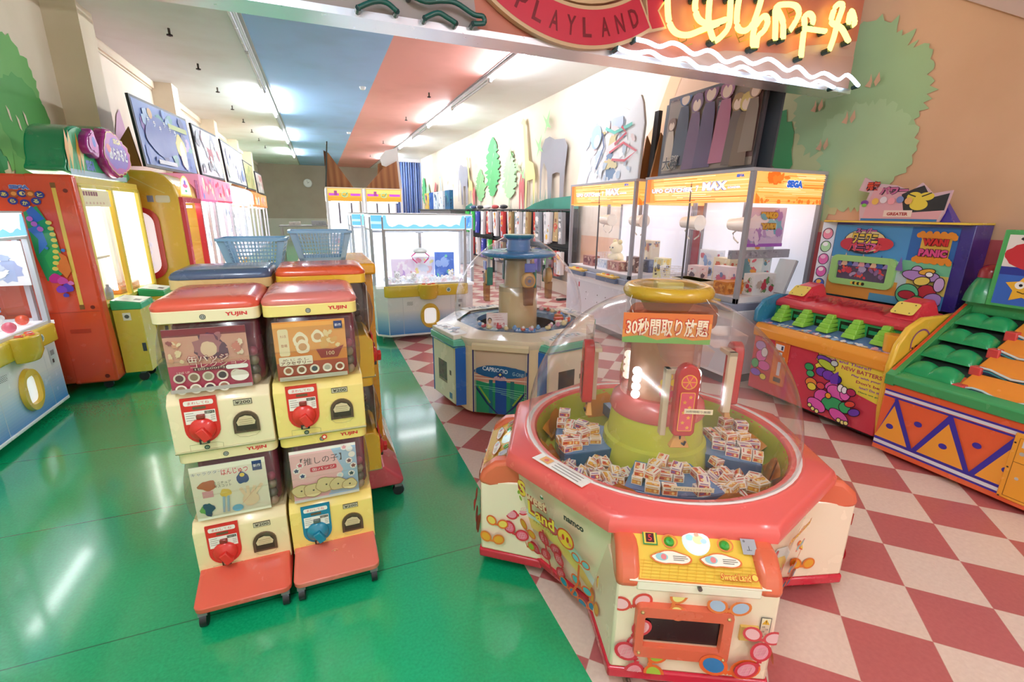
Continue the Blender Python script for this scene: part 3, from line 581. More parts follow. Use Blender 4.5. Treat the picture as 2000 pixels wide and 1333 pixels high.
# shopping baskets: tapered, with a real lattice
def basket(label, loc, rz, c, cr):
    t = thing('plastic_basket', label, 'basket', loc, rz, None)
    W0, D0, W1, D1, H_ = .125, .09, .165, .125, .175
    rim = B(); o = rpoly(-W1-.012, -D1-.012, W1+.012, D1+.012, .03); i_ = rpoly(-W1+.004, -D1+.004, W1-.004, D1-.004, .02); n = len(o)
    rim.loft([[(x, y, H_-.014) for x, y in o], [(x, y, H_) for x, y in o], [(x, y, H_) for x, y in i_], [(x, y, H_-.014) for x, y in i_]], cr, False, False); obj('rim', rim, 'gloss', t, smooth=40)
    lat = B()
    def wall(P0, P1, Q0, Q1, nu, nv):
        P0, P1, Q0, Q1 = map(Vector, (P0, P1, Q0, Q1)); nr = (P1-P0).cross(Q0-P0).normalized()*.0022
        at_ = lambda u, v: (P0.lerp(P1, u)).lerp(Q0.lerp(Q1, u), v)
        def strip(a, b_, c2, d): lat.loft([[a-nr, b_-nr, c2-nr, d-nr], [a+nr, b_+nr, c2+nr, d+nr]], c)
        wu, wv = .0036/(P1-P0).length, .0036/(Q0-P0).length
        strip(at_(0, 0), at_(1, 0), at_(1, .1), at_(0, .1)); strip(at_(0, 0), at_(.1, 0), at_(.1, 1), at_(0, 1)); strip(at_(.9, 0), at_(1, 0), at_(1, 1), at_(.9, 1))
        for k_ in range(nu+1): u = .1+.8*k_/nu; strip(at_(u-wu/2, .1), at_(u+wu/2, .1), at_(u+wu/2, 1), at_(u-wu/2, 1))
        for k_ in range(nv+1): v = .1+.9*k_/nv; strip(at_(.1, v-wv/2), at_(.9, v-wv/2), at_(.9, v+wv/2), at_(.1, v+wv/2))
    h = H_-.01
    wall((-W0, -D0, 0), (W0, -D0, 0), (-W1, -D1, h), (W1, -D1, h), 14, 7); wall((W0, D0, 0), (-W0, D0, 0), (W1, D1, h), (-W1, D1, h), 14, 7)
    wall((W0, -D0, 0), (W0, D0, 0), (W1, -D1, h), (W1, D1, h), 9, 7); wall((-W0, D0, 0), (-W0, -D0, 0), (-W1, D1, h), (-W1, -D1, h), 9, 7)
    obj('lattice', lat, 'gloss', t); obj('bottom', B().prism(rpoly(-W0, -D0, W0, D0, .015), 0, .005, c), 'gloss', t)
    return t
basket('light blue plastic basket on the narrow cabinet, left of the pair', (-.352, 3.06, 1.264), -.02, '9cc4e4', '7fb2da')
basket('light blue plastic basket standing on the yellow cabinet top, right of the pair', (.0, 3.11, 1.302), .03, '9cc4e4', '86b6dc')
# ================================================================ ROUND CRANE GAME WITH PINK RIM AND CLEAR DOME
SW = thing('dome_candy_crane', 'octagonal pink and cream candy crane game under a big clear dome', 'arcade machine', (1.37, 1.585, 0), math.radians(-27.3))
K = lambda *a: Matrix.Rotation(a[0], 4, 'Z')
R8 = PI/8
# lower body
b = B(); b.loft([[(x, y, .1) for x, y in ngon(8, .62, R8)], [(x, y, .54) for x, y in ngon(8, .675, R8)]], 'f3dfc4', True, False); obj('body', b, 'gloss', SW, bev=.01)
b = B(); b.loft([[(x, y, .075) for x, y in ngon(8, .63, R8)], [(x, y, .112) for x, y in ngon(8, .635, R8)]], 'c8223a'); obj('skirt', b, 'gloss', SW, bev=.006)
def blossom(b, u, v, k, cf, co, n=2, rot=0, mesh_=False):
    for i in range(n):
        a = rot+(i*2.2 if n == 2 else i*2*PI/n); x, y = u+math.cos(a)*.042*k, v+math.sin(a)*.042*k
        b.line(co, [(u, v), (x, y)], .014*k); b.disc(co, x, y, .036*k, .03*k, 18, a); b.disc(cf, x, y, .027*k, .021*k, 18, a)
        if mesh_:
            for q in (-.012, 0, .012): b.line('e8aab0', [(x-.016*k, y+q*k-.006*k), (x+.016*k, y+q*k+.006*k)], .0018*k); b.line('e8aab0', [(x+q*k-.004, y-.014*k), (x+q*k+.004, y+.014*k)], .0018*k)
# octagon side artwork (diagonal faces)
def diag_panel(i, logo):
    a = math.radians(-90-45+90*i); ap0, ap1 = .62*math.cos(R8), .675*math.cos(R8)
    O = Vector((math.cos(a)*ap0, math.sin(a)*ap0, .1)); U = Vector((-math.sin(a), math.cos(a), 0)); V = Vector((math.cos(a)*(ap1-ap0), math.sin(a)*(ap1-ap0), .44))
    b = B().frame(O, U, V, base=.0012); b.clip = (-.232, .005, .232, .43)
    b.poly('d7e6e2', [(-.22, .24), (-.05, .27), (.1, .2), (.2, .1), (.2, .06), (.1, .14), (-.05, .2), (-.22, .2)]); b.poly('ecd77a', [(-.22, .2), (-.05, .22), (.1, .15), (.2, .05), (.2, .02), (.08, .1), (-.06, .16), (-.22, .15)])
    for (u, v, k, cf, co, n, r, ms) in ((-.08, .27-.05, 1.0, 'd8697a', 'd2454a', 2, .3, 1), (-.07, .13, 1.15, 'd8566a', 'cc2c3c', 2, .2, 1), (-.12, .06, 1.1, 'd8566a', 'cc2c3c', 2, .6, 1), (.02, .09, 1.1, 'dd5a6c', 'cc2c3c', 2, 2.2, 1), (-.19, .15, .9, 'e3a12e', 'e2682c', 2, 0, 0), (-.19, .06, .9, '94b83a', 'e2682c', 2, .7, 0), (.13, .2, .8, '7ec1cc', 'e8622e', 2, .4, 0), (.13, .08, .95, '5ab0c0', 'e8622e', 2, .2, 0), (.06, .02, .9, '2a86a8', 'e2622c', 2, .2, 0), (.17, .01, .9, '1f7fa8', 'e8622e', 2, .9, 0)):
        blossom(b, u, v, k*.82, cf, co, n, r, ms)
    b.line('cc2c3c', [(-.07, .24), (-.05, .12), (-.02, .03)], .01); b.line('e8622e', [(.13, .2), (.12, .1), (.08, .01)], .01)
    if logo:
        for s, u, v, h, w in (('S', -.185, .385, .075, .05), ('weet', -.1, .365, .048, .125), ('L', -.13, .315, .065, .04), ('and', -.05, .303, .055, .11)): b.otext('f7d24a' if s not in ('weet', 'a') else 'f6c9a8', 'b8342a', s, u, v, h, w, .03, .14, rot=-.0)
        b.disc('d8452a', .065, .285, .046); b.disc('f3c83c', .065, .285, .039); b.disc('c8302a', .054, .288, .007, .014); b.disc('c8302a', .078, .288, .007, .014); b.disc('f08a7a', .04, .272, .008); b.disc('f08a7a', .09, .272, .008)
        b.text('3a3230', 'スウィートランド4', -.06, .262, .009, .12); b.text('2a2626', 'namco', .115, .39, .022, .1, .04, rot=0)
        b.disc('2f7a4a', -.055, .412, .01, .007); b.disc('f4f4ee', -.055, .42, .006); b.disc('94b83a', -.2, .36, .012, .007, rot=1); b.disc('94b83a', -.19, .335, .012, .007, rot=2)
    else: b.otext('f3c83c', 'd8452a', 'Sweet Land', 0, .36, .03, .2, .03, .1)
    obj('side_artwork', b, 'print', SW)
for i in range(4): diag_panel(i, i == 0)
# pink rim: octagon outside, round inside
rim = B(); no = 64
def octr(t, r): 
    a = (t-R8) % (PI/4); return r*math.cos(PI/8)/math.cos(a-PI/8)
ts = [2*PI*i/no for i in range(no)]
def oring(r, z, circ=None): return [((r if circ else octr(t, r))*math.cos(t), (r if circ else octr(t, r))*math.sin(t), z) for t in ts]
rim.loft([oring(.69, .525), oring(.722, .545), oring(.725, .58), oring(.71, .605), oring(.70, .61), oring(.612, .622, 1), oring(.605, .628, 1), oring(.56, .622, 1), oring(.545, .60, 1), oring(.54, .5, 1)], 'ea655f', False, False)
rim.frame((0, 0, .6125), (1, 0, 0), (0, 1, 0))
obj('rim', rim, 'gloss', SW, smooth=35)
cr_ = B().lathe([(.57, .621), (.59, .63), (.60, .626)], 'f6ece8', 64); obj('dome_flange', cr_, 'gloss', SW, smooth=40)
# inner bowl
bw = B(); bw.lathe([(.55, .61), (.545, .6), (.535, .55), (.51, .48), (.3, .47), (.15, .47)], 'b9bc3e', 56).lathe([(.48, .4712), (.25, .4712)], 'dd9a30', 56); obj('bowl', bw, 'gloss', SW, smooth=40)
ra = B()
for i in range(12):
    a = 2*PI*i/12+.2; 
    if i % 3 == 1: continue
    ra.lathe([(.48, .502), (.53, .55)], 'e0952c', 6, a0=a-.16, a1=a+.16)
    for q in (-.16, .16): pass
for i in range(8):
    a = 2*PI*i/8+PI/8; P = [(math.cos(a)*r_-math.sin(a)*s, math.sin(a)*r_+math.cos(a)*s, z) for r_, s, z in ((.47, -.09, .472), (.49, -.08, .56), (.505, -.03, .605), (.505, .03, .595), (.495, .08, .56), (.47, .1, .472))]; ra.add(P, [tuple(range(6))], 'd98a2c')
    P2 = [(x*1.012, y*1.012, z) for x, y, z in P]; ra.add(P2, [tuple(range(6))[::-1]], 'd98a2c')
obj('prize_scoop_fins', ra, 'gloss', SW, label='orange scoop fins around the bowl')
# central column
cl_ = B(); cl_.lathe([(.24, .47), (.245, .5), (.23, .6), (.215, .61), (.2, .735), (.19, .74)], 'c6c93e', 48)
obj('centre_column', cl_, 'gloss', SW, smooth=35)
obj('column_collar', B().lathe([(.205, .73), (.212, .745), (.2, .79), (.17, .815), (.12, .81)], 'd86a66', 48), 'gloss', SW, smooth=40)
obj('column_core', B().lathe([(.135, .74), (.135, 1.16), (.1, 1.18), (.09, 1.2)], 'dcc3aa', 32), 'gloss', SW, smooth=40)
obj('clear_sleeve', B().lathe([(.165, .8), (.165, 1.17)], 'f3dcd2', 40), 'haze', SW, smooth=60, label='pinkish clear plastic sleeve')
for i in range(4):
    a = -PI/2+PI/4+PI/2*i; q = B()
    for z in (.84, .875, .91, .945): q.ball((math.cos(a)*.175, math.sin(a)*.175, z), .02, 'ffffff', 12)
    obj('lamp_cluster', q, 'emit1.6', SW, smooth=60, label='white glowing lamp cluster')
    a += PI/4; q = B(); O = Vector((math.cos(a)*.168, math.sin(a)*.168, .83)); q.frame(O, (-math.sin(a), math.cos(a), 0), (0, 0, 1))
    for u, v, c in ((0, .11, 'e8cc3a'), (-.02, .085, 'e8cc3a'), (.02, .085, 'e8cc3a'), (-.03, .06, 'e79a36'), (0, .06, 'e0604a'), (.03, .06, 'e79a36'), (-.02, .035, 'd94a5a'), (.02, .035, 'd94a5a'), (0, .015, 'd94a5a')): q.disc(c, u, v, .015)
    obj('flower_print', q, 'print', SW)
# four paddles (crane arms): post, red paddle, hook
for i in range(4):
    a = -PI/2+PI/2*i+.08; e = Vector((math.cos(a), math.sin(a), 0)); s_ = Vector((-e.y, e.x, 0)); M_ = Matrix(((s_.x, -e.x, 0, e.x*.3), (s_.y, -e.y, 0, e.y*.3), (0, 0, 1, 0), (0, 0, 0, 1)))
    def tb(bb): 
        bb.v = [tuple(M_ @ Vector(v)) for v in bb.v]; return bb
    q = tb(B().yprism([(x, z) for x, z in [(-.043, .77), (-.03, .76), (.03, .76), (.043, .775), (.043, 1.0)]+[(.043*math.cos(t), 1.0+.052*math.sin(t)) for t in (PI*j/10 for j in range(1, 10))]+[(-.043, 1.0)]], -.05, -.005, 'bf2f2c')); arm = obj('crane_paddle', q, 'gloss', SW, bev=.006)
    q = B().frame((0, -.0505, 0), (1, 0, 0), (0, 0, 1)); q.disc('f4b03c', .0, .985, .03); q.disc('df4a5a', 0, .985, .026)
    for t in range(6): q.line('f2a03c', [(0, .985), (.026*math.cos(t*1.047), .985+.026*math.sin(t*1.047))], .004)
    q.rrect('f4b03c', -.028, .785, .028, .945, .006); q.rrect('df5060', -.025, .788, .025, .942, .005)
    for t in range(7): q.star('f2a83c', -.01 if t % 2 else .01, .8+.021*t, .009, .5)
    obj('paddle_sticker', tb(q), 'print', arm)
    obj('crane_post', tb(B().box(-.075, -.005, .74, -.052, .03, 1.02, 'dcc7a8').box(-.075, -.005, 1.0, .03, .03, 1.02, 'dcc7a8')), 'plastic', SW, bev=.003)
    q = tb(B().tube([(0, -.02, .77), (0, -.02, .735), (.006, -.022, .72), (.016, -.03, .715), (.018, -.034, .73)], .005, '3a3a3c', 8)); obj('hook', q, 'metal', SW, smooth=50)
    obj('scoop', tb(B().loft([[(-.04, -.03, .70), (.04, -.03, .70), (.04, .0, .70), (-.04, 0, .70)], [(-.014, -.02, .76), (.014, -.02, .76), (.014, -.005, .76), (-.014, -.005, .76)]], 'd99a45')), 'gloss', SW, bev=.003)
    # clear hanger above, and the blue shelf below
    obj('hanger_tray', tb(B().loft([[(-.09, -.03, 1.1), (.09, -.03, 1.1), (.09, .11, 1.1), (-.09, .11, 1.1)], [(-.07, -.03, 1.04), (.07, -.03, 1.04), (.07, .1, 1.04), (-.07, .1, 1.04)]], 'fbf6f6')), 'haze', SW)
SHELF = []
for i in range(4):
    a = -PI/2+PI/2*i; dz = .475 if i != 0 else .5; q = B(); rr0, rr1, ha = .21, .46, .48
    n = 12; top = [(rr1*math.cos(a-ha*.9+2*ha*.9*j/n), rr1*math.sin(a-ha*.9+2*ha*.9*j/n)) for j in range(n+1)]+[(rr0*math.cos(a+ha*1.1), rr0*math.sin(a+ha*1.1)), (rr0*math.cos(a-ha*1.1), rr0*math.sin(a-ha*1.1))]
    q.prism(top, .5, .565, '2a567c'); q.frame((0, 0, .565), (1, 0, 0), (0, 1, 0)); q.poly('5a86b4', [(x*.985, y*.985) for x, y in top]); obj('prize_shelf', q, 'gloss', SW, bev=.004, label='blue sliding prize shelf')
# clear dome with rounded top and gold cap
dm = B(); prof = [(.585, .622), (.59, .7), (.575, .8), (.545, .9), (.495, 1.0), (.425, 1.09), (.34, 1.165), (.25, 1.22), (.175, 1.25)]
def smooth_prof(P, k=4):
    out = []
    for i in range(len(P)-1):
        p0 = P[max(0, i-1)]; p1 = P[i]; p2 = P[i+1]; p3 = P[min(len(P)-1, i+2)]
        for j in range(k):
            t = j/k; out.append(tuple(.5*((2*p1[q])+(-p0[q]+p2[q])*t+(2*p0[q]-5*p1[q]+4*p2[q]-p3[q])*t*t+(-p0[q]+3*p1[q]-3*p2[q]+p3[q])*t**3) for q in (0, 1)))
    return out+[P[-1]]
obj('clear_dome', dm.lathe(smooth_prof(prof), 'fbfafa', 72), 'haze', SW, smooth=80, label='big clear plastic dome')
obj('dome_cap', B().lathe(smooth_prof([(.15, 1.245), (.178, 1.252), (.188, 1.275), (.176, 1.3), (.15, 1.305), (.132, 1.29), (.13, 1.255)]), 'c9a02c', 48), 'gloss', SW, smooth=60, label='gold ring cap of the dome')
obj('cap_disc', B().lathe([(.001, 1.322), (.08, 1.32), (.13, 1.31), (.165, 1.3)], 'f4f0e6', 40), 'haze', SW, smooth=60); obj('cap_insert', B().box(-.055, -.04, 1.262, .055, .05, 1.315, 'e8d873'), 'gloss', SW, bev=.006)
obj('cap_neck', B().lathe([(.13, 1.26), (.09, 1.19), (.09, 1.17)], 'b9b84c', 32), 'gloss', SW, smooth=40)
# sign hung inside the dome front
sg = thing('hanging_sign', 'orange and green Japanese sign hanging inside the candy dome', 'sign', (1.37, 1.585, 0), math.radians(-27.3)); 
q = B().box(-.225, -.3, 1.12, .1, -.296, 1.235, 'e8924a')
q.frame((-.225, -.3, 1.12), (1, 0, 0), (0, 0, 1)); q.poly('dd7038', [(0, .05), (.12, .09), (.325, .08), (.325, .115), (0, .115)]); q.poly('7fae5a', [(0, 0), (.325, 0), (.325, .02), (.26, .014), (.2, .026), (.13, .012), (.07, .03), (0, .02)])
q.otext('f5ddc4', 'c8342c', '30秒間取り放題', .163, .062, .068, .3, .02, .05); obj('printed_card', q, 'print', sg, bev=0)
q = B().tube([(-.19, -.298, 1.232), (-.19, -.2, 1.26), (-.17, -.12, 1.27)], .0016, 'e8e4e0', 6); obj('hanging_wire', q, 'plastic', sg); q = B().tube([(.12, -.298, 1.232), (.12, -.2, 1.25), (.12, -.12, 1.27)], .0016, 'e8e4e0', 6); obj('hanging_wire', q, 'plastic', sg)
bd_ = B().prism(rpoly(-.2, 0, .125, .1, .03), 0, .003, 'eab79c', M=Matrix.Translation((0, -.27, 1.17)) @ Matrix.Rotation(PI/2, 4, 'X')); obj('backing_card', bd_, 'haze', sg)
def strip_label(label, body, x, y, z, w, h, name='label_strip'):
    t = B().box(0, 0, 0, w, .002, h, 'f6e2bc'); t.frame((0, 0, 0), (1, 0, 0), (0, 0, 1)); t.text('4a3a30', body, w/2, h/2, h*.5, w*.88)
    o = obj(name, t, 'print'); o.matrix_world = Matrix.Translation((1.37, 1.585, 0)) @ Matrix.Rotation(math.radians(-27.3), 4, 'Z') @ Matrix.Translation((x, y, z)); return props(o, label, 'label')
strip_label('pale paper strip with small Japanese text across the centre paddle', '30秒間取り放題!', .02, -.357, .86, .105, .02)
strip_label('pale paper strip with Japanese text in front of the shelf of candy boxes', '※30びょうかんとりほうだい※', -.03, -.475, .6, .155, .018)
# four player stations
def station(i):
    M_ = Matrix.Rotation(PI/2*i, 4, 'Z'); T = lambda bb: (setattr(bb, 'v', [tuple(M_ @ Vector(v)) for v in bb.v]), bb)[1]
    W = .252
    b = B(); b.loft([[(x, y, .1) for x, y in ((-W-.005, -.784), (W+.005, -.784), (W+.06, -.5), (-W-.06, -.5))], [(x, y, .455) for x, y in ((-W, -.784), (W, -.784), (W+.02, -.5), (-W-.02, -.5))]], 'f2dec4'); s0 = obj('player_station', T(b), 'gloss', SW, bev=.01)
    b = B(); b.loft([[(x, y, .06) for x, y in ((-W-.01, -.79), (W+.01, -.79), (W+.065, -.5), (-W-.065, -.5))], [(x, y, .102) for x, y in ((-W-.01, -.79), (W+.01, -.79), (W+.065, -.5), (-W-.065, -.5))]], 'c8223a'); obj('station_skirt', T(b), 'gloss', SW, bev=.008)
    # flowers on front
    b = B().frame((0, -.784, 0), (1, 0, 0), (0, 0, 1), base=.0012); b.clip = (-.248, .105, .248, .43)
    for (u, v, k, cf, co, n, r, ms) in ((-.2, .36, .95, 'eebcc0', 'd84a40', 2, .7, 0), (-.19, .25, 1.0, 'eab4ba', 'd04048', 2, 5.0, 1), (-.17, .15, 1.2, 'e58f9c', 'cc2c3c', 2, 2.4, 1), (-.13, .15, 1.1, 'a4bc3e', 'e2682c', 2, 5.1, 0), (-.08, .4, .9, 'ecdc86', 'e27a3c', 2, 5.2, 0), (.09, .39, .95, 'a9bcd6', 'e27a3c', 2, .4, 0), (.12, .145, 1.35, '2a78b4', 'e8662e', 2, .4, 0), (.21, .2, 1.1, 'e592a6', 'cc2c3c', 2, 1.6, 1), (.2, .3, .9, 'eab4ba', 'd04048', 2, .3, 0)):
        blossom(b, u, v, k*1.0, cf, co, n, r, ms)
    obj('flower_artwork', T(b), 'print', s0)
    # flowers on the side cheeks
    for s in (-1, 1):
        x0, x1 = s*(W+.0045), s*(W+.05); O = (s*(W+.055), -.5, .1) if s < 0 else (s*(W+.005), -.784, .1); U = Vector((s*(W+.005), -.784, 0))-Vector((s*(W+.06), -.5, 0)); U = U if s < 0 else -U
        b = B().frame((s*(W+.048) if s < 0 else s*(W+.006), -.53 if s < 0 else -.784, .1), U, (-s*.05 if s > 0 else .05, 0, .355), base=.003); b.clip = (.005, .005, .285, .34)
        for (u, v, k, cf, co, n, r, ms) in ((.08, .22, .8, 'f3ead8', 'e28a3c', 2, .5, 0), (.18, .2, 1.0, 'e592a6', 'cc2c3c', 2, 1.0, 1), (.16, .11, 1.1, 'e4708a', 'cc2c3c', 2, 0, 1), (.08, .14, .9, 'e9c95a', 'e2682c', 2, .3, 0), (.06, .06, 1.0, 'e3a12e', 'd9742c', 2, .4, 0)): blossom(b, u, v, k*.8, cf, co, n, r, ms)
        obj('flower_artwork', T(b), 'print', s0)
    # coral cheeks and sloped yellow panel
    pr = [(-.6, .56), (-.72, .545), (-.775, .5), (-.79, .46), (-.79, .435), (-.74, .42), (-.6, .42)]
    b = B(); b.xprism(pr, -W-.006, -W+.07, 'dd6a4a'); obj('station_cheek', T(b), 'gloss', SW, bev=.02, seg=3); b = B(); b.xprism(pr, W-.07, W+.006, 'dd6a4a'); obj('station_cheek', T(b), 'gloss', SW, bev=.02, seg=3)
    b = B(); pr2 = [(-.58, .557), (-.643, .557), (-.787, .462), (-.788, .43), (-.6, .43)]
    b.xprism(pr2, -W+.06, W-.06, 'f3ead6'); cp = obj('control_panel', T(b), 'gloss', SW, bev=.004)
    O = Vector((0, -.787, .462)); V = Vector((0, .142, .094)); hh_ = V.length
    b = B(); b.box(-W+.03, 0, -.003, W-.03, hh_, .0, 'f0d6b4'); 
    Vn = V.normalized(); Nn = Vector((0, -Vn.z, Vn.y)); Mp = Matrix(((1, 0, 0, 0), (0, Vn.y, Nn.y, O.y+Nn.y*.006), (0, Vn.z, Nn.z, O.z+Nn.z*.006), (0, 0, 0, 1)))
    b = B().box(-W+.035, 0, -.012, W-.035, hh_, 0, 'f4e6d0'); b.frame((0, 0, 0), (1, 0, 0), (0, 1, 0))
    b.poly('e08a3c', [(-.19, .004), (.19, .004), (.19, .07), (.212, .075), (.212, .165), (-.212, .165), (-.212, .1), (-.19, .095)]); b.poly('edc64a', [(-.185, .009), (.185, .009), (.185, .074), (.206, .08), (.206, .16), (-.206, .16), (-.206, .104), (-.185, .1)])
    for k_ in range(13): b.line('e6b63c', [(-.18+k_*.028, .01), (-.165+k_*.028, .07)], .0025)
    for k_ in range(6): b.line('e6b63c', [(-.18, .014+k_*.01), (.18, .014+k_*.01)], .0018)
    b.rect('2f8a4a', -.165, .112, -.118, .158); b.rect('e8c84a', -.161, .116, -.122, .154); b.rect('4a1018', -.155, .12, -.128, .15); b.text('ff3a3a', '5', -.1415, .135, .02, .012)
    for u in (-.078, .1): b.ring('e8824a', u, .128, .024, .004, .02)
    for u in (-.08, .075):
        b.poly('e0793c', blob_outline(u, .075, .066, .022, 30, .12, 3)); b.poly('f6efe0', blob_outline(u, .075, .06, .018, 30, .12, 3)); b.disc('9ccbd0', u-.03, .076, .02, .012); b.disc('e8888a', u-.024, .076, .009); b.rect('7a6a60', u+.006, .079, u+.048, .081); b.rect('7a6a60', u+.006, .073, u+.052, .075); b.rect('7a6a60', u+.006, .067, u+.04, .069)
    b.rect('a9aab0', .15, .1, .196, .15); b.text('333', '⊥', .172, .12, .014, .016); b.disc('777', .16, .142, .004)
    b.otext('f6cf5a', 'd8502c', 'Sweet Land', .11, .028, .02, .09, .02, .08); b.disc('d8502c', .168, .03, .011); b.disc('f6cf5a', .168, .03, .009)
    pn = obj('panel_sheet', T((setattr(b, 'v', [tuple(Mp @ Vector(v)) for v in b.v]), b)[1]), 'print', SW)
    for u in (-.078, .1):
        q = B().lathe([(.001, .012), (.012, .01), (.016, .004), (.017, 0)], '3aa03a', 18, ctr=(u, .128)); q.v = [tuple(Mp @ Vector(v)) for v in q.v]; obj('green_button', T(q), 'gloss', SW, smooth=40)
    q = B().lathe([(.001, .02), (.03, .016), (.043, .006), (.046, 0)], 'd8ecf0', 28, ctr=(.01, .135)); q.frame((0, 0, .0205), (1, 0, 0), (0, 1, 0)); 
    for c, u, v, r in (('9fe0d8', -.015, .14, .012), ('f4d8a8', .012, .134, .018), ('e8a890', .008, .15, .008), ('b0d0f0', .028, .13, .01)): q.disc(c, u, v, r, r*.8)
    q.v = [tuple(Mp @ Vector(v)) for v in q.v]; obj('round_dial', T(q), 'back0.25', SW, smooth=40)
    q = B().cyl((0, -.787, .458), (0, -.798, .458), .007, c='8a8a88', n=12); obj('panel_lock', T(q), 'metal', SW)
    # prize slot
    b = B(); fr = [(-.19, .18), (.1, .17), (.12, .19), (.125, .36), (.1, .385), (-.03, .395), (-.17, .385), (-.195, .365)]
    inn = [(-.155, .235), (.08, .235), (.08, .335), (-.155, .335)]
    o_ = rpoly(-.19, .175, .118, .385, .02, 3); i_ = rpoly(-.156, .228, .08, .336, .004, 3)
    b.loft([[(x, -.783, z) for x, z in o_], [(x, -.806, z) for x, z in rpoly(-.186, .179, .114, .381, .018, 3)], [(x, -.806, z) for x, z in rpoly(-.16, .222, .084, .342, .006, 3)], [(x, -.79, z) for x, z in i_]], 'd96447', False, False)
    ps = obj('prize_door_frame', T(b), 'gloss', SW, smooth=30)
    b = B().box(-.157, -.7875, .227, .081, -.7855, .337, '0b0a0c'); b.box(-.157, -.79, .227, .081, -.7865, .233, 'c9a088'); obj('prize_door', T(b), 'gloss', ps)
    b = B()
    for x, z in ((-.17, .362), (.098, .362), (-.17, .198), (.098, .198)): b.ball((x, -.806, z), .0065, 'd9c08a', 10)
    obj('bolts', T(b), 'metal', ps, kind='stuff')
    b = B().box(.143, -.794, .27, .2, -.783, .325, 'd9b45a'); b.box(.158, -.796, .283, .185, -.793, .31, '16120e'); obj('coin_return', T(b), 'gloss', SW, bev=.002)
    b = B().frame((0, -.7855, 0), (1, 0, 0), (0, 0, 1), base=.002); b.rect('333', .203, .268, .235, .362); b.rect('f2e4c4', .205, .27, .233, .36); b.poly('e8b43a', [(.207, .336), (.231, .336), (.219, .356)]); b.text('222', '!', .219, .345, .012, .003)
    for j in range(7): b.text('3a2a24', '注意', .213+.011*(j % 2), .327-.009*j, .006, .009)
    obj('warning_label', T(b), 'print', SW)
for i in range(4): station(i)
q = B().box(-.15, -.035, .627, .12, .03, .629, 'f4efe6'); q.frame((-.15, -.035, .629), (1, 0, 0), (0, 1, 0))
for i in range(3): q.rect('8a8078', .1, .012+.016*i, .24, .016+.016*i)
q.rect('e8a03a', .03, .012, .08, .05); q.disc('d84a3a', .055, .03, .01); q.v = [tuple(Matrix.Rotation(-PI/4, 4, 'Z') @ Matrix.Translation((0, -.6, 0)) @ Vector(v)) for v in q.v]; obj('instruction_sheet', q, 'print', SW, label='white printed instruction sheet on the rim')
for a in range(8): castor(SW, .5*math.cos(PI/4*a+R8), .5*math.sin(PI/4*a+R8), .075)
obj('underframe', B().prism(ngon(8, .5, R8), .07, .1, '3a3634'), 'matte', SW)
# candy boxes, each one its own little carton
BX = []
for k_, (c1, c2) in enumerate((('e0803a', 'c8402c'), ('d8903c', 'e8b040'), ('c8504a', '8a5a9a'), ('e8a85a', 'd84a2c'))):
    q = B().box(-.024, -.018, 0, .024, .018, .028, 'f4e8d8')
    for O, U, V, w, h in (((-.024, -.018, 0), (1, 0, 0), (0, 0, 1), .048, .028), ((.024, .018, 0), (-1, 0, 0), (0, 0, 1), .048, .028), ((.024, -.018, 0), (0, 1, 0), (0, 0, 1), .036, .028), ((-.024, .018, 0), (0, -1, 0), (0, 0, 1), .036, .028), ((-.024, -.018, .028), (1, 0, 0), (0, 1, 0), .048, .036)):
        q.frame(O, U, V, step=.0002, base=.0003); q.rect(c1, .003, .003, w-.003, h*(.62 if h < .03 else .4)); q.disc('f6d890', w*.7, h*.36, h*.17); q.rect(c2, w*.12, h*.22, w*.45, h*.5); q.rect(c2, w*.15, h*.76, w*.85, h*.86)
    me = mesh(q, 'candy_box'); me.materials.append(mat('print')); BX.append(me)
def candy(x, y, z, rx, ry, rz, grp, lab, k):
    o = bpy.data.objects.new('candy_box', BX[k % 4]); COL.objects.link(o)
    o.matrix_world = Matrix.Translation((1.37, 1.585, 0)) @ Matrix.Rotation(math.radians(-27.3), 4, 'Z') @ Matrix.Translation((x, y, z)) @ Matrix.Rotation(rz, 4, 'Z') @ Matrix.Rotation(rx, 4, 'X') @ Matrix.Rotation(ry, 4, 'Y') @ Matrix.Scale(1.15, 4)
    props(o, lab, 'candy box', grp)
R = random.Random(11)
names = {0: ('the shelf nearest the camera under the centre paddle', 'candy boxes on the front shelf'), 3: ('the left blue shelf in the dome', 'candy boxes on the left shelf'), 1: ('the right blue shelf in the dome', 'candy boxes on the right shelf'), 2: ('the rear shelf behind the column', 'candy boxes on the rear shelf')}
for i in (0, 3, 1, 2):
    a0 = -PI/2+PI/2*i; lab = 'small orange and white candy box on '+names[i][0]
    cells = [(r_, a0+da) for r_ in (.285, .34, .395, .44) for da in (-.34, -.2, -.06, .08, .22, .35)]
    R.shuffle(cells)
    for j, (r_, a) in enumerate(cells[:14 if i != 2 else 8]):
        if abs(a-a0) > .28 and r_ < .3: continue
        candy(r_*math.cos(a), r_*math.sin(a), .5675, 0, 0, a+R.choice((0, PI/2))+R.uniform(-.15, .15), names[i][1], lab, R.randint(0, 3))
        if R.random() < .45: candy(r_*math.cos(a)+R.uniform(-.006, .006), r_*math.sin(a)+R.uniform(-.006, .006), .6, 0, 0, a+R.uniform(-.5, .5), names[i][1], lab, R.randint(0, 3))
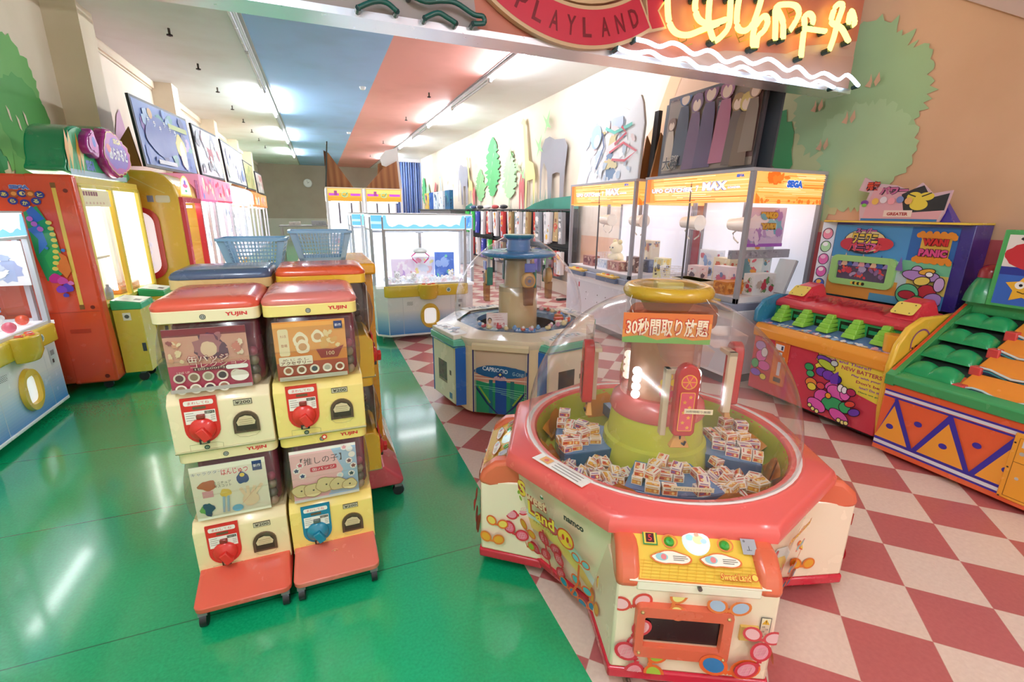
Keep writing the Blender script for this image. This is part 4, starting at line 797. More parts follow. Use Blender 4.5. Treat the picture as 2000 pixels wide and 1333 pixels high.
for side, a0, lab in ((0, math.radians(-135), 'left of the front shelf'), (1, math.radians(-45), 'right of the front shelf')):
    for j in range(52):
        rr_ = R.uniform(.27, .47); a = a0+R.uniform(-.36, .36)+(.0 if j < 26 else 0); lv = j//17
        candy(rr_*math.cos(a), rr_*math.sin(a), .474+.016*lv+R.uniform(0, .01), R.uniform(-.7, .7), R.uniform(-.6, .6), R.uniform(0, 6.3), 'candy boxes heaped in the bowl %s' % lab, 'small candy box in the heap at the bowl bottom, %s' % lab, R.randint(0, 3))
for j in range(14):
    rr_ = R.uniform(.46, .47); a = math.radians(-90)+R.uniform(-.5, .5); candy(rr_*math.cos(a), rr_*math.sin(a), .478+R.uniform(0, .02), R.uniform(-.5, .5), R.uniform(-.5, .5), R.uniform(0, 6.3), 'candy boxes along the front edge of the bowl', 'small candy box lying along the front edge of the bowl', R.randint(0, 3))
# power cable on the tiles
P = [(1.1, 1.05, .03), (.98, 1.1, .012), (.9, 1.06, .012), (.86, .98, .012), (.87, .88, .012), (.93, .78, .012), (1.02, .72, .012), (1.14, .68, .012), (1.25, .68, .03)]
cb_ = B(); pts = [Vector(p) for p in P]; S = []
for i in range(len(pts)-1):
    p0 = pts[max(0, i-1)]; p1 = pts[i]; p2 = pts[i+1]; p3 = pts[min(len(pts)-1, i+2)]
    for j in range(6): t = j/6; S.append(.5*((2*p1)+(-p0+p2)*t+(2*p0-5*p1+4*p2-p3)*t*t+(-p0+3*p1-3*p2+p3)*t**3))
cb_.tube(S, .0065, '8f7c6a', 8); cb_.tube([p+Vector((-.016, -.004, 0)) for p in S], .0065, '8f7c6a', 8)
props(obj('power_cable', cb_, 'plastic', smooth=60), 'grey power cable looping on the tiles under the candy crane game', 'cable')
# ================================================================ CLAW CRANES (white and blue cabinets with yellow control band)
def bands(b, u0, v0, u1, v1, cols):
    """a printed colour run: equal horizontal bands from bottom to top, mixed between the given colours"""
    n = 14
    for i in range(n):
        t = i/(n-1)*(len(cols)-1); j = min(int(t), len(cols)-2); f_ = t-j; a, c = lin(cols[j]), lin(cols[j+1])
        b.add([b.pt(u0, v0+(v1-v0)*i/n), b.pt(u1, v0+(v1-v0)*i/n), b.pt(u1, v0+(v1-v0)*(i+1)/n), b.pt(u0, v0+(v1-v0)*(i+1)/n)], [(0, 1, 2, 3)], tuple(a[q]*(1-f_)+c[q]*f_ for q in range(4)))
def claw_unit(parent, x, y, ztop, zb, cp='d8327c'):
    q = B().cyl((x, y, ztop), (x, y, ztop-.03), .05, c='9a9aa0', n=16).cyl((x, y, ztop-.03), (x, y, zb+.06), .022, .018, 'b4b4ba'); g = obj('gantry', q, 'metal', parent, smooth=40)
    q = B().lathe([(.001, zb+.075), (.05, zb+.07), (.085, zb+.045), (.09, zb+.02), (.07, zb+.005), (.001, zb)], 'a0a09a', 24, ctr=(x, y)); h = obj('claw_head', q, 'gloss', parent, smooth=50)
    for s in (-1, 1):
        q = B().tube([(x+s*.06, y, zb+.01), (x+s*.115, y, zb-.035), (x+s*.1, y, zb-.07), (x+s*.045, y, zb-.125)], .008, cp, 8, flat=1.8); obj('claw_arm', q, 'gloss', h, smooth=50)
def claw_machine(label, loc, rz):
    t = thing('claw_machine', label, 'claw machine', loc, rz); W, D = .625, .78; ch = .13
    plan = lambda k: [(-W+ch, -.0-k), (W-ch, -.0-k), (W+k, ch), (W+k, D), (-W-k, D), (-W-k, ch)]
    plan = lambda k: [(-W+ch, -k), (W-ch, -k), (W+k, ch*.9), (W+k, D), (-W-k, D), (-W-k, ch*.9)]
    b = B().prism(plan(0), .085, .7, 'e9edf2'); b.frame((0, 0, 0), (1, 0, 0), (0, 0, 1)); bands(b, -W+ch+.004, .09, W-ch-.004, .4, ['4f8fd8', '9cc4ea', 'e9edf2'])
    b.line('c8d0dc', [(-W+ch+.18, .09), (-W+ch+.18, .55)], .004); b.line('c8d0dc', [(W-ch-.2, .09), (W-ch-.2, .55)], .004)
    b.frame((-W, ch*.9, 0), (ch, -ch*.9, 0), (0, 0, 1)); bands(b, .004, .09, .17, .4, ['4f8fd8', '9cc4ea', 'e9edf2']); b.frame((W-ch, 0, 0), (ch, ch*.9, 0), (0, 0, 1)); bands(b, .004, .09, .17, .4, ['4f8fd8', '9cc4ea', 'e9edf2'])
    b.frame((-W, D, 0), (0, -1, 0), (0, 0, 1)); bands(b, .004, .09, D-ch, .4, ['6fa4e0', 'b4d0ee', 'e9edf2']); b.frame((W, ch, 0), (0, 1, 0), (0, 0, 1)); bands(b, .004, .09, D-ch-.01, .4, ['6fa4e0', 'b4d0ee', 'e9edf2'])
    obj('body', b, 'gloss', t); obj('bottom_trim', B().prism(plan(.006), .065, .09, 'eef2f6'), 'gloss', t, bev=.004)
    for x, y in ((-W+.08, .2), (W-.08, .2), (-W+.08, D-.08), (W-.08, D-.08)): castor(t, x, y, .07, c='b8b8bc')
    b = B().prism([(-W+ch+.01, -.035), (W-ch-.01, -.035), (W-ch+.04, .02), (-W+ch-.04, .02)], .565, .705, 'e2c53c'); bnd = obj('control_band', b, 'gloss', t, bev=.012)
    q = B(); hx = [(.0+.125*math.cos(a), -.03+.11*math.sin(a)) for a in (PI+PI*i/14 for i in range(15))]
    q.loft([[(x*.8, y*.8, .535) for x, y in hx], [(x, y, .6) for x, y in hx], [(x, y, .72) for x, y in hx]], 'dcb93a'); cs = obj('button_pod', q, 'gloss', bnd, bev=.01)
    for x, y in ((-.06, -.06), (0, -.095), (.06, -.06)):
        q = B().lathe([(.001, .735), (.02, .732), (.026, .722)], 'e8684a', 14, ctr=(x, y)).lathe([(.001, .738), (.015, .736)], 'f8efe8', 14, ctr=(x, y)); obj('push_button', q, 'gloss', cs, smooth=40)
    q = B().frame((0, -.0355, 0), (1, 0, 0), (0, 0, 1)); q.disc('e8efe4', .26, .635, .03); q.star('6a9a9c', .26, .635, .024, .7, 8); obj('band_sticker', q, 'print', bnd)
    # oval prize door
    q = B(); o_ = [(.125*math.cos(a), .16*math.sin(a)) for a in ts[::2]]; i_ = [(x, y) for x, y in [(.078*(abs(math.cos(a))**.55)*(1 if math.cos(a) > 0 else -1), .1*(abs(math.sin(a))**.55)*(1 if math.sin(a) > 0 else -1)) for a in ts[::2]]]
    q.loft([[(.02+x, -.002, .31+z) for x, z in o_], [(.02+x*.96, -.03, .31+z*.96) for x, z in o_], [(.02+x*1.05, -.032, .31+z*1.05) for x, z in i_], [(.02+x, -.004, .31+z) for x, z in i_]], 'dfb83c', False, False); dr = obj('prize_door', q, 'gloss', t, smooth=50)
    q = B().frame((.02, -.002, .31), (1, 0, 0), (0, 0, 1), base=.002); q.poly('f1f4f8', i_); obj('door_flap', q, 'back0.3', dr, label='white prize flap')
    q = B().frame((0, -.0, 0), (1, 0, 0), (0, 0, 1), base=.001)
    for i in range(5):
        for j in range(4): q.disc('5a6068', -.26+.014*i+.007*(j % 2), .46+.012*j, .004, n=8)
    obj('speaker_grille', q, 'print', t); q = B().frame((0, 0, 0), (1, 0, 0), (0, 0, 1), base=.001)
    for u, v in ((.42, .49), (.4, .43)): q.rect('3a3f48', u-.012, v-.012, u+.012, v+.012)
    q.rect('cfd6de', .37, .38, .46, .53); q.rect('2c2f38', .395, .4, .42, .43); q.rect('8a909a', .39, .46, .445, .5); obj('coin_plate', q, 'print', t)
    # glass box
    zg0, zg1, zt = .705, 1.36, 1.56
    b = B()
    for x, y in ((-W+ch, 0), (W-ch, 0), (-W, ch*.9), (W, ch*.9), (-W, D-.02), (W, D-.02)): b.box(x-.018, y-.004, zg0, x+.018, y+.03, zg1+.16, 'c3c7d0')
    for z in (zg0, zg1): b.box(-W+ch, -.002, z, W-ch, .02, z+.022, 'd7dbe2'); b.box(-W, D-.03, z, W, D, z+.022, 'd7dbe2'); b.box(-W-.01, ch, z, -W+.014, D, z+.022, 'd7dbe2'); b.box(W-.014, ch, z, W+.01, D, z+.022, 'd7dbe2')
    obj('frame', b, 'plastic', t)
    obj('back_wall', B().box(-W+.01, D-.05, zg0, W-.01, D-.035, zg1+.18, 'f4f7fb'), 'back1.3', t); obj('field_floor', B().box(-W+.01, .02, zg0-.03, W-.01, D-.05, zg0, 'f2f2f4'), 'back0.3', t)  # wall and floor glow by themselves to look brightly lit
    obj('rear_poster', B().box(-W+.12, D-.06, zg0+.1, W-.3, D-.052, zg1-.1, 'eef2fa'), 'back0.3', t)
    g = B().quad((-W+ch, .004, zg0), (W-ch, .004, zg0), (W-ch, .004, zg1), (-W+ch, .004, zg1), 'fafcff'); g.quad((-W, ch*.9, zg0), (-W+ch, .004, zg0), (-W+ch, .004, zg1), (-W, ch*.9, zg1), 'fafcff'); g.quad((W-ch, .004, zg0), (W, ch*.9, zg0), (W, ch*.9, zg1), (W-ch, .004, zg1), 'fafcff')
    g.quad((-W, D, zg0), (-W, ch, zg0), (-W, ch, zg1), (-W, D, zg1), 'fafcff'); g.quad((W, ch, zg0), (W, D, zg0), (W, D, zg1), (W, ch, zg1), 'fafcff'); obj('glass_pane', g, 'glass', t)
    b = B().prism(plan(.004), zg1+.02, zt-.012, 'eef4fa'); b.frame((0, -.004, 0), (1, 0, 0), (0, 0, 1)); b.rect('6fb4dc', -W+ch, 1.385, W-ch, 1.54); b.poly('fdf6da', [(-.46, 1.54), (.46, 1.54), (.43, 1.45)]+[(.43-.86*i/24, 1.425+.016*math.sin(i*1.3)) for i in range(25)]+[(-.45, 1.46)])
    b.frame((-W-.004, ch*.9, 0), (ch, -ch*.9, 0), (0, 0, 1)); b.rect('5aa6d8', .01, 1.385, .17, 1.54); b.rect('a8d4ee', .01, 1.44, .17, 1.47); b.frame((W-ch, -.004, 0), (ch, ch*.9, 0), (0, 0, 1)); b.rect('5a9cd8', .01, 1.385, .17, 1.54); b.scrawl(['8fc0ec', '3a78c0'], .01, 1.385, .17, 1.54, 8, (.01, .04), 3)
    b.frame((-W-.004, D, 0), (0, -1, 0), (0, 0, 1)); b.rect('dfeef8', .01, 1.385, D-ch, 1.54); obj('lightbox_header', b, 'back0.8', t)
    obj('top_cap', B().prism(plan(.012), zt-.012, zt, 'c4c8cc'), 'plastic', t)
    obj('lamp', B().box(-.45, .1, zg1+.0, .45, .16, zg1+.018, 'ffffff'), 'emit8', t, label='white tube lamp above the prizes')
    obj('gantry_rail', B().box(-W+.02, .33, zg1-.03, W-.02, .36, zg1-.005, '9aa0aa').box(-W+.02, .42, zg1-.03, W-.02, .45, zg1-.005, '9aa0aa'), 'metal', t)
    claw_unit(t, .0, .38, zg1-.01, 1.06)
    return t
claw_machine('white and blue claw machine with yellow control band facing the camera in the middle', (1.19, 5.75, 0), 0)
claw_machine('white and blue claw machine with yellow control band, standing at the left edge', (-2.06, 4.205, 0), PI/2)
claw_machine('white claw machine partly hidden behind the middle one', (1.07, 7.2, 0), 0)
def prize(name, label, cat, bd, loc, rz=0, m='print', grp=None, bev=0, smooth=None):
    o = obj(name, bd, m, None, bev, smooth); o.location = loc; o.rotation_euler = (0, 0, rz); return props(o, label, cat, grp)
def pbox(w, d, h, base, cols, seed, n=10):
    b = B().box(-w/2, -d/2, 0, w/2, d/2, h, base)
    for O, U, ww in (((-w/2, -d/2, 0), (1, 0, 0), w), ((w/2, -d/2, 0), (0, 1, 0), d), ((-w/2, d/2, 0), (0, -1, 0), d)):
        b.frame(O, U, (0, 0, 1)); b.clip = (.002, .002, ww-.002, h-.002); b.scrawl(cols, 0, 0, ww, h, n, (min(ww, h)*.08, min(ww, h)*.28), seed)
    b.clip = None; return b
def plush(c1, c2, s=1.0, ears=True):
    b = B().ball((0, 0, .07*s), .075*s, c1, 14, 1.05, .9, .95).ball((0, -.01*s, .17*s), .062*s, c1, 14)
    if ears: b.ball((-.042*s, 0, .23*s), .024*s, c2, 10).ball((.042*s, 0, .23*s), .024*s, c2, 10)
    for x in (-.022, .022): b.ball((x*s, -.066*s, .178*s), .008*s, '222222', 8)
    b.ball((0, -.068*s, .158*s), .013*s, c2, 8)
    for x in (-.07, .07): b.ball((x*s, -.03*s, .09*s), .026*s, c1, 10); b.ball((x*.7*s, -.06*s, .025*s), .032*s, c1, 10)
    return b
# prizes in the middle machine
prize('poster_board', 'mauve and cream picture board behind the claw in the middle machine', 'board', pbox(.3, .012, .28, 'ecdcf2', ['c9a8e0', 'f4e8f8', 'e8d0e8', 'f6f0f8'], 3), (.97, 6.2, .706))
prize('poster_board', 'pale picture board with yellow patch beside the blue one in the middle machine', 'board', pbox(.3, .012, .3, 'f3eef4', ['f6e79a', 'f0c8c8', 'dfe8f6', 'f4f0fa', 'e89ab0'], 5), (1.25, 6.26, .706))
prize('poster_board', 'blue picture board standing at the right inside the middle machine', 'board', pbox(.26, .012, .36, '4f78d0', ['6f94e0', '3a5cb8', '9ab8f0', '7ad0b0', '5a80d8'], 8, 14), (1.52, 6.18, .706), -.12)
for i, (x, y, c1, c2) in enumerate(((.86, 6.0, 'f6f4f4', 'd8d0d8'), (1.05, 5.92, 'f8f6f4', 'f0c0c8'), (1.55, 5.97, 'f8f6f4', 'e8d8a0'))):
    prize('plush_toy', ['white plush toy at the left inside the middle machine', 'white plush toy with pink ears under the middle claw', 'cream-eared white plush toy at the right inside the middle machine'][i], 'plush toy', plush(c1, c2, .62), (x, y, .706), .2*i, 'fuzzy', smooth=60)
R = random.Random(5)
sb = B()
for i in range(150): sb.ball((R.uniform(-.48, .48), R.uniform(.06, .4), R.uniform(.0, .035)), R.uniform(.02, .035), R.choice(['f8f8f8', 'f2f4f8', 'f6f0e8', 'eaf0f8', 'f6e0e4']), 6)
o = obj('white_filler_balls', sb, 'fuzzy', smooth=60); o.location = (1.19, 5.78, .72); props(o, 'loose white filler balls spread on the floor of the middle claw machine', 'filler', kind='stuff')
# prizes in the left machine
for i, (x, y, c1, c2, s) in enumerate(((-2.3, 4.5, 'f4f2ee', '8fa8d8', .9), (-2.25, 4.25, 'f0ead0', 'e8c070', .8), (-2.22, 3.95, 'f4f4f4', 'e07070', .8))):
    prize('plush_toy', ['white plush toy with blue ears near the far post of the left claw machine', 'cream plush toy in the middle of the left claw machine', 'white plush toy with red ears nearest the photo edge in the left claw machine'][i], 'plush toy', plush(c1, c2, s), (x, y, .706), PI/2, 'fuzzy', smooth=60)
for i, (x, y, c) in enumerate(((-2.2, 4.66, 'e8583c'), (-2.15, 4.38, 'e0607a'))): prize('ball', ['orange red ball beside the far post inside the left claw machine', 'pink ball lying at the front glass of the left claw machine'][i], 'ball', B().ball((0, 0, .04), .04, c, 16), (x, y, .706), 0, 'gloss', smooth=60)
q = pbox(.6, .01, .34, 'f4f6fa', ['fdfdfe', 'e8eef8', 'c8d6f0', 'a8b8e0'], 12, 16); prize('sketch_board', 'white picture board with pale blue line drawings inside the left claw machine', 'board', q, (-2.7+.0, 4.2, .95), PI/2)
bpy.data.objects['sketch_board'].location = (-2.43, 4.76, 1.0); bpy.data.objects['sketch_board'].rotation_euler = (0, 0, 0)
# ================================================================ LARGE CATCHERS WITH ORANGE HEADERS (right wall)
def catcher(label, loc, rz, W, side, z0=.85, H=1.985, D=.93):
    t = thing('prize_catcher', label, 'claw machine', loc, rz); hw = W/2; zh = 1.70
    b = B().box(-hw, 0, .09, hw, D, z0-.12, 'eceef2'); b.box(-hw, -.05, z0-.12, hw, D, z0-.05, '8b93a8'); b.frame((0, -.001, 0), (1, 0, 0), (0, 0, 1)); b.rect('d8dce4', -hw+.02, .12, hw-.02, z0-.2); b.rect('c9344c', -.42, .55, -.39, .62)
    for u in (-.2, .1, .3): b.disc('333', u, .5, .008); b.disc('333', u, .4, .008)
    obj('body', b, 'gloss', t, bev=.006); obj('plinth', B().box(-hw+.03, .05, 0, hw-.03, D-.03, .09, '55585e'), 'matte', t)
    for x in (-W*.25, W*.25):
        q = B().box(x-.2, -.1, z0-.06, x+.2, .0, z0-.03, 'd9b45a'); q.box(x-.23, -.09, z0-.12, x+.23, 0, z0-.06, '5f708c'); cp = obj('control_shelf', q, 'gloss', t, bev=.008)
        for u in (-.1, .0, .1): obj('push_button', B().lathe([(.001, z0-.014), (.02, z0-.016), (.026, z0-.03)], 'e8c050' if u else 'd8583c', 14, ctr=(x+u, -.05)), 'gloss', cp, smooth=40)
    b = B()
    for x, y in ((-hw, 0), (hw-.04, 0), (-hw, D-.04), (hw-.04, D-.04)): b.box(x, y, z0-.05, x+.04, y+.04, H-.03, '9c9ca4')
    b.box(-hw, -.004, H-.03, hw, D, H, 'b4b4bc'); b.box(-hw, 0, z0-.05, hw, .03, z0-.0, 'a4a4ac')
    obj('frame', b, 'plastic', t, bev=.003)
    b = B(); b.box(-hw+.04, .006, zh, hw-.04, .03, H-.03, 'f0a04a'); b.frame((0, .006, 0), (1, 0, 0), (0, 0, 1)); a = hw-.042
    b.rect('f2b468', -a, zh, a, H-.03)
    cols = ['e07420', 'f0a044', 'f6cc8a', 'fbe6c0', 'f8d8a0', 'f0ae54', 'ea8a30', 'f6d098']; R = random.Random(4)
    for i in range(26): v = zh+.01+(H-.045-zh)*i/26; u0 = -a+R.uniform(0, a*.9); b.rect(R.choice(cols), u0, v, min(a, u0+R.uniform(.3, 1.3)), v+R.uniform(.003, .01))
    b.rect('e46a1c', -a, zh, -a+.07, H-.03); b.poly('ee8a34', [(-a+.07, zh), (-a+.16, zh), (-a+.1, H-.03), (-a+.07, H-.03)]); b.rect('f09a4a', -a, zh, a, zh+.012)
    b.otext('ffffff', '6a6aa0', 'UFO CATCHER', -.28, 1.83, .042, .62, .04, .07); b.otext('ffffff', '6a6aa0', '7', .09, 1.835, .055, .035, .04, .07); b.otext('ffffff', '7a7aa8', 'MAX', .31, 1.85, .075, .3, .05, .06); b.otext('ffffff', '7a7aa8', 'LOADER', .545, 1.83, .018, .14, .04, .1); b.text('2a5ab0', 'SEGA', .6, 1.925, .026, .085, .08)
    b.rect('c8854a', -.2, 1.785, .45, 1.788)
    obj('lit_header', b, 'back0.6', t, label='backlit orange header sign')
    for s in (-1, 1):
        q = B(); x = s*hw; 
        if s > 0: q.frame((hw-.004, .04, 0), (0, 1, 0), (0, 0, 1)); u0, u1 = 0, D-.08
        else: q.frame((-hw+.004, D-.04, 0), (0, -1, 0), (0, 0, 1)); u0, u1 = 0, D-.08
        q.rect('f6b866', u0, 1.69, u1, H-.03); R = random.Random(9)
        for i in range(34): v = 1.695+(H-.04-1.7)*i/34; w0 = R.uniform(0, u1*.7); q.rect(R.choice(cols), w0, v, min(u1, w0+R.uniform(.2, .8)), v+R.uniform(.002, .008))
        q.clip = (0, 1.69, u1, H-.03); q.scrawl(['c8561a', 'd86a20', 'e07a2a'], u0+.08, 1.85, u0+.4, H-.03, 14, (.02, .07), 3); q.poly('e88230', [(u0, 1.69), (u0+.06, 1.69), (u0+.05, 1.74), (u0, 1.78)]); q.scrawl(['e8782a'], u0, 1.68, u1, 1.74, 16, (.01, .03), 8)
        q.otext('2f62c0', 'e8f0fc', 'SEGA', u0+.45, 1.86, .062, .2, .09, .06); obj('lit_side_sign', q, 'back0.45', t)
    g = B().quad((-hw+.04, .012, z0), (hw-.04, .012, z0), (hw-.04, .012, zh), (-hw+.04, .012, zh), 'fbfcff'); g.quad((-hw+.01, D, z0), (-hw+.01, .04, z0), (-hw+.01, .04, zh), (-hw+.01, D, zh), 'fbfcff'); g.quad((hw-.01, .04, z0), (hw-.01, D, z0), (hw-.01, D, zh), (hw-.01, .04, zh), 'fbfcff'); obj('glass_pane', g, 'glass', t)
    obj('sliding_door_edge', B().box(-.006, .0, z0, .006, .016, zh+.2, '5a5a60'), 'plastic', t)
    obj('back_wall', B().box(-hw+.04, D-.03, z0-.05, hw-.04, D-.015, H-.04, 'dcdce6'), 'back0.3', t); obj('field_floor', B().box(-hw+.03, .03, z0-.05, hw-.03, D-.03, z0-.0, 'f0ecec'), 'plastic', t)  # back wall given faint emission, standing in for lamp light
    obj('lamp', B().box(-hw+.1, .12, zh+.02, hw-.1, .17, zh+.04, 'fff9f0').box(-hw+.1, .6, zh+.02, hw-.1, .65, zh+.04, 'fff9f0'), 'emit4.5', t, label='white tube lamps under the header', kind='stuff')
    for x in (-W*.25, W*.22):
        q = B().cyl((x, .42, zh+.02), (x, .42, 1.56), .025, c='8c8c94', n=12); cu_ = obj('gantry', q, 'metal', t, smooth=40)
        q = B().cyl((x-.16, .42, 1.5), (x+.1, .42, 1.5), .06, .085, 'e2e0da', 20); q.cyl((x-.165, .42, 1.5), (x-.15, .42, 1.5), .05, c='55606a', n=20); h = obj('claw_head', q, 'gloss', t, smooth=40)
        for s in (-1, 1): obj('claw_arm', B().tube([(x+s*.05, .42, 1.46), (x+s*.12, .42, 1.41), (x+s*.1, .42, 1.36), (x+s*.04, .42, 1.32)], .008, 'd8d4cc', 8), 'plastic', h, smooth=40)
    return t
UX = 3.47
catcher('catcher with orange lit header, nearer of the two along the right wall', (UX, 3.835, 0), -PI/2, 1.46, 1)
catcher('catcher with orange lit header, farther of the two along the right wall', (UX, 5.515, 0), -PI/2, 1.56, 1)
# prizes inside them
def cprize(name, label, cat, bd, dx, y, z=.851, rz=-PI/2, m='print', **k): return prize(name, label, cat, bd, (UX+dx, y, z), rz, m, **k)
q = pbox(.52, .012, .36, 'dcc8ea', ['c8a8dc', 'f2ecf8', '9ad0e0', 'b088cc', 'e8d8f0', '7ab8d0'], 21, 22); q.frame((-.26, -.006, 0), (1, 0, 0), (0, 0, 1), base=.006); q.rect('a860c8', 0, 0, .52, .03)
q.otext('d8b048', 'a8642c', 'TAKO', .3, .29, .06, .22, .1, .1); q.otext('d8b048', 'a8642c', 'YAKI', .3, .19, .055, .2, .1, .1)
cprize('picture_board', 'mauve and turquoise picture board with golden letters behind the near side glass', 'poster', q, .42, 3.28, 1.3, -.0)
cprize('shelf_ledge', 'grey printed ledge under the mauve picture board', 'shelf', pbox(.75, .05, .08, 'a4a4ac', ['8a8a94', 'b8b8c0'], 3, 24), .45, 3.31, 1.19, -.0)
cprize('figure_box', 'white prize box with two small red figures printed on it, at the near side glass', 'box', pbox(.28, .12, .2, 'eeeeea', ['d8d8d0', '6a9a5a', 'c84a5a', 'c9b8a8', 'e8e8e0'], 6, 14), .42, 3.24, .852, -.0)
q = B().box(-.015, -.09, 0, .015, .09, .34, 'e8eef0', M=Matrix.Rotation(.35, 4, 'Y')); q.frame((-.015, -.09, 0), (1, 0, 0), (0, 0, 1)); cprize('leaning_box', 'thin white box with teal edge leaning in the near catcher', 'box', q.box(.0155, -.09, 0, .02, .09, .34, '2f8a94', M=Matrix.Rotation(.35, 4, 'Y')), .66, 3.24, .852, 0)
cprize('prize_crate', 'orange wicker patterned prize crate low behind the front post of the near catcher', 'crate', pbox(.3, .16, .12, 'e08a34', ['c8702a', 'f0a850'], 8, 40), .22, 3.38, .852, 0)
for i, (dx, y, w, h, base, cols, lab) in enumerate((
    (.3, 3.55, .2, .24, 'f4e6ee', ['e8b8cc', 'f8f0f4', 'd87a9a', '8a9ac8'], 'pink and white boxed figure behind the near front post'),
    (.5, 3.75, .22, .3, 'efe2c0', ['e8b04a', 'd86a4a', 'f4ecd8', '6a5a4a'], 'cream figure box with orange print in the near catcher'),
    (.35, 3.98, .18, .2, 'f0d8d8', ['c85a6a', 'f4e8e8', '6a5a6a'], 'small pinkish figure box right of the wire basket'),
    (.6, 4.05, .25, .36, 'e8ecf4', ['8aa8d8', 'd8e0f0', 'c86a7a', '5a5a6a'], 'tall pale blue figure box at the back of the near catcher'),
    (.62, 3.5, .3, .55, 'dfe8e8', ['6a9aa8', 'e06a7a', 'f0f0ec', '4a4a52', 'e8a03c'], 'big figure poster box at the back of the near catcher'),
    (.25, 4.45, .16, .24, 'f2e8a8', ['e8c83a', 'f8f4d8', '5a4a3a'], 'yellow plush box left of the wire basket'),
    (.3, 5.05, .2, .2, '7a5a54', ['a87a6a', 'd8c0b0', '4a3a3a'], 'brown figure box at the near end of the far catcher'),
    (.2, 5.3, .26, .12, 'b8847a', ['8a4a4a', 'e0c8b0', 'a86a5a'], 'low reddish box in the far catcher'),
    (.22, 5.6, .24, .12, 'd8dce6', ['a8b8d0', 'f0f0f4'], 'low pale box in the far catcher'),
    (.2, 5.95, .26, .14, 'b0746c', ['7a3a44', 'd8b0a0'], 'low dark red box at the far end of the far catcher'),
    (.6, 5.15, .26, .4, 'f0e0b8', ['e0a040', 'b86a4a', 'f4f0e4', '5a6a8a'], 'tall orange figure box at the back of the far catcher'),
    (.5, 5.0, .13, .16, '4a5a80', ['6a7aa0', '3a4a70'], 'dark blue box near the centre post of the far catcher'))):
    cprize('figure_box', lab, 'box', pbox(w, .12, h, base, cols, 30+i, 14), dx, y, group=None) if False else cprize('figure_box', lab, 'box', pbox(w, .12, h, base, cols, 30+i, 14), dx, y)
def wirebasket(label, x, y):
    b = B(); r0, r1, h = .1, .13, .16
    for i in range(20): a = 2*PI*i/20; b.cyl((r0*math.cos(a), r0*math.sin(a), .003), (r1*math.cos(a), r1*math.sin(a), h), .0022, c='e8e8ee', n=5)
    for j in range(8): z = .003+(h-.003)*j/7; r_ = r0+(r1-r0)*j/7; b.tube([(r_*math.cos(a), r_*math.sin(a), z) for a in (2*PI*i/24 for i in range(24))], .0022 if j < 7 else .004, 'e8e8ee', 5, True)
    o = obj('wire_basket', b, 'plastic', smooth=50); o.location = (x, y, .852); return props(o, label, 'basket')
wirebasket('round white wire basket in the near catcher', UX+.2, 4.22); wirebasket('white wire basket at the far end of the far catcher', UX+.55, 6.1)
q = B().box(-.2, -.1, 0, .2, .1, .09, 'f2e2b4'); q.box(-.21, -.11, .06, .21, .11, .09, 'f6ecc8'); cprize('prize_tray', 'cream open tray with yellow rim in the near catcher', 'tray', q, .22, 3.78, .851)
bpy.data.objects['prize_tray'].location.x = UX+.12
q = B().box(-.2, -.1, 0, .2, .1, .09, 'efd9a0'); cprize('prize_tray', 'cream closed tray in the far catcher', 'tray', q, .45, 5.42, .851)
o = prize('plush_toy', 'large cream hooded plush hanging in the far catcher', 'plush toy', plush('efe6c4', 'd8c890', 1.5), (UX+.5, 5.75, .851), -PI/2, 'fuzzy', smooth=60)
# ================================================================ HANGING NEON SIGN
NEON_Y = [[(2.209, 2.934), (2.225, 2.84), (2.253, 2.781), (2.308, 2.746), (2.4, 2.747), (2.5, 2.786), (2.57, 2.817), (2.651, 2.85)], [(2.436, 2.968), (2.439, 2.913), (2.467, 2.86), (2.524, 2.836), (2.609, 2.844), (2.712, 2.881)], [(2.732, 3.014), (2.742, 2.929), (2.742, 2.84), (2.687, 2.774), (2.637, 2.741)], [(2.553, 2.987), (2.565, 2.846), (2.625, 2.744)], [(2.808, 3.026), (2.805, 2.923), (2.831, 2.845), (2.901, 2.84), (2.961, 2.893), (2.998, 2.996), (3.009, 3.057)], [(2.991, 2.744), (2.977, 2.842), (3.015, 2.916), (3.066, 2.953), (3.098, 2.92), (3.074, 2.863), (3.024, 2.818), (3.02, 2.748)], [(3.194, 2.816), (3.174, 2.93), (3.16, 3.02), (3.251, 3.052), (3.35, 3.056), (3.392, 3.015), (3.364, 2.949), (3.326, 2.896)], [(3.271, 2.834), (3.246, 2.94), (3.175, 3.007)], [(3.482, 2.739), (3.473, 2.852), (3.466, 2.955), (3.454, 3.001), (3.498, 3.03), (3.544, 3.005), (3.542, 2.965)], [(3.459, 2.93), (3.696, 2.942)], [(3.772, 2.823), (3.8, 2.918), (3.812, 3.019), (3.838, 3.12), (3.804, 3.139), (3.758, 3.108), (3.746, 3.01), (3.865, 2.985), (3.974, 2.907)], [(3.932, 3.019), (3.94, 3.111), (4.003, 3.045), (3.976, 3.017)]]
WAVES = [[(1.978, 2.662), (2.064, 2.659), (2.164, 2.644), (2.259, 2.677), (2.342, 2.669), (2.451, 2.635), (2.563, 2.671), (2.642, 2.658), (2.738, 2.62), (2.868, 2.662), (2.99, 2.637), (3.125, 2.684), (3.215, 2.671), (3.339, 2.632), (3.447, 2.668), (3.595, 2.613), (3.734, 2.658), (3.899, 2.628), (4.002, 2.673), (4.156, 2.609)], [(1.849, 2.597), (1.916, 2.584), (1.991, 2.586), (2.095, 2.606), (2.187, 2.581), (2.279, 2.577), (2.39, 2.6), (2.491, 2.563), (2.579, 2.558), (2.673, 2.591), (2.79, 2.573), (2.9, 2.609), (3.049, 2.577), (3.18, 2.599), (3.317, 2.556), (3.454, 2.586), (3.594, 2.563), (3.695, 2.598), (3.874, 2.568)]]
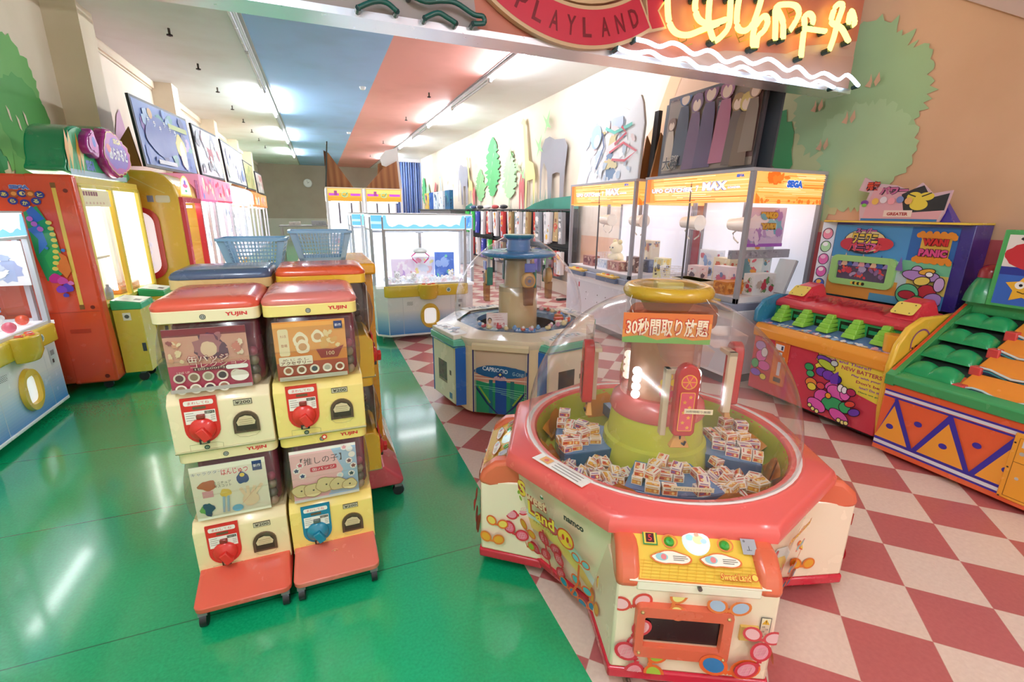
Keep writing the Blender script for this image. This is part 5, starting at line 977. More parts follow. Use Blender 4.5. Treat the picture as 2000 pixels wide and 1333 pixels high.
UNLIT = [[(0.552, 2.691), (0.633, 2.673), (0.716, 2.688), (0.802, 2.693), (0.904, 2.652), (0.958, 2.65), (0.964, 2.618), (0.903, 2.607)], [(0.287, 2.593), (0.366, 2.632), (0.43, 2.637), (0.481, 2.606)], [(0.63, 2.596), (0.701, 2.63), (0.757, 2.614), (0.8, 2.596)]]
NS = thing('hanging_neon_sign', 'long hanging sign box with a red lettered ribbon and yellow and white neon tubes', 'sign', (0, 0, 0))
b = B().box(-1.4, 2.9, 2.58, 4.15, 3.06, 3.62, 'c9a394'); b.frame((0, 2.9, 0), (1, 0, 0), (0, 0, 1), base=.001)
b.poly('c97864', [(.9, 2.58), (2.9, 2.58), (3.6, 2.85), (4.15, 2.95), (4.15, 3.62), (.9, 3.62)]); b.poly('a89a98', [(-1.4, 2.58), (.95, 2.58), (.8, 3.62), (-1.4, 3.62)]); b.poly('c69c8e', [(2.2, 2.58), (4.15, 2.58), (4.15, 2.84), (3.5, 2.78), (2.8, 2.72)])
obj('sign_box', b, 'print', NS, bev=.004)
obj('mirrored_underside', B().box(-1.42, 2.885, 2.565, 4.17, 3.075, 2.579, 'f6f6fe').box(-1.42, 2.885, 2.579, 4.17, 2.897, 2.6, 'f6f6fe'), 'metal', NS, label='mirror-like silver underside strip')
for x in (-1.2, 1.5, 4.0): obj('hanger_bar', B().box(x-.02, 2.96, 3.62, x+.02, 3.0, 3.8, '8a8a8e'), 'metal', NS)
# badge with ribbon
def arc(cx, cz, r, a0, a1, n=30): return [(cx+r*math.sin(a0+(a1-a0)*i/n), cz-r*math.cos(a0+(a1-a0)*i/n)) for i in range(n+1)]
bg = B(); cx, cz = 1.56, 3.555
bg.yprism(arc(cx, cz, .985, -.64, .6)+arc(cx, cz, .755, .6, -.64), 2.845, 2.885, 'd9b58e')
bg.frame((0, 2.845, 0), (1, 0, 0), (0, 0, 1), base=.001); bg.poly('cf3148', arc(cx, cz, .965, -.63, .585)+arc(cx, cz, .775, .585, -.63))
for i, ch_ in enumerate('PLAYLAND'):
    a = -.43+.128*i+(.02 if i > 4 else 0); bg.text('7c0f20', ch_, cx+.87*math.sin(a), cz-.87*math.cos(a), .105, .062, .02, rot=a)
rb = obj('ribbon_badge', bg, 'print', NS, bev=.0)
b = B().yprism([(2.06, 2.9), (2.1, 2.73), (2.24, 2.77), (2.17, 2.86), (2.27, 3.0), (2.02, 3.05)], 2.86, 2.89, 'd9b58e'); b.frame((0, 2.86, 0), (1, 0, 0), (0, 0, 1), base=.001); b.poly('cf3148', [(2.07, 2.9), (2.105, 2.745), (2.22, 2.778), (2.155, 2.86), (2.25, 2.99), (2.03, 3.03)]); obj('ribbon_tail', b, 'print', NS)
b = B().yprism([(x, z) for x, z in ((cx+.74*math.sin(t), cz+.74*math.cos(t)) for t in (2*PI*i/48 for i in range(48)))], 2.855, 2.886, 'd9b58e'); b.frame((0, 2.855, 0), (1, 0, 0), (0, 0, 1), base=.001); b.poly('c97864', arc(cx, cz, .71, -3.1, 3.1, 50)); b.poly('d9b58e', blob_outline(1.6, 2.96, .2, .12, 30, .04, 2)); b.disc('5c4038', 1.585, 2.96, .105, .09); b.line('6a5238', [(1.83, 2.9), (1.78, 2.87), (1.7, 2.86)], .02); obj('round_badge', b, 'print', NS)
def neon(name, pts, y, r, c, m, lab):
    P = [Vector((x, y, z)) for x, z in pts]; S = []
    for i in range(len(P)-1):
        p0 = P[max(0, i-1)]; p1 = P[i]; p2 = P[i+1]; p3 = P[min(len(P)-1, i+2)]
        for j in range(4): t = j/4; S.append(.5*((2*p1)+(-p0+p2)*t+(2*p0-5*p1+4*p2-p3)*t*t+(-p0+3*p1-3*p2+p3)*t**3))
    S.append(P[-1]); o = obj(name, B().tube(S, r, c, 8), m, NS, smooth=70, label=lab)
    q = B()
    for e in (P[0], P[-1]): q.cyl(e, e+Vector((0, .05, -.004)), r*1.15, c='1c3a38', n=8)
    obj('electrode', q, 'gloss', o, kind='stuff'); return o
for l in NEON_Y: neon('neon_tube', l, 2.84, .019, 'ffe76c', 'emit2.3', 'glowing yellow neon tube')
for l in WAVES: neon('neon_tube', l, 2.82, .014, 'cfe9ff', 'emit2.2', 'glowing white neon wave tube')
for l in UNLIT: neon('neon_tube', l, 2.84, .014, '1f5a54', 'gloss', 'unlit dark green neon tube')
for l in NEON_Y[:11]:
    if len(l) > 3: x, z = l[len(l)//2]; q = B().tube([(x, 2.845, z), (x+.02, 2.87, z-.02), (x, 2.9, z-.03)], .004, '8a6a30', 6); q.tube([(x-.05, 2.875, z-.01), (x, 2.88, z-.06), (x+.08, 2.88, z-.03)], .0035, 'a8882c', 6); obj('neon_wire', q, 'plastic', NS, kind='stuff')
# ================================================================ ROUND CRANE WITH BLUE DISC (behind)
CP = thing('dome_crane', 'cream round crane machine with blue disc in its clear dome and blue green panel', 'arcade machine', (1.55, 3.68, 0), math.radians(-34))
b = B(); pl = []
for i in range(8):
    a = -PI/2+PI/4*i; hw = .235 if i % 2 == 0 else .235; r_ = .66 if i % 2 == 0 else .655
    e = Vector((math.cos(a), math.sin(a))); s_ = Vector((-e.y, e.x))
    for s in (-1, 1): p = e*r_*.98+s_*s*hw; pl.append((p.x, p.y))
b.prism(pl, .05, .62, 'e3cfa4'); obj('body', b, 'gloss', CP, bev=.012)
b = B(); b.loft([[(x*1.0, y*1.0, .6) for x, y in pl], [(x*1.03, y*1.03, .64) for x, y in pl], [(x*1.03, y*1.03, .665) for x, y in pl], [(.53*math.cos(a), .53*math.sin(a), .69) for a in (math.atan2(y, x) for x, y in pl)]], 'e9dcc0', False, False); obj('top_rim', b, 'gloss', CP, smooth=35)
for i in range(4):
    a = -PI/2+PI/2*i; e = Vector((math.cos(a), math.sin(a), 0)); s_ = Vector((-e.y, e.x, 0))
    q = B().frame(e*.648+Vector((0, 0, .06)), s_, (0, 0, 1), base=.003); q.clip = (-.225, 0, .225, .55)
    q.rect('d8c8ae', -.225, 0, .225, .55); q.rect('cdb59a', -.2, .36, .2, .53); q.rect('c98a74', -.205, .26, .205, .34); q.rect('f0e2cc', -.205, .31, .0, .316); q.rect('f0e2cc', -.205, .285, .205, .29)
    q.poly('1f8a5c', [(-.205, 0), (.205, 0), (.205, .26), (.05, .27), (-.1, .25), (-.205, .27)]); q.rect('1a6a78', -.09, 0, -.06, .28); q.rect('164a94', -.04, 0, .05, .28); q.rect('1a6a68', .08, 0, .11, .28)
    for k_ in range(6): q.line('9adcb8', [(-.205+.07*k_, .23-.02*k_), (.205, .2-.02*k_)], .003)
    q.line('16245a', [(-.2, .22), (-.1, .08), (-.02, -.02)], .014); q.line('8aa83a', [(-.17, .22), (-.08, .09)], .012); q.line('16245a', [(.2, .2), (.12, .08), (.04, -.02)], .014); q.line('8aa83a', [(.17, .18), (.1, .08)], .012)
    q.poly('1f5a8a', blob_outline(0, .35, .21, .05, 40, .05, 2)); q.text('e0e8ec', 'CAPRICCIO', -.04, .365, .034, .2, .02, rot=-.1); q.text('9ab8c4', 'G-ONE', .14, .34, .03, .09, .02, rot=-.12)
    q.disc('c9a0a8', 0, .3, .05, .02); q.star('2a3a78', .0, .33, .032, .6, 8); q.star('f0e06a', 0, .33, .014)
    for s in (-1, 1): q.rect('2a2a6a', s*.215-.005, 0, s*.215+.005, .53); q.rect('c9b8a0', s*.195-.002, 0, s*.195+.002, .53)
    obj('printed_panel', q, 'print', CP)
    obj('panel_hood', B().add([tuple(e*r_+s_*u+Vector((0, 0, z))) for r_, z in ((.655, .6), (.675, .58), (.675, .615), (.655, .64)) for u in (-.22, .22)], [(0, 1, 3, 2), (2, 3, 5, 4), (4, 5, 7, 6)], 'd8c7a2'), 'gloss', CP)
    # player station on the diagonal
    a += PI/4; e = Vector((math.cos(a), math.sin(a), 0)); s_ = Vector((-e.y, e.x, 0)); Mx = Matrix(((s_.x, -e.x, 0, 0), (s_.y, -e.y, 0, 0), (0, 0, 1, 0), (0, 0, 0, 1)))
    tb = lambda bb: (setattr(bb, 'v', [tuple(Mx @ Vector(v)) for v in bb.v]), bb)[1]
    q = B().prism([(-.2, -.72), (.2, -.72), (.23, -.6), (-.23, -.6)], .1, .6, 'ddd8ae'); q.frame((0, -.72, 0), (1, 0, 0), (0, 0, 1)); q.rect('efe9cc', -.19, .11, .19, .59); q.rect('2f2a26', -.1, .24, .06, .42); q.rect('8a7a62', -.1, .24, .06, .26); q.rect('5a4a3a', .11, .33, .14, .37); q.rect('3a7aa8', .1, .13, .15, .18); st_ = obj('player_station', tb(q), 'gloss', CP, bev=.008)
    q = B().frame((-.2, -.72, 0), (-.03, .12, 0), (0, 0, 1), base=.002); 
    for s in (-1, 1):
        q = B().prism([(s*.205, -.715), (s*.235, -.6), (s*.25, -.6), (s*.215, -.72)], .1, .58, '2a68b8'); q.frame((0, 0, 0), (1, 0, 0), (0, 0, 1)); obj('blue_side_strip', tb(q), 'gloss', st_)
    q = B().prism([(-.215, -.735), (.215, -.735), (.24, -.6), (-.24, -.6)], .575, .64, '6cc0a4'); q.prism([(-.217, -.737), (.217, -.737), (.242, -.6), (-.242, -.6)], .582, .592, '1f3f7a'); obj('station_stripe', tb(q), 'gloss', st_, bev=.006)
    q = B().box(-.2, -.725, .64, .2, -.5, .675, 'efe6d8'); q.frame((0, 0, .675), (1, 0, 0), (0, 1, 0)); q.rect('f6f2ea', -.19, -.715, .19, -.51); R = random.Random(i)
    for k_ in range(8): q.rect(R.choice(['4a78b0', '3a3a4a', 'c8a8a8', '7ab0b8']), -.16+.04*k_, -.7+.02*(k_ % 3), -.14+.04*k_, -.66+.02*(k_ % 3))
    q.disc('a8b8c8', 0, -.6, .035); ct_ = obj('control_top', tb(q), 'print', st_, bev=.004)
    for u in (-.08, .08): obj('push_button', tb(B().lathe([(.001, .69), (.014, .688), (.018, .676)], 'd8d8e0', 12, ctr=(u, -.66))), 'gloss', ct_, smooth=40)
obj('prize_deck', B().lathe([(.52, .66), (.4, .62), (.26, .62), (.1, .62)], 'b9a68a', 40), 'gloss', CP, smooth=40)
obj('turntable', B().lathe([(.5, .66), (.5, .675), (.36, .68), (.35, .64)], '3f6f9c', 40), 'gloss', CP, smooth=40)
obj('centre_column', B().lathe([(.17, .62), (.165, .98), (.12, .985), (.11, 1.2)], 'e0c08c', 32), 'gloss', CP, smooth=35)
obj('clear_sleeve', B().lathe([(.2, .95), (.2, 1.24)], 'f4f6fa', 32), 'haze', CP, smooth=60)
obj('blue_disc', B().lathe(smooth_prof([(.1, 1.235), (.28, 1.235), (.315, 1.25), (.31, 1.268), (.22, 1.285), (.115, 1.285)]), '2f86c0', 48), 'gloss', CP, smooth=50)
obj('disc_neck', B().lathe([(.1, 1.28), (.095, 1.37), (.12, 1.385), (.12, 1.4)], '5a8fc8', 32), 'gloss', CP, smooth=50)
obj('dome_cap', B().lathe([(.125, 1.385), (.135, 1.4), (.13, 1.412), (.001, 1.416)], '3a7f98', 32), 'gloss', CP, smooth=50)
obj('clear_dome', B().lathe(smooth_prof([(.535, .69), (.55, .78), (.54, .9), (.5, 1.03), (.42, 1.16), (.3, 1.28), (.2, 1.35), (.13, 1.39)]), 'fafbfd', 64), 'haze', CP, smooth=80, label='clear plastic dome')
for i in range(4):
    a = -PI/2+PI/2*i+.5; e = Vector((math.cos(a), math.sin(a), 0)); s_ = Vector((-e.y, e.x, 0)); Mx = Matrix(((s_.x, -e.x, 0, e.x*.27), (s_.y, -e.y, 0, e.y*.27), (0, 0, 1, 0), (0, 0, 0, 1)))
    tb = lambda bb: (setattr(bb, 'v', [tuple(Mx @ Vector(v)) for v in bb.v]), bb)[1]
    q = B().lathe(smooth_prof([(.001, -.03), (.05, -.026), (.062, 0), (.05, .026), (.001, .03)]), 'd9a862', 24, sy=1.15, M=Matrix.Translation((0, 0, 1.06)) @ Matrix.Rotation(PI/2, 4, 'X')); g = obj('crane_gondola', tb(q), 'gloss', CP, smooth=60)
    q = B().lathe([(.001, .0), (.04, .0)], 'b88a5a', 20, M=Matrix.Translation((0, -.031, 1.06)) @ Matrix.Rotation(PI/2, 4, 'X')); q.frame((0, -.032, 1.06), (1, 0, 0), (0, 0, 1)); q.ring('8a8a90', 0, 0, .036, .006); q.star('6a7a9a', 0, 0, .03, .3, 8); obj('gondola_emblem', tb(q), 'print', g)
    obj('gondola_shell', tb(B().box(.045, -.02, 1.0, .065, .03, 1.15, '1f7a6a')), 'gloss', g, bev=.008); obj('gondola_sign', tb(B().box(-.04, -.03, 1.13, .05, -.02, 1.2, ['5868c0', 'e08a9a', '5a9a8a', '5868c0'][i])), 'gloss', g, bev=.004)
    obj('gondola_chute', tb(B().loft([[(-.035, -.03, .86), (.035, -.03, .86), (.035, .01, .86), (-.035, .01, .86)], [(-.045, -.03, 1.01), (.045, -.03, 1.01), (.045, .01, 1.01), (-.045, .01, 1.01)]], 'd2b48c')), 'haze', g); obj('hanger_arm', tb(B().box(-.012, .0, 1.1, .012, .02, 1.24, 'c8ccd4')), 'plastic', g)
for i in range(8): castor(CP, .5*math.cos(PI/4*i), .5*math.sin(PI/4*i), .05)
def card_at(name, label, cat, w, h, loc, rz, paint, tilt=0, th=.003, base='f4ece8'):
    b = B().box(-w/2, -th, 0, w/2, 0, h, base, M=Matrix.Rotation(tilt, 4, 'X')); q = B().frame((-w/2, -th, 0), (1, 0, 0), (0, 0, 1), step=.0003); paint(q, w, h); q.v = [tuple(Matrix.Rotation(tilt, 4, 'X') @ Vector(v)) for v in q.v]; b.merge(q)
    o = obj(name, b, 'print'); o.location = loc; o.rotation_euler = (0, 0, rz); return props(o, label, cat)
def p_note(b, w, h):
    b.rect('f6e6e2', 0, 0, w, h); b.line('b8605a', [(.006, .006), (w-.006, .006), (w-.006, h-.006), (.006, h-.006), (.006, .006)], .002)
    for i in range(3): b.text('c0504a', 'この機械の中に', w*(.46+.06*i), h*(.84-.15*i), h*.085, w*.52)
    b.text('c8201f', '注意しろ。', w*.64, h*.25, h*.2, w*.62, .02); b.poly('2a2020', blob_outline(w*.16, h*.5, w*.1, h*.17, 20, .06, 2)); b.poly('e0b088', blob_outline(w*.16, h*.42, w*.08, h*.17, 20, .05, 3)); b.rect('3a2a22', w*.1, h*.46, w*.145, h*.48); b.rect('3a2a22', w*.17, h*.46, w*.215, h*.48); b.line('8a4a3a', [(w*.13, h*.34), (w*.19, h*.34)], .002)
card_at('notice_card', 'white notice with red Japanese writing and a drawn face inside the blue-disc dome', 'notice', .17, .12, (1.26, 3.42, .69), -.35, p_note, -.15)
def p_strip(b, w, h): b.rect('2a7ac0', 0, 0, w, h); b.text('e8f4fc', '景品はこちら', w*.5, h*.5, h*.6, w*.9, .02)
card_at('label_strip', 'blue strip with white writing in front of the dome with the blue disc', 'label', .17, .04, (1.44, 3.27, .665), -.5, p_strip, -.3)
R = random.Random(3)
for i in range(26):
    a = -2.2+i*.155; r_ = R.uniform(.4, .46); c = R.choice(['e8684a', 'f2ece4', 'e8a0b0', 'f0d8a0', '7aa8d8', 'd84a5a'])
    q = B().ball((0, 0, .02), .022, c, 10, 1.2, .9, .8).ball((.012, 0, .035), .013, R.choice(['f6f0ea', c]), 8)
    o = obj('small_toy', q, 'fuzzy', smooth=60); o.location = (1.55+r_*math.cos(a-.6), 3.68+r_*math.sin(a-.6), .682); o.rotation_euler = (0, 0, R.uniform(0, 6)); props(o, 'tiny soft toy lying on the blue turntable inside the blue-disc dome', 'toy', 'tiny toys on the turntable')
for i, (x, y) in enumerate(((1.86, 3.5), (1.8, 3.38), (1.93, 3.62))):
    o = obj('snack_packet', pbox(.07, .05, .03, ['e8583c', 'f0e0c8', 'e88a4a'][i], ['f6e8d0', 'd84a3a', 'f0b040'], i, 8), 'print'); o.location = (x, y, .682); o.rotation_euler = (0, 0, i); props(o, ['red packet', 'cream packet', 'orange packet'][i]+' at the right inside the blue-disc dome', 'packet')
# ================================================================ LEFT ROW
# red prize machine
RM = thing('prize_cabinet', 'tall red and yellow prize cabinet with green and magenta topper on the left', 'prize machine', (-1.82, 5.745, 0), PI/2)
W, D = .765, .74
b = B(); b.box(-W+.0015, .25, .09, -W+.06, D, 1.84, 'e4502f'); b.box(W-.05, .02, .09, W, D, 1.84, 'e4502f'); b.box(-W, .6, .09, W, D, 1.84, 'e0492c')
b.loft([[(-W-.0, -.012, .08), (-W+.2, -.012, .08), (-W+.2, .3, .08), (-W, .3, .08)], [(-W, -.015, .745), (-W+.12, -.015, .745), (-W+.12, .3, .745), (-W, .3, .745)], [(-W, -.006, 1.845), (-W+.09, -.006, 1.845), (-W+.09, .3, 1.845), (-W, .3, 1.845)]], 'e4502f')
obj('shell', b, 'gloss', RM, bev=.02, label='glossy red side shell')
b = B().box(-W+.03, -.0, .1, W-.02, .5, .73, 'ecd05a'); obj('lower_panel', b, 'gloss', RM, bev=.008)
b = B()
for z in (.73, 1.75): b.box(-W+.08, -.012, z, W-.01, .03, z+.035, 'f0d95c')
for x in (-W+.08, -.02, W-.05): b.box(x, -.012, .75, x+.045, .03, 1.77, 'f0d95c')
b.box(-W+.08, -.004, 1.765, W-.01, .05, 1.84, 'f0d45c'); b.frame((0, -.004, 0), (1, 0, 0), (0, 0, 1)); fr_ = obj('door_frame', b, 'gloss', RM, bev=.004, label='yellow double door frame')
q = B().frame((0, .004, 0), (1, 0, 0), (0, 0, 1)); q.rect('fdf4cc', -W+.14, 1.6, -.05, 1.74); 
for i in range(6): q.rect('8c3a4a', -W+.17+.05*i, 1.69, -W+.205+.05*i, 1.725)
for i in range(6): q.text('c86a5a', 'あ', -W+.2+.07*i, 1.63, .02, .03)
obj('window_sticker', q, 'print', RM)
obj('back_wall', B().box(-W+.07, .56, .74, W-.06, .59, 1.8, 'fbf8ee').box(W-.07, .02, .74, W-.055, .56, 1.8, 'fbf8ee').box(-.06, .5, .74, W-.06, .52, 1.8, 'fbf8ee'), 'back0.9', RM)  # liner walls emit so the cabinet looks lit inside
g = B().quad((-W+.1, .01, .75), (W-.03, .01, .75), (W-.03, .01, 1.77), (-W+.1, .01, 1.77), 'fdfdfd'); obj('glass_pane', g, 'glass', RM)
obj('lamp', B().box(-W+.12, .1, 1.76, W-.08, .14, 1.785, 'fffaf0').box(-.03, .1, .8, -.01, .13, 1.74, 'fffaf0'), 'emit6', RM, kind='stuff', label='white tube lamps inside the doors')
for z in (1.13,): obj('shelf', B().box(-W+.08, .1, z, -.02, .56, z+.02, 'f4f0e4'), 'plastic', RM)
obj('field_floor', B().box(-W+.08, .03, .72, W-.06, .56, .745, 'f0d868'), 'plastic', RM)
q = B().box(.03, .16, .8, .1, .3, 1.7, 'fdfbf4').box(.2, .2, .8, .26, .34, 1.7, 'f6f3ea').box(.38, .2, .8, .44, .34, 1.7, 'fdfbf4').box(.55, .2, .8, .6, .34, 1.7, 'f6f3ea'); obj('inner_columns', q, 'plastic', RM, kind='stuff')
q = B().box(.05, .1, .745, .6, .5, .82, 'c87a3a'); obj('prize_ramp', q, 'gloss', RM, bev=.01)
# side artwork
b = B().frame((-W, D, 0), (0, -1, 0), (0, 0, 1), base=.0015); dd = D
b.rect('f2c85a', dd-.135, .78, dd-.108, 1.74); b.rect('8a5a2a', dd-.138, 1.74, dd-.105, 1.78); b.rect('8a5a2a', dd-.138, .75, dd-.105, .79); b.rect('c23a28', .1, 1.3, .108, 1.83)
b.disc('7a1f18', dd-.05, 1.72, .016); b.disc('7a1f18', dd-.05, .765, .016); b.disc('7a1f18', dd-.06, .14, .018); b.rect('c23a20', dd-.24, .545, dd-.1, .58); b.rect('c8442a', 0, .728, dd, .733)
b.otext('5a7ac8', 'e8ecf4', 'SEGA', dd-.33, 1.74, .032, .12, .08, .05)
for i, (ch_, u, v, c, e) in enumerate((('あ', -.43, 1.685, 'e8e070', '2a3a94'), ('●', -.37, 1.69, 'f0a050', 'b85a2a'), ('◐', -.32, 1.692, 'f0e08a', '2a3a94'), ('●', -.27, 1.69, 'f0a050', 'b85a2a'), ('と', -.215, 1.685, 'e8e070', '2a3a94'), ('ら', -.385, 1.635, 'e8e070', '2a3a94'), ('か', -.315, 1.62, 'e8e070', '2a3a94'), ('る', -.245, 1.635, 'e8e070', '2a3a94'))):
    b.disc(e, dd+u, v, .031, .028); b.text(c, ch_, dd+u, v, .03, .034, .03)
b.otext('f0e070', '2f6ac0', '!', dd-.285, 1.575, .05, .02, .1, .1, rot=.3)
b.poly('1f9a5a', [(dd-.34, 1.55), (dd-.25, 1.6), (dd-.18, 1.4), (dd-.16, 1.1), (dd-.2, 1.05), (dd-.3, 1.0), (dd-.33, 1.2)]); b.poly('2f6ac0', [(dd-.32, 1.56), (dd-.28, 1.6), (dd-.22, 1.5), (dd-.3, 1.46)]); b.poly('3a7ac8', [(dd-.34, 1.42), (dd-.26, 1.46), (dd-.24, 1.3), (dd-.31, 1.22), (dd-.29, 1.34)])
b.poly('e87a30', [(dd-.2, 1.25), (dd-.14, 1.2), (dd-.13, 1.08), (dd-.17, 1.02), (dd-.22, 1.1)]); b.poly('2fa85a', [(dd-.28, 1.2), (dd-.2, 1.3), (dd-.18, 1.18), (dd-.26, 1.08)])
for i in range(9): b.disc('e8d05a', dd-.2+.006*i-.0012*i*i, 1.47-.046*i, .02, .017)
for u, v in ((-.31, 1.5), (-.29, 1.46), (-.26, 1.42)): b.disc('c86ac8', dd+u, v, .02)
b.disc('3a7ac8', dd-.15, 1.25, .014); b.disc('3a7ac8', dd-.25, 1.27, .012)
for u, v, r, c in ((-.24, 1.02, .045, 'c8208a'), (-.2, 1.0, .035, 'd84aa8'), (-.18, .94, .04, '5a3ac0'), (-.22, .93, .035, '8a3ac8'), (-.15, .98, .02, 'e87ac0'), (-.2, .88, .02, '4a3ab8')): b.poly(c, blob_outline(dd+u, v, r, r*.9, 16, .12, 3))
obj('side_artwork', b, 'print', RM)
for x in (-W+.1, W-.1):
    for y in (.1, D-.1): castor(RM, x, y, .09)
# topper
tp = B(); prof = [(-.56, 0), (.72, 0), (.74, .18), (.68, .33), (.55, .44), (.4, .5), (.2, .47), (.05, .4), (-.1, .38), (-.22, .42), (-.38, .4), (-.5, .34), (-.57, .24), (-.6, .12)]
def cr2(P, k=4):
    n = len(P); out = []
    for i in range(n):
        p0, p1, p2, p3 = P[(i-1) % n], P[i], P[(i+1) % n], P[(i+2) % n]
        for j in range(k): t = j/k; out.append(tuple(.5*((2*p1[q])+(-p0[q]+p2[q])*t+(2*p0[q]-5*p1[q]+4*p2[q]-p3[q])*t*t+(-p0[q]+3*p1[q]-3*p2[q]+p3[q])*t**3) for q in (0, 1)))
    return out
P = [(-.6, .0)]+[p for p in cr2(prof)[6:]]+[]
tp.yprism([(x, 1.855+max(0, z)) for x, z in cr2(prof)], .06, .32, '12905c'); T1 = obj('topper_shell', tp, 'gloss', RM, bev=.03, seg=3, label='green lobed plastic topper')
q = B().frame((0, .058, 1.855), (1, 0, 0), (0, 0, 1), base=.004); q.clip = (-.62, .002, .7, .46); q.poly('2fb070', [(x*.96, .01+z*.94) for x, z in cr2(prof) if z >= 0]); q.rect('b8d8f0', -.58, .0, .68, .05)
for x, c in ((-.56, 'e8a83a'), (-.5, 'f0d070'), (-.42, '1f9a5a'), (-.36, 'e8a83a'), (-.3, 'f4e8b0')): q.poly(c, [(x-.03, .02), (x+.05, .22), (x+.02, .36), (x-.03, .2)])
q.text('6a8ae0', 'SEGA', -.17, .1, .09, .18, .06); obj('topper_print', q, 'print', RM)
q = B(); P = blob_outline(.3, 2.1, .36, .21, 40, .1, 2, 2); q.yprism(P, -.02, .07, 'b8208a'); T2 = obj('topper_flower', q, 'gloss', RM, bev=.02)
q = B().frame((0, -.022, 0), (1, 0, 0), (0, 0, 1), base=.002); q.poly('f0c860', [(.3+(x-.3)*.93, 2.1+(z-2.1)*.9) for x, z in P]); q.poly('c04ab0', [(.3+(x-.3)*.9, 2.1+(z-2.1)*.86) for x, z in P]); q.poly('8a6ad0', blob_outline(.3, 2.1, .27, .14, 30, .1, 3, 2))
q.otext('f4f0fc', '5a2a9a', 'あらかると', .32, 2.1, .12, .46, .05, .08); q.poly('e86a6a', blob_outline(.1, 2.14, .05, .04, 14, .1, 1)); q.text('f0e0a0', 'SEGA', .34, 2.22, .05, .2, .06); obj('flower_print', q, 'print', T2)
q = B(); q.yprism(blob_outline(-.18, 2.14, .13, .12, 24, .2, 4, 2), -.005, .07, 'b02a98'); T3 = obj('topper_leaf', q, 'gloss', RM, bev=.015); q = B().frame((0, -.007, 0), (1, 0, 0), (0, 0, 1), base=.002); q.poly('d86ac8', blob_outline(-.18, 2.15, .09, .08, 20, .2, 4, 2)); q.disc('5a6ad8', -.17, 2.16, .035, .045); obj('leaf_print', q, 'print', T3)
for i in range(11):
    r_, c = i//4, ['7a9aa8', 'b84a50', '8aa0c8', 'e8e8ec', 'c8a060', 'd8e0ec', '9ab8e0', 'f0f0f4', '6a8a7a', 'e0d0d8', 'b0c8e8'][i]
    z = (1.155, 1.155, .75)[r_] if r_ else 1.155
    q = B().lathe(smooth_prof([(.001, 0), (.03, .002), (.032, .09), (.014, .12), (.013, .14), (.001, .145)], 3), c, 12); q.lathe([(.0325, .03), (.0327, .07)], 'f0ece4', 12)
    o = obj('bottle', q, 'gloss', smooth=50); o.location = (-1.82-(.2+.12*(i % 2)), 5.745-W+.2+.13*(i % 4), z+(0 if r_ < 1 else 0)); 
    if r_ == 1: o.location.z = .746; o.location.x -= .04
    if r_ == 2: o.location.z = .746; o.location.x += .1; o.location.y += .06
    props(o, 'small coloured bottle standing behind the left door of the red and yellow prize cabinet', 'bottle', 'bottles in the prize cabinet')
# play consoles in front of it
def console(label, y):
    t = thing('play_console', label, 'console', (-1.803, y, 0), PI/2)
    obj('pedestal', B().box(-.16, -.21, .1, .16, .0, .7, 'e2c64a'), 'gloss', t, bev=.006); b = B().xprism([(-.225, .7), (0, .7), (0, .79), (-.225, .755)], -.17, .17, '2fae74'); tt = obj('console_top', b, 'gloss', t, bev=.006)
    q = B().frame((-.15, -.22, .757), (1, 0, 0), (0, .22, .034), base=.002); q.rect('e8f4ea', .0, .0, .3, .2); q.rect('333b40', .08, .03, .16, .08); q.disc('f4f4f4', .22, .1, .03); q.disc('d8d8dc', .1, .14, .025); obj('console_print', q, 'print', tt)
    q = B().frame((-.16, -.0, 0), (0, -1, 0), (0, 0, 1)); q.rect('f2efe2', .07, .6, .13, .67); q.disc('5a5a55', .1, .635, .018); q.rect('3f4550', .17, .3, .2, .38); obj('side_sticker', q, 'print', t)
    castor(t, -.1, -.12, .1); castor(t, .1, -.12, .1); return t
console('yellow play console with green top, in front of the red cabinet, nearer one', 5.3); console('yellow play console with green top, farther one beside the red cabinet', 6.02)
# yellow rounded machine with red framed windows
YM = thing('prize_cabinet', 'yellow rounded prize machine with red framed windows beside the red cabinet', 'prize machine', (-1.5, 7.26, 0), PI/2); W = .555
pr = [(.0, .1), (.0, 1.72), (.03, 1.86), (.1, 1.95), (.22, 2.0), (.95, 2.02), (.95, .1)]
b = B().xprism(pr, -W, -W+.09, 'eec544'); b.xprism([(.0, 1.66), (.0, 1.72), (.03, 1.86), (.1, 1.95), (.22, 2.0), (.95, 2.02), (.95, 1.66)], -W+.08, W-.08, 'eec544'); b.xprism(pr, W-.09, W, 'eec544'); b.box(-W+.05, .85, .1, W-.05, .95, 1.7, 'eec544'); b.box(-W+.05, .0, .1, W-.05, .9, .7, 'eec544'); obj('shell', b, 'gloss', YM, bev=.02)
q = B(); o_ = rpoly(.22, .78, .72, 1.6, .16, 6); i_ = rpoly(.27, .84, .67, 1.55, .13, 6)
q.loft([[(-W-.001, y, z) for y, z in o_], [(-W-.03, y, z) for y, z in o_], [(-W-.03, y, z) for y, z in i_], [(-W-.001, y, z) for y, z in i_]], 'd4434a', False, False); sw = obj('side_window_frame', q, 'gloss', YM, smooth=50)
q = B().frame((-W, 0, 0), (0, -1, 0), (0, 0, 1), base=.004); q.poly('f4f4f8', [(-y, z) for y, z in i_]); q.scrawl(['d8e0f4', 'f0dce8', 'e4e8f4'], -.6, .9, -.32, 1.5, 14, (.03, .07), 4); obj('side_window', q, 'back0.4', sw)
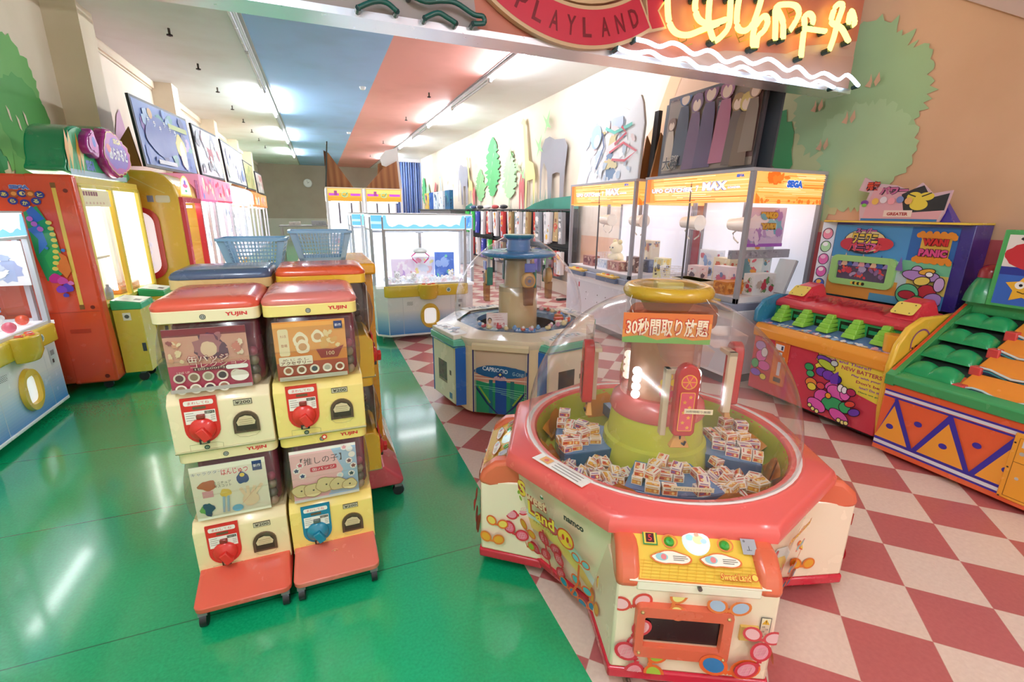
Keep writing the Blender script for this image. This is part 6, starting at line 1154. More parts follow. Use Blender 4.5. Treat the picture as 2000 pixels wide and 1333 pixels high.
q = B().frame((-W, 0, 0), (0, -1, 0), (0, 0, 1), base=.002); q.rect('8a94b8', -.3, 1.66, -.24, 1.73); q.rrect('f4efd8', -.22, 1.655, -.08, 1.735, .02); q.line('f4dc7a', [(-.86, 2.0), (-.6, 1.98), (-.4, 1.92), (-.2, 1.8), (-.12, 1.76)], .012); obj('side_sticker', q, 'print', YM)
q = B().yprism([(-W+.09, .68), (-W+.09, 1.7), (W-.2, 1.7), (W-.2, .68)], -.03, .0, 'd83c50'); q2 = B(); q2.loft([[(-W+.02, -.04, .66), (W-.14, -.04, .66), (W-.14, -.04, 1.72), (-W+.02, -.04, 1.72)], [(-W+.1, -.045, .72), (W-.22, -.045, .72), (W-.22, -.045, 1.66), (-W+.1, -.045, 1.66)], [(-W+.1, .02, .72), (W-.22, .02, .72), (W-.22, .02, 1.66), (-W+.1, .02, 1.66)]], 'd8344c', False, False); q2.loft([[(-W+.02, -.04, .66), (W-.14, -.04, .66), (W-.14, -.04, 1.72), (-W+.02, -.04, 1.72)], [(-W+.02, .0, .66), (W-.14, .0, .66), (W-.14, .0, 1.72), (-W+.02, .0, 1.72)]], 'd8344c', False, False); obj('red_window_frame', q2, 'gloss', YM)
q = B().frame((0, .004, 0), (1, 0, 0), (0, 0, 1)); 
obj('back_wall', B().box(-W+.09, .3, .7, W-.1, .33, 1.68, 'fafafc'), 'back0.5', YM); obj('lamp', B().box(-W+.15, .05, 1.6, W-.25, .09, 1.63, 'ffffff'), 'emit6', YM)  # back wall is no lamp; its glow imitates interior light
q = B().frame((0, .3, 0), (1, 0, 0), (0, 0, 1), base=.004); q.scrawl(['dfe6f4', 'f4f4fa', 'c8d4ec', 'e8dcec'], -.4, .75, .3, 1.6, 20, (.03, .1), 6); obj('backdrop', q, 'print', YM)
obj('glass_pane', B().quad((-W+.09, -.01, .7), (W-.2, -.01, .7), (W-.2, -.01, 1.68), (-W+.09, -.01, 1.68), 'fbfbff'), 'glass', YM)
q = B().frame((0, -.002, 0), (1, 0, 0), (0, 0, 1), base=.004); q.poly('f6e67c', [(-.42, 1.74), (.12, 1.74)]+[(-.15+.27*math.cos(t), 1.74+.24*math.sin(t)) for t in (PI*i/14 for i in range(1, 14))]); q.poly('f4f4fa', [(-.38, 1.76), (.08, 1.76)]+[(-.15+.23*math.cos(t), 1.76+.2*math.sin(t)) for t in (PI*i/14 for i in range(1, 14))]); q.disc('d86a9a', -.15, 1.86, .12, .025); q.disc('8a6ac8', -.15, 1.9, .05, .03); q.disc('6ab88a', -.15, 1.8, .06, .015)
q.v = [(x, y-.0, z) for x, y, z in q.v]; obj('arch_sign', q, 'back0.4', YM, label='white arched sign')
q = B().box(W-.16, -.01, .1, W, .0, 1.96, 'e878b8'); obj('pink_trim', q, 'gloss', YM, bev=.004)
q = B().xprism([(-.2, .56), (0, .56), (0, .7), (-.2, .66)], -.5, .5, 'e8b43c'); q2 = obj('control_shelf', q, 'gloss', YM, bev=.01)
obj('skirt', B().box(-W+.03, .03, 0, W-.03, .9, .1, '4a4a50'), 'matte', YM)
# the rest of the row
def tall_unit(label, y0, y1, x, H, head, body, seed, round_top=False, hcols=('f4f4f8', 'e8e8f0')):
    t = thing('prize_cabinet', label, 'prize machine', (x, (y0+y1)/2, 0), PI/2); W = (y1-y0)/2-.01; D = .85; zh = H-.36
    b = B().box(-W, 0, .09, W, D, .72, body); b.box(-W, D-.05, .72, W, D, zh, 'f0f0f4')
    for xx in (-W, W-.04): b.box(xx, 0, .72, xx+.04, .04, zh, 'dcdce4'); b.box(xx, D-.08, .72, xx+.04, D-.04, zh, 'dcdce4')
    obj('body', b, 'gloss', t, bev=.006)
    h = B(); 
    if round_top: h.xprism([(-.03, zh)]+[(-.03+.16*(1-math.cos(a)), H-.16+.16*math.sin(a)) for a in (PI/2*i/6 for i in range(7))]+[(D, H), (D, zh)], -W, W, head)
    else: h.box(-W, -.02, zh, W, D, H, head)
    h.frame((0, -.02 if not round_top else -.03, 0), (1, 0, 0), (0, 0, 1), base=.002); h.clip = (-W+.02, zh+.02, W-.02, H-.03 if not round_top else H-.18); h.scrawl(hcols, -W, zh, W, H, 18, (.04, .13), seed); h.clip = None
    if not round_top: h.rect(hcols[0], -W+.02, zh+.005, W-.02, zh+.03)
    obj('header', h, 'back0.3', t, bev=.0, label='backlit printed header')
    obj('back_wall', B().box(-W+.04, .5, .72, W-.04, .52, zh, 'fafbff'), 'back0.8', t); obj('lamp', B().box(-W+.1, .06, zh-.04, W-.1, .1, zh-.015, 'ffffff'), 'emit6', t)  # self-glowing back wall imitates a bright interior
    q = B().frame((0, .5, 0), (1, 0, 0), (0, 0, 1), base=.004); q.scrawl(['d0ddf0', 'eef2fa', 'b4c4e4', 'e4d8ec', 'd8ecec'], -W+.06, .75, W-.06, zh-.05, 26, (.03, .12), seed+1); obj('backdrop', q, 'print', t)
    obj('glass_pane', B().quad((-W+.04, .006, .74), (W-.04, .006, .74), (W-.04, .006, zh), (-W+.04, .006, zh), 'fbfbff'), 'glass', t)
    obj('middle_post', B().box(-.02, -.006, .72, .02, .03, zh, 'e8e8ee'), 'plastic', t); obj('control_shelf', B().box(-W+.02, -.16, .62, W-.02, 0, .7, 'e8a84a' if seed % 2 else 'dfe0e8'), 'gloss', t, bev=.01); obj('skirt', B().box(-W+.03, .04, 0, W-.03, D-.04, .09, '4a4a50'), 'matte', t)
    return t, W
tall_unit('prize machine with pink and blue lit header beside the yellow rounded one', 7.84, 8.9, -1.5, 2.05, 'f0a0c0', 'f0e0e4', 5, False, ('e06aa8', 'f4e0d0', 'd88a9a', '8a9ad8', 'f6ece4', 'e89a7a'))
tall_unit('prize machine with pink and red lit header and cream doors, second pink one', 8.92, 10.42, -1.5, 2.05, 'f6a8c4', 'f4efe8', 7, False, ('d8486a', 'f4e4dc', 'e8788a', 'f6d8c8', 'f08ab8'))
tall_unit('white rounded-top prize machine in the left row, nearer one', 10.46, 12.1, -1.5, 2.06, 'f4f4fa', 'f0f0f4', 8, True, ('f6f6fc', 'e6e8f4', 'f0f0f8'))
tall_unit('white rounded-top prize machine in the left row, farther one', 12.14, 13.7, -1.5, 2.06, 'f4f4fa', 'f0f0f4', 10, True, ('f6f6fc', 'e6e8f4', 'dfe6f4'))
tall_unit('prize machine with orange striped header, nearer one at the end of the left row', 13.8, 15.4, -1.52, 2.02, 'e8a060', 'eceef4', 12, False, ('e87a30', 'f4c890', '8aa8c8', 'f0ece0'))
tall_unit('prize machine with orange striped header, last one of the left row', 15.45, 17.4, -1.52, 2.0, 'e8a060', 'eceef4', 14, False, ('e87a30', 'f4c890', '9ab4cc', 'f0ece0'))
# posters standing on top of the machines
def poster(label, p0, p1, z0, z1, cols, base, seed, n, frame_c='23262e', lean=.06, th=.03, cut=None, extra=None, wood=True, rs=(.05, .16), side=1):
    P0 = Vector((*p0, 0)); P1 = Vector((*p1, 0)); w = (P1-P0).length; rz = math.atan2(P1.y-P0.y, P1.x-P0.x); h = z1-z0
    t = thing('poster_board', label, 'poster', (*p0, z0), rz); R_ = Matrix.Rotation(-lean, 4, 'X')
    out = cut or [(0, 0), (w, 0), (w, h), (0, h)]
    fx = lambda bb: (setattr(bb, 'v', [tuple(R_ @ Vector(v)) for v in bb.v]), bb)[1]
    bd = obj('board', fx(B().yprism([(x, z) for x, z in out], 0, th, frame_c)), 'plastic', t)
    q = B().frame((0, 0, 0), (1, 0, 0), (0, 0, 1), base=.002); m = .03 if not cut else .0
    if cut: q.poly(base, [(w/2+(x-w/2)*.985, h/2+(z-h/2)*.985) for x, z in cut]); q.clip = (.01, .01, w-.01, h*.86)
    else: q.rect(base, m, m, w-m, h-m); q.clip = (m, m, w-m, h-m)
    q.scrawl(cols, 0, 0, w, h, n, rs, seed)
    if extra: extra(q, w, h)
    obj('poster_print', fx(q), 'print', t)
    if wood:
        for u in ((.03, w-.06) if wood == 2 else (.03,)): obj('plywood_brace', B().xprism([(th+.03, 0), (.42, 0), (th+.04+h*.06, h*.55)], u, u+.02, 'a87442'), 'wood', t)
    return t
def fig(b, u, v, k, hair, coat, skin='f0d8c4'):
    """a generic standing figure"""
    b.poly(coat, [(u-.07*k, v), (u+.07*k, v), (u+.05*k, v+.3*k), (u+.035*k, v+.36*k), (u-.035*k, v+.36*k), (u-.05*k, v+.3*k)]); b.disc(hair, u, v+.42*k, .055*k, .06*k); b.disc(skin, u, v+.405*k, .036*k, .038*k); b.poly(hair, [(u-.045*k, v+.41*k), (u-.02*k, v+.45*k), (u, v+.42*k), (u+.02*k, v+.45*k), (u+.045*k, v+.41*k), (u+.04*k, v+.47*k), (u-.04*k, v+.47*k)])
def ex1(q, w, h):
    q.poly('3a54a8', blob_outline(w*.4, h*.5, w*.3, h*.3, 24, .1, 2)); q.poly('e8d870', blob_outline(w*.72, h*.45, .16, .14, 26, .15, 3)); q.poly('f4f0dc', blob_outline(w*.74, h*.3, .1, .18, 20, .1, 4)); q.disc('c89a5a', w*.25, h*.82, .06); q.rect('b8c878', w*.55, h*.7, w*.92, h*.78)
    for i in range(6): q.text('e8ecfc', 'キラ'[i % 2], w*(.2+.09*i), h*(.72-.04*(i % 3)), .07, .06, .05)
    q.rect('d8dcec', w*.22, .06, w*.55, .11)
poster('blue framed poster with yellow figure shape on top of the yellow rounded machine', (-1.8, 6.9), (-1.6, 8.5), 2.06, 2.83, ['4a6ac0', '6a8ad8', '8a6ab8', '3a4a90', '9ab8e0', 'b09ad0', '5a9a9a'], '5a78c0', 3, 30, extra=ex1)
poster('pale framed poster with streaks of grey and red above the pink-header machines', (-1.6, 8.8), (-1.5, 10.1), 2.08, 2.83, ['f0f0f4', 'c8ccd8', 'b85a6a', '9a9aa8', 'e0d8e4', '7a7a88', 'd8a8b0'], 'e4e4ec', 5, 34)
poster('pale poster with purple and green touches above the white rounded machines', (-1.5, 10.5), (-1.48, 12.9), 2.08, 2.83, ['f2f0f6', 'c8c4dc', 'a8c8b0', 'e0e4f0', 'b8b8c8', '8a9ac8', 'e8dcc8'], 'e8e6f0', 7, 34)
poster('yellow green poster far along the left row', (-1.5, 13.2), (-1.5, 14.9), 2.06, 2.72, ['e8e090', 'c8d080', 'f0ecc0', 'a8b870', 'e0c8a0'], 'e0dc98', 9, 20)
poster('small framed poster at the far end of the left row', (-1.5, 15.4), (-1.5, 17.0), 2.03, 2.62, ['2a3a3a', 'd8c8b8', 'b85a50', '5a7a6a', 'e8e0d8'], 'c8c0b8', 11, 20)
def exr1(q, w, h):
    q.line('d04a5a', [(w*.55, h*.4), (w*.75, h*.5), (w*.95, h*.36), (w*.8, h*.26), (w*.6, h*.3)], .03); q.line('6ac8b8', [(w*.45, h*.75), (w*.6, h*.66), (w*.85, h*.72)], .04); q.line('3a4a78', [(w*.35, h*.2), (w*.45, h*.5), (w*.4, h*.7)], .03); q.line('c03a4a', [(w*.62, h*.5), (w*.78, h*.62), (w*.7, h*.72)], .035)
    q.disc('a8c4e0', w*.3, h*.66, .13, .15); q.disc('f2e2dc', w*.32, h*.6, .07, .08)
w = 1.44; h = .9
poster('white cut-out poster with teal and red swirls on the farther catcher', (3.56, 6.28), (3.56, 4.84), 1.987, 2.88, ['f4f6fa', 'c8d8ea', '9ab8d0', 'f0dcdc', 'e4e8f0', '6a8ab0', 'd8c890', 'b8c8d8', 'fafafc'], 'f0f2f6', 13, 46, 'eceef2', cut=[(0, 0), (w, 0), (w, .62), (w-.08, h*.95), (w-.14, h*1.05), (w-.32, h*.9), (w-.55, h*1.0), (w-.9, h*.93), (w-1.2, h*.84), (.1, h*.78)], extra=exr1, wood=2, rs=(.04, .15))
b = B().box(0, 0, 0, .08, .05, .74, '3a3d44', M=Matrix.Rotation(-.05, 4, 'X')); o = obj('display_board', b, 'plastic', bev=.004); o.location = (3.66, 6.29, 1.987); o.rotation_euler = (0, 0, -PI/2); props(o, 'narrow dark board edge standing left of the white cut-out poster', 'board')
b = B().box(0, 0, 0, .08, .05, .74, '3a3d44', M=Matrix.Rotation(-.05, 4, 'X')); o = obj('display_board', b, 'plastic', bev=.004); o.location = (3.66, 4.8, 1.987); o.rotation_euler = (0, 0, -PI/2); props(o, 'narrow dark board edge standing right of the white cut-out poster', 'board')
def exr2(q, w, h):
    q.rect('8a7a70', 0, 0, w, h); q.rect('4a2f33', .0, h*.94, w, h); q.rect('9a8a7e', .03, h*.05, w-.03, h*.92)
    for i in range(14): q.disc('7a5a58', .06+i*(w-.12)/13, h*.965, .018)
    q.rect('5a3a3c', w*.0, 0, .03, h); q.rect('6a4a46', w*.9, .1, w-.03, h*.9); q.poly('5a3230', [(w*.56, h*.3), (w*.72, h*.3), (w*.72, h*.84)]+[(w*.64+w*.08*math.cos(t), h*.84+.09*math.sin(t)) for t in (PI*i/8 for i in range(1, 8))]+[(w*.56, h*.84)]); 
    for i in range(7): a = PI*i/6; q.line('d8c8b0', [(w*.64, h*.84), (w*.64+.09*math.cos(a), h*.84+.075*math.sin(a))], .006)
    q.rect('3a3f50', w*.585, h*.5, w*.7, h*.8); q.text('d8ccc0', '洋館カフェ', w*.64, h*.76, .035, .13); q.line('c8c0b8', [(w*.6, h*.7), (w*.68, h*.7), (w*.68, h*.55), (w*.62, h*.55), (w*.62, h*.66), (w*.66, h*.66)], .008)
    for u in (.36,): q.poly('d8b050', [(w*u-.03, h*.68), (w*u+.03, h*.68), (w*u+.03, h*.78), (w*u, h*.86), (w*u-.03, h*.78)]); q.line('6a4030', [(w*u, h*.68), (w*u, h*.85)], .006)
    for u, v, k, hc, cc in ((.09, .12, 1.0, '8a6a5a', 'c9b8a4'), (.22, .2, 1.45, '3f5f8a', '3a3f52'), (.36, .1, 1.35, '7a5a7a', '6f4f70'), (.5, .1, 1.5, '8a5a80', '5a4668'), (.66, .16, 1.4, 'b07a9a', 'b06a84'), (.78, .1, 1.15, 'a8885a', '6a5a50'), (.86, .02, 1.2, 'd9c070', '7a6450'), (.92, .3, 1.1, 'a8886a', '8a7868')): fig(q, w*u, h*v*.6, k*1.1, hc, cc)
    q.otext('3a2f30', 'd8ccc0', '大桜', w*.14, h*.16, .13, .24, .02, .04)
poster('brown poster of coated figures before a building, on the nearer catcher', (3.56, 4.45), (3.56, 3.2), 1.987, 2.78, ['8a7a70'], '8a7a70', 15, 3, '4a4348', extra=exr2, wood=False)
b = B().box(0, 0, 0, .3, .02, .76, '3c4048', M=Matrix.Rotation(-.06, 4, 'X')); b.box(1.2, 0, 0, 1.48, .02, .82, '3c4048', M=Matrix.Rotation(-.06, 4, 'X')); b.box(.1, .02, 0, 1.42, .035, .74, '3c4048', M=Matrix.Rotation(-.06, 4, 'X')); o = obj('display_board', b, 'plastic'); o.location = (3.64, 4.58, 1.987); o.rotation_euler = (0, 0, -PI/2); props(o, 'wide black folded board standing behind the brown poster', 'board')
o = obj('plywood_brace', B().xprism([(0, 0), (.5, 0), (.1, .5)], 0, .02, 'a87442'), 'wood'); o.location = (3.62, 4.7, 1.987); o.rotation_euler = (0, 0, -PI/2); props(o, 'plywood triangle standing between the two right posters', 'brace')
q = B(); 
for i in range(6): q.tube([(.05*i, 0, .01), (.05*i+.04, .1, .05), (.05*i+.02, .25, .02)], .008, '5a4a3a', 6)
q.box(-.02, -.02, 0, .34, .26, .02, '6a5a4a'); o = obj('bundle', q, 'plastic', smooth=50); o.location = (3.75, 3.42, 1.988); o.rotation_euler = (0, 0, -.3); props(o, 'brown wire bundle lying at the near end on top of the catcher', 'bundle')
# ================================================================ BACK OF THE AISLE
def back_catcher(label, xc, y, W, seed):
    t = thing('claw_machine', label, 'claw machine', (xc, y, 0)); D = .9; H = 1.99
    obj('body', B().box(-W, 0, .06, W, D, .75, 'eef0f4'), 'gloss', t, bev=.006); obj('skirt', B().box(-W+.03, .03, 0, W-.03, D, .06, '55575c'), 'matte', t)
    b = B()
    for x in (-W, W-.035):
        for yy in (0, D-.04): b.box(x, yy, .72, x+.035, yy+.035, H, 'e4e6ea')
    b.box(-W, -.003, H-.02, W, D, H, 'f2ead0'); obj('frame', b, 'plastic', t)
    h = B().box(-W+.03, -.006, 1.755, W-.03, .03, H-.02, 'f2b43c'); h.frame((0, -.006, 0), (1, 0, 0), (0, 0, 1)); h.rect('f6d47a', -W+.035, 1.89, W-.035, H-.03); h.rect('e8a030', -W+.035, 1.76, W-.035, 1.82); h.rect('c050d0', -W+.05, 1.845, -.1, 1.885); h.rect('c050d0', .1, 1.845, W-.05, 1.885); h.rect('9a4a8a', -.18, 1.85, -.13, 1.93); h.ring('7ad0b0', 0, 1.865, .05, .012, .04); h.line('3a9a7a', [(-.04, 1.85), (0, 1.84), (.05, 1.9)], .012); obj('lit_header', h, 'back0.3', t)
    s = B().box(-W-.003, .04, 1.755, -W+.02, D-.04, H-.02, 'f6f0e0'); obj('side_header', s, 'back0.5', t)
    obj('back_wall', B().box(-W+.03, D-.05, .72, W-.03, D-.03, 1.76, 'f6f8fc'), 'back0.5', t); obj('field_floor', B().box(-W+.03, .03, .73, W-.03, D-.05, .75, 'f4f4f4'), 'back0.3', t); obj('lamp', B().box(-W+.08, .1, 1.73, W-.08, .14, 1.75, 'ffffff'), 'emit6', t)  # back wall and floor emit, imitating lamp light inside
    q = B().frame((-W+.002, D, 0), (0, -1, 0), (0, 0, 1), base=.002); q.clip = (.1, .8, D-.1, 1.7); q.scrawl(['f6f0e8', 'f0d8b0', 'e8ecf4', 'f4f4f8', 'e8c8a0'], .1, .8, D-.1, 1.7, 22, (.04, .12), seed); obj('side_sheet', q, 'back0.5', t)
    g = B().quad((-W+.03, .004, .75), (W-.03, .004, .75), (W-.03, .004, 1.755), (-W+.03, .004, 1.755), 'fafcff'); obj('glass_pane', g, 'glass', t)
    q = B()
    for x in (-.1, .12): q.cyl((x, .3, 1.73), (x, .3, 1.35), .015, c='5a5a66', n=10)
    obj('gantry', q, 'metal', t); obj('control_shelf', B().box(-W, -.14, .68, W, 0, .76, 'f0a84a'), 'gloss', t, bev=.01)
    for i, (x, c) in enumerate(((-.2, 'c8d0e8'), (.18, 'd8dce8'))):
        o = obj('figure_box', pbox(.2, .12, .5 if i else .4, c, ['a8b4d8', 'f0f0f6', 'd8a8b8', 'e8dcc8'], seed+i, 12), 'print'); o.location = (xc+x, y+.55, .752); props(o, 'pale prize box at the %s inside the %s back catcher' % (('left', 'right')[i], ('left', 'right')[seed % 2]), 'box')
back_catcher('claw machine with yellow and purple lit header at the back, left one of the pair', .48, 9.3, .32, 2)
back_catcher('claw machine with yellow and purple lit header at the back, right one of the pair', 1.17, 9.3, .345, 3)
def brace(label, pts, y, th=.02, c='a06a3c', m='wood', name='plywood_brace'): o = obj(name, B().yprism(pts, y, y+th, c), m); return props(o, label, 'board')
brace('plywood triangle on the left back catcher, its upright edge at the left', [(.19, 1.992), (.66, 1.992), (.27, 2.58), (.19, 2.62)], 9.5)
brace('plywood triangle on the right back catcher, its upright edge at the right', [(.87, 1.992), (1.5, 1.992), (1.47, 2.5), (1.2, 2.35)], 9.5)
brace('dark upright board edge standing at the left end of the back catchers', [(.162, 1.992), (.19, 1.992), (.27, 2.76), (.245, 2.76)], 9.4, .09, '3a4038', 'plastic', 'display_board')
brace('white board with torn edge standing at the right end of the back catchers', [(1.4, 2.35), (1.52, 1.992), (1.56, 1.992), (1.5, 2.74), (1.28, 2.68), (1.17, 2.56), (1.2, 2.42)], 9.56, .02, 'e2e2de', 'plastic', 'display_board')
brace('taller plywood board behind the right plywood triangle', [(1.1, 1.992), (1.45, 1.992), (1.42, 2.6), (1.15, 2.45)], 9.75, .02, 'b07c4a')
# far table
t = thing('table', 'dark topped low table far back near the beige wall', 'table', (-.3, 15.2, 0)); obj('tabletop', B().box(-.75, -.4, 1.12, .75, .4, 1.16, '6a645e'), 'plastic', t)
for x in (-.7, .7):
    for y in (-.35, .35): obj('leg', B().box(x-.02, y-.02, 0, x+.02, y+.02, 1.12, '8a8680'), 'metal', t)
for i, (x, w_, h_, c) in enumerate(((-.35, .3, .09, '9a948a'), (.3, .4, .12, '7a7a78'))):
    o = obj('carton', pbox(w_, .3, h_, c, ['b0a898', '6a6a68'], i, 6), 'print'); o.location = (-.3+x, 15.2, 1.161); props(o, ['low grey carton on the far table, left one', 'taller grey carton on the far table, right one'][i], 'carton')
# rack of hanging packs along the mural wall
t = thing('display_rack', 'long black rack of hanging toy packs under the painted mural', 'rack', (4.3, 10.9, 0), -PI/2)
obj('top_rail', B().box(-3.3, -.02, 1.62, 3.3, .06, 1.66, '23242a'), 'plastic', t); obj('lower_rail', B().box(-3.3, .0, .9, 3.3, .04, .93, '23242a'), 'plastic', t); obj('back_net', B().box(-3.3, .05, .3, 3.3, .07, 1.6, '2e3038'), 'plastic', t)
for x in (-3.28, -1.1, 1.1, 3.28): obj('upright', B().box(x-.02, -.01, 0, x+.02, .05, 1.66, '23242a'), 'metal', t); obj('foot', B().box(x-.03, -.3, 0, x+.03, .1, .04, '23242a'), 'metal', t)
R = random.Random(21)
ORD = 'first second third fourth fifth sixth seventh eighth ninth tenth eleventh twelfth thirteenth fourteenth fifteenth sixteenth seventeenth eighteenth nineteenth twentieth twenty-first twenty-second twenty-third twenty-fourth twenty-fifth twenty-sixth'.split()
PC = [('e8e8ea', ['c8503a', 'f0c04a', '8a9aa8']), ('4ad05a', ['2a2a2a', '7af06a', 'f0f0f0']), ('3a48a8', ['8a6ad0', 'c8d0f4', '5a2a8a']), ('e2e4e8', ['b0b4bc', 'f4f4f6', 'c8ccd4']), ('c83a3a', ['f0e0c0', 'e8a040', 'a8b8c8']), ('9aa0a8', ['d8dce0', 'f4f4f4', '6a7078']), ('b8a070', ['e0c890', '8a5a3a', 'c84a3a'])]
k_ = 0
for r_ in range(2):
    for j in range(26):
        sel = (1, 1, 2, 1, 2, 2, 3, 3, 4, 3, 3, 0, 5, 4, 3, 6, 5, 0, 3, 6, 4, 5, 3, 0, 6, 5)[j] if r_ == 0 else (j*3+2) % 7
        base, cols = PC[sel]
        w_, h_ = R.uniform(.15, .2), (.62 if r_ == 0 else .5)*R.uniform(.85, 1)
        q = B(); n = 6; prof_ = [(-w_/2, -h_), (w_/2, -h_), (w_/2, 0), (-w_/2, 0)]
        q.loft([[(x*(1-.1*abs(e)), .04*e-.0, z) for x, z in prof_] for e in (-1, -.6, .6, 1)], base); q.frame((-w_/2*.9, -.041, -h_), (1, 0, 0), (0, 0, 1), base=.002); q.clip = (.005, .005, w_*.88, h_-.005); q.scrawl(cols+[base], 0, 0, w_*.9, h_, 9, (.03, .08), k_); q.clip = None
        q.box(-.01, -.01, 0, .01, .01, .03, '222')
        o = obj('toy_pack', q, 'print'); o.location = (4.22-.06*(j % 2), 14.1-.25*j, 1.6 if r_ == 0 else .88); o.rotation_euler = (R.uniform(-.05, .05), 0, -PI/2+R.uniform(-.1, .1)); k_ += 1
        props(o, '%s hanging toy pack, %s from the far end of the %s rack row' % (('white', 'bright green', 'dark blue', 'silver white', 'red', 'silver grey', 'tan')[sel], ORD[j], 'upper' if r_ == 0 else 'lower'), 'toy pack', 'toy packs on the %s rack row' % ('upper' if r_ == 0 else 'lower'))
t = thing('game_shelf', 'small stepped display of boxed games far back beside the mural', 'shelf', (4.05, 16.6, 0), -PI/2); obj('table_top', B().box(-2.4, -.35, 1.62, 2.4, .35, 1.66, '55585e'), 'plastic', t); obj('support', B().box(-2.3, -.3, 0, 2.3, .3, 1.62, '8a8a90'), 'plastic', t)
for i, (y, c, cs) in enumerate(((18.4, 'f0c860', ['4a4aa0', 'e8e0b0']), (17.6, '2f5fb0', ['5a8ad0', '1f3f80']), (16.9, 'd8e4f0', ['8ab0d8', 'f4f6f8', '4a6a90']), (16.1, 'dfe8f0', ['9ab8d8', 'f4f6f8', '3a5a80']), (15.2, '2a6a9a', ['3a8a9a', '1f4a6a']))):
    o = obj('game_box', pbox(.6, .12, .58, c, cs, 40+i, 8), 'print'); o.location = (3.95, y, 1.662); o.rotation_euler = (0, -.25*0, -PI/2); props(o, ['yellow', 'dark blue', 'pale blue left', 'pale blue right', 'teal blue'][i]+' boxed game on the far stepped display', 'box')
for i in range(5):
    c = ['3a4a78', '2a2a30', 'e0e0e4', 'a83a3a', '26262c'][i]; q = B().ball((0, 0, .055), .1, c, 12, 1.6, 1, .55); q.frame((0, -.1, .03), (1, 0, 0), (0, 0, 1)); q.disc('e8e8ec', 0, .03, .04, .02); o = obj('cap_pack', q, 'fuzzy', smooth=60); o.location = (4.3, 13.7-.62*i, 1.662); o.rotation_euler = (0, 0, -PI/2); props(o, ['blue', 'first black', 'white', 'red', 'second black'][i]+' rounded pack lying on top of the black rack', 'pack')
# ================================================================ RIGHT FOREGROUND: MALLET GAME AND DRUM-SIDED SLIDE GAME
GM = thing('mallet_game', 'pink red game with five green stepped figures and a cartoon backboard', 'arcade machine', (3.56, 2.375, 0), -PI/2)
W = .545
b = B().box(-W, 0, .06, W, .86, .6, 'cf3f52'); obj('cabinet', b, 'gloss', GM, bev=.008, label='pinkish red cabinet'); obj('plinth', B().box(-W+.03, .04, .035, W-.03, .82, .06, '333'), 'matte', GM)
for x in (-.4, .4): castor(GM, x, .1, .04)
obj('deck_edge', B().xprism([(-.03, .555), (-.035, .63), (.0, .675), (.06, .67), (.06, .555)], -W, W, 'f0a03a'), 'gloss', GM, bev=.01, label='orange front edge')
b = B().xprism([(0, .66), (.26, .72), (.26, .6), (0, .6)], -W, W, '6a8fd0'); b.frame((-W, .0, .661), (1, 0, 0), (0, .26, .06), base=.002); b.clip = (0, 0, 2*W, .1); b.scrawl(['f0e0b0', 'e8a8b8', 'a8c8e8', 'f4c890', 'f0f0f0'], 0, 0, 2*W, .07, 60, (.01, .03), 4); b.clip = None; obj('deck', b, 'print', GM)
b = B().box(-W, .21, .7, W, .3, .815, '3fae6a')
for i in range(4): x = -.33+.205*i; b.box(x-.045, .205, .7, x+.045, .215, .79, '14201a'); b.box(x-.03, .2, .735, x+.03, .212, .765, '1f9a6a')
obj('hood_front', b, 'gloss', GM, label='green hood front with dark openings')
b = B().xprism([(.19, .81), (.185, .85), (.22, .875), (.5, .93), (.5, .8)], -W, W, 'd8404e'); hood = obj('hood', b, 'gloss', GM, bev=.01, label='red hood with raised letters')
q = B().frame((0, .23, .878), (1, 0, 0), (0, .28, .055), base=.001, step=.006)
for k_ in range(3): q.lay = k_; 
q.text('e04a56', 'WANIWANI', .02, .1, .1, .78, .03); q.text('b82a3c', 'WANIWANI', .02, .1, .092, .76, .0); obj('raised_lettering', q, 'gloss', hood)
for s, x in ((-1, -.42), (1, .4)):
    q = B().loft([[(x-.11, .24, .88), (x+.11, .24, .88), (x+.12, .5, .91), (x-.12, .5, .91)], [(x-.09, .27, .9), (x+.09, .27, .9), (x+.095, .5, .98), (x-.095, .5, .98)], [(x-.07, .36, .99), (x+.07, .36, .99), (x+.07, .5, 1.02), (x-.07, .5, 1.02)]], 'd83a48'); sp_ = obj('speaker_pod', q, 'gloss', GM, bev=.012)
    q = B().frame((x-.075, .263, .912), (1, 0, 0), (0, .13, .11), base=.006); q.rrect('f0d868', 0, 0, .15, .12, .02); 
    for u, v in ((.03, .02), (.12, .02), (.03, .1), (.12, .1)): q.disc('5a4a2a', u, v, .005)
    obj('speaker_cover', q, 'print', sp_, label='yellow cover plate')
for i in range(5):
    x = -.43+.205*i; q = B(); 
    for j in range(4): 
        w0 = .052-.007*j; y0 = .075+.022*j; z = .695+.034*j
        q.loft([[(x-w0, y0, z), (x+w0, y0, z), (x+w0*.9, .235, z+.01), (x-w0*.9, .235, z+.01)], [(x-w0*.85, y0+.012, z+.036), (x+w0*.85, y0+.012, z+.036), (x+w0*.8, .235, z+.036), (x-w0*.8, .235, z+.036)]], '8fd048')
    obj('stepped_head', q, 'gloss', GM, bev=.006, label='lime green stepped figure')
q = B().cyl((.49, .09, .68), (.49, .09, .8), .055, .062, 'f0b03c', 24); q.cyl((.49, .09, .66), (.49, .09, .69), .05, c='dfe4f0', n=20); obj('mallet_holder', q, 'gloss', GM, smooth=40)
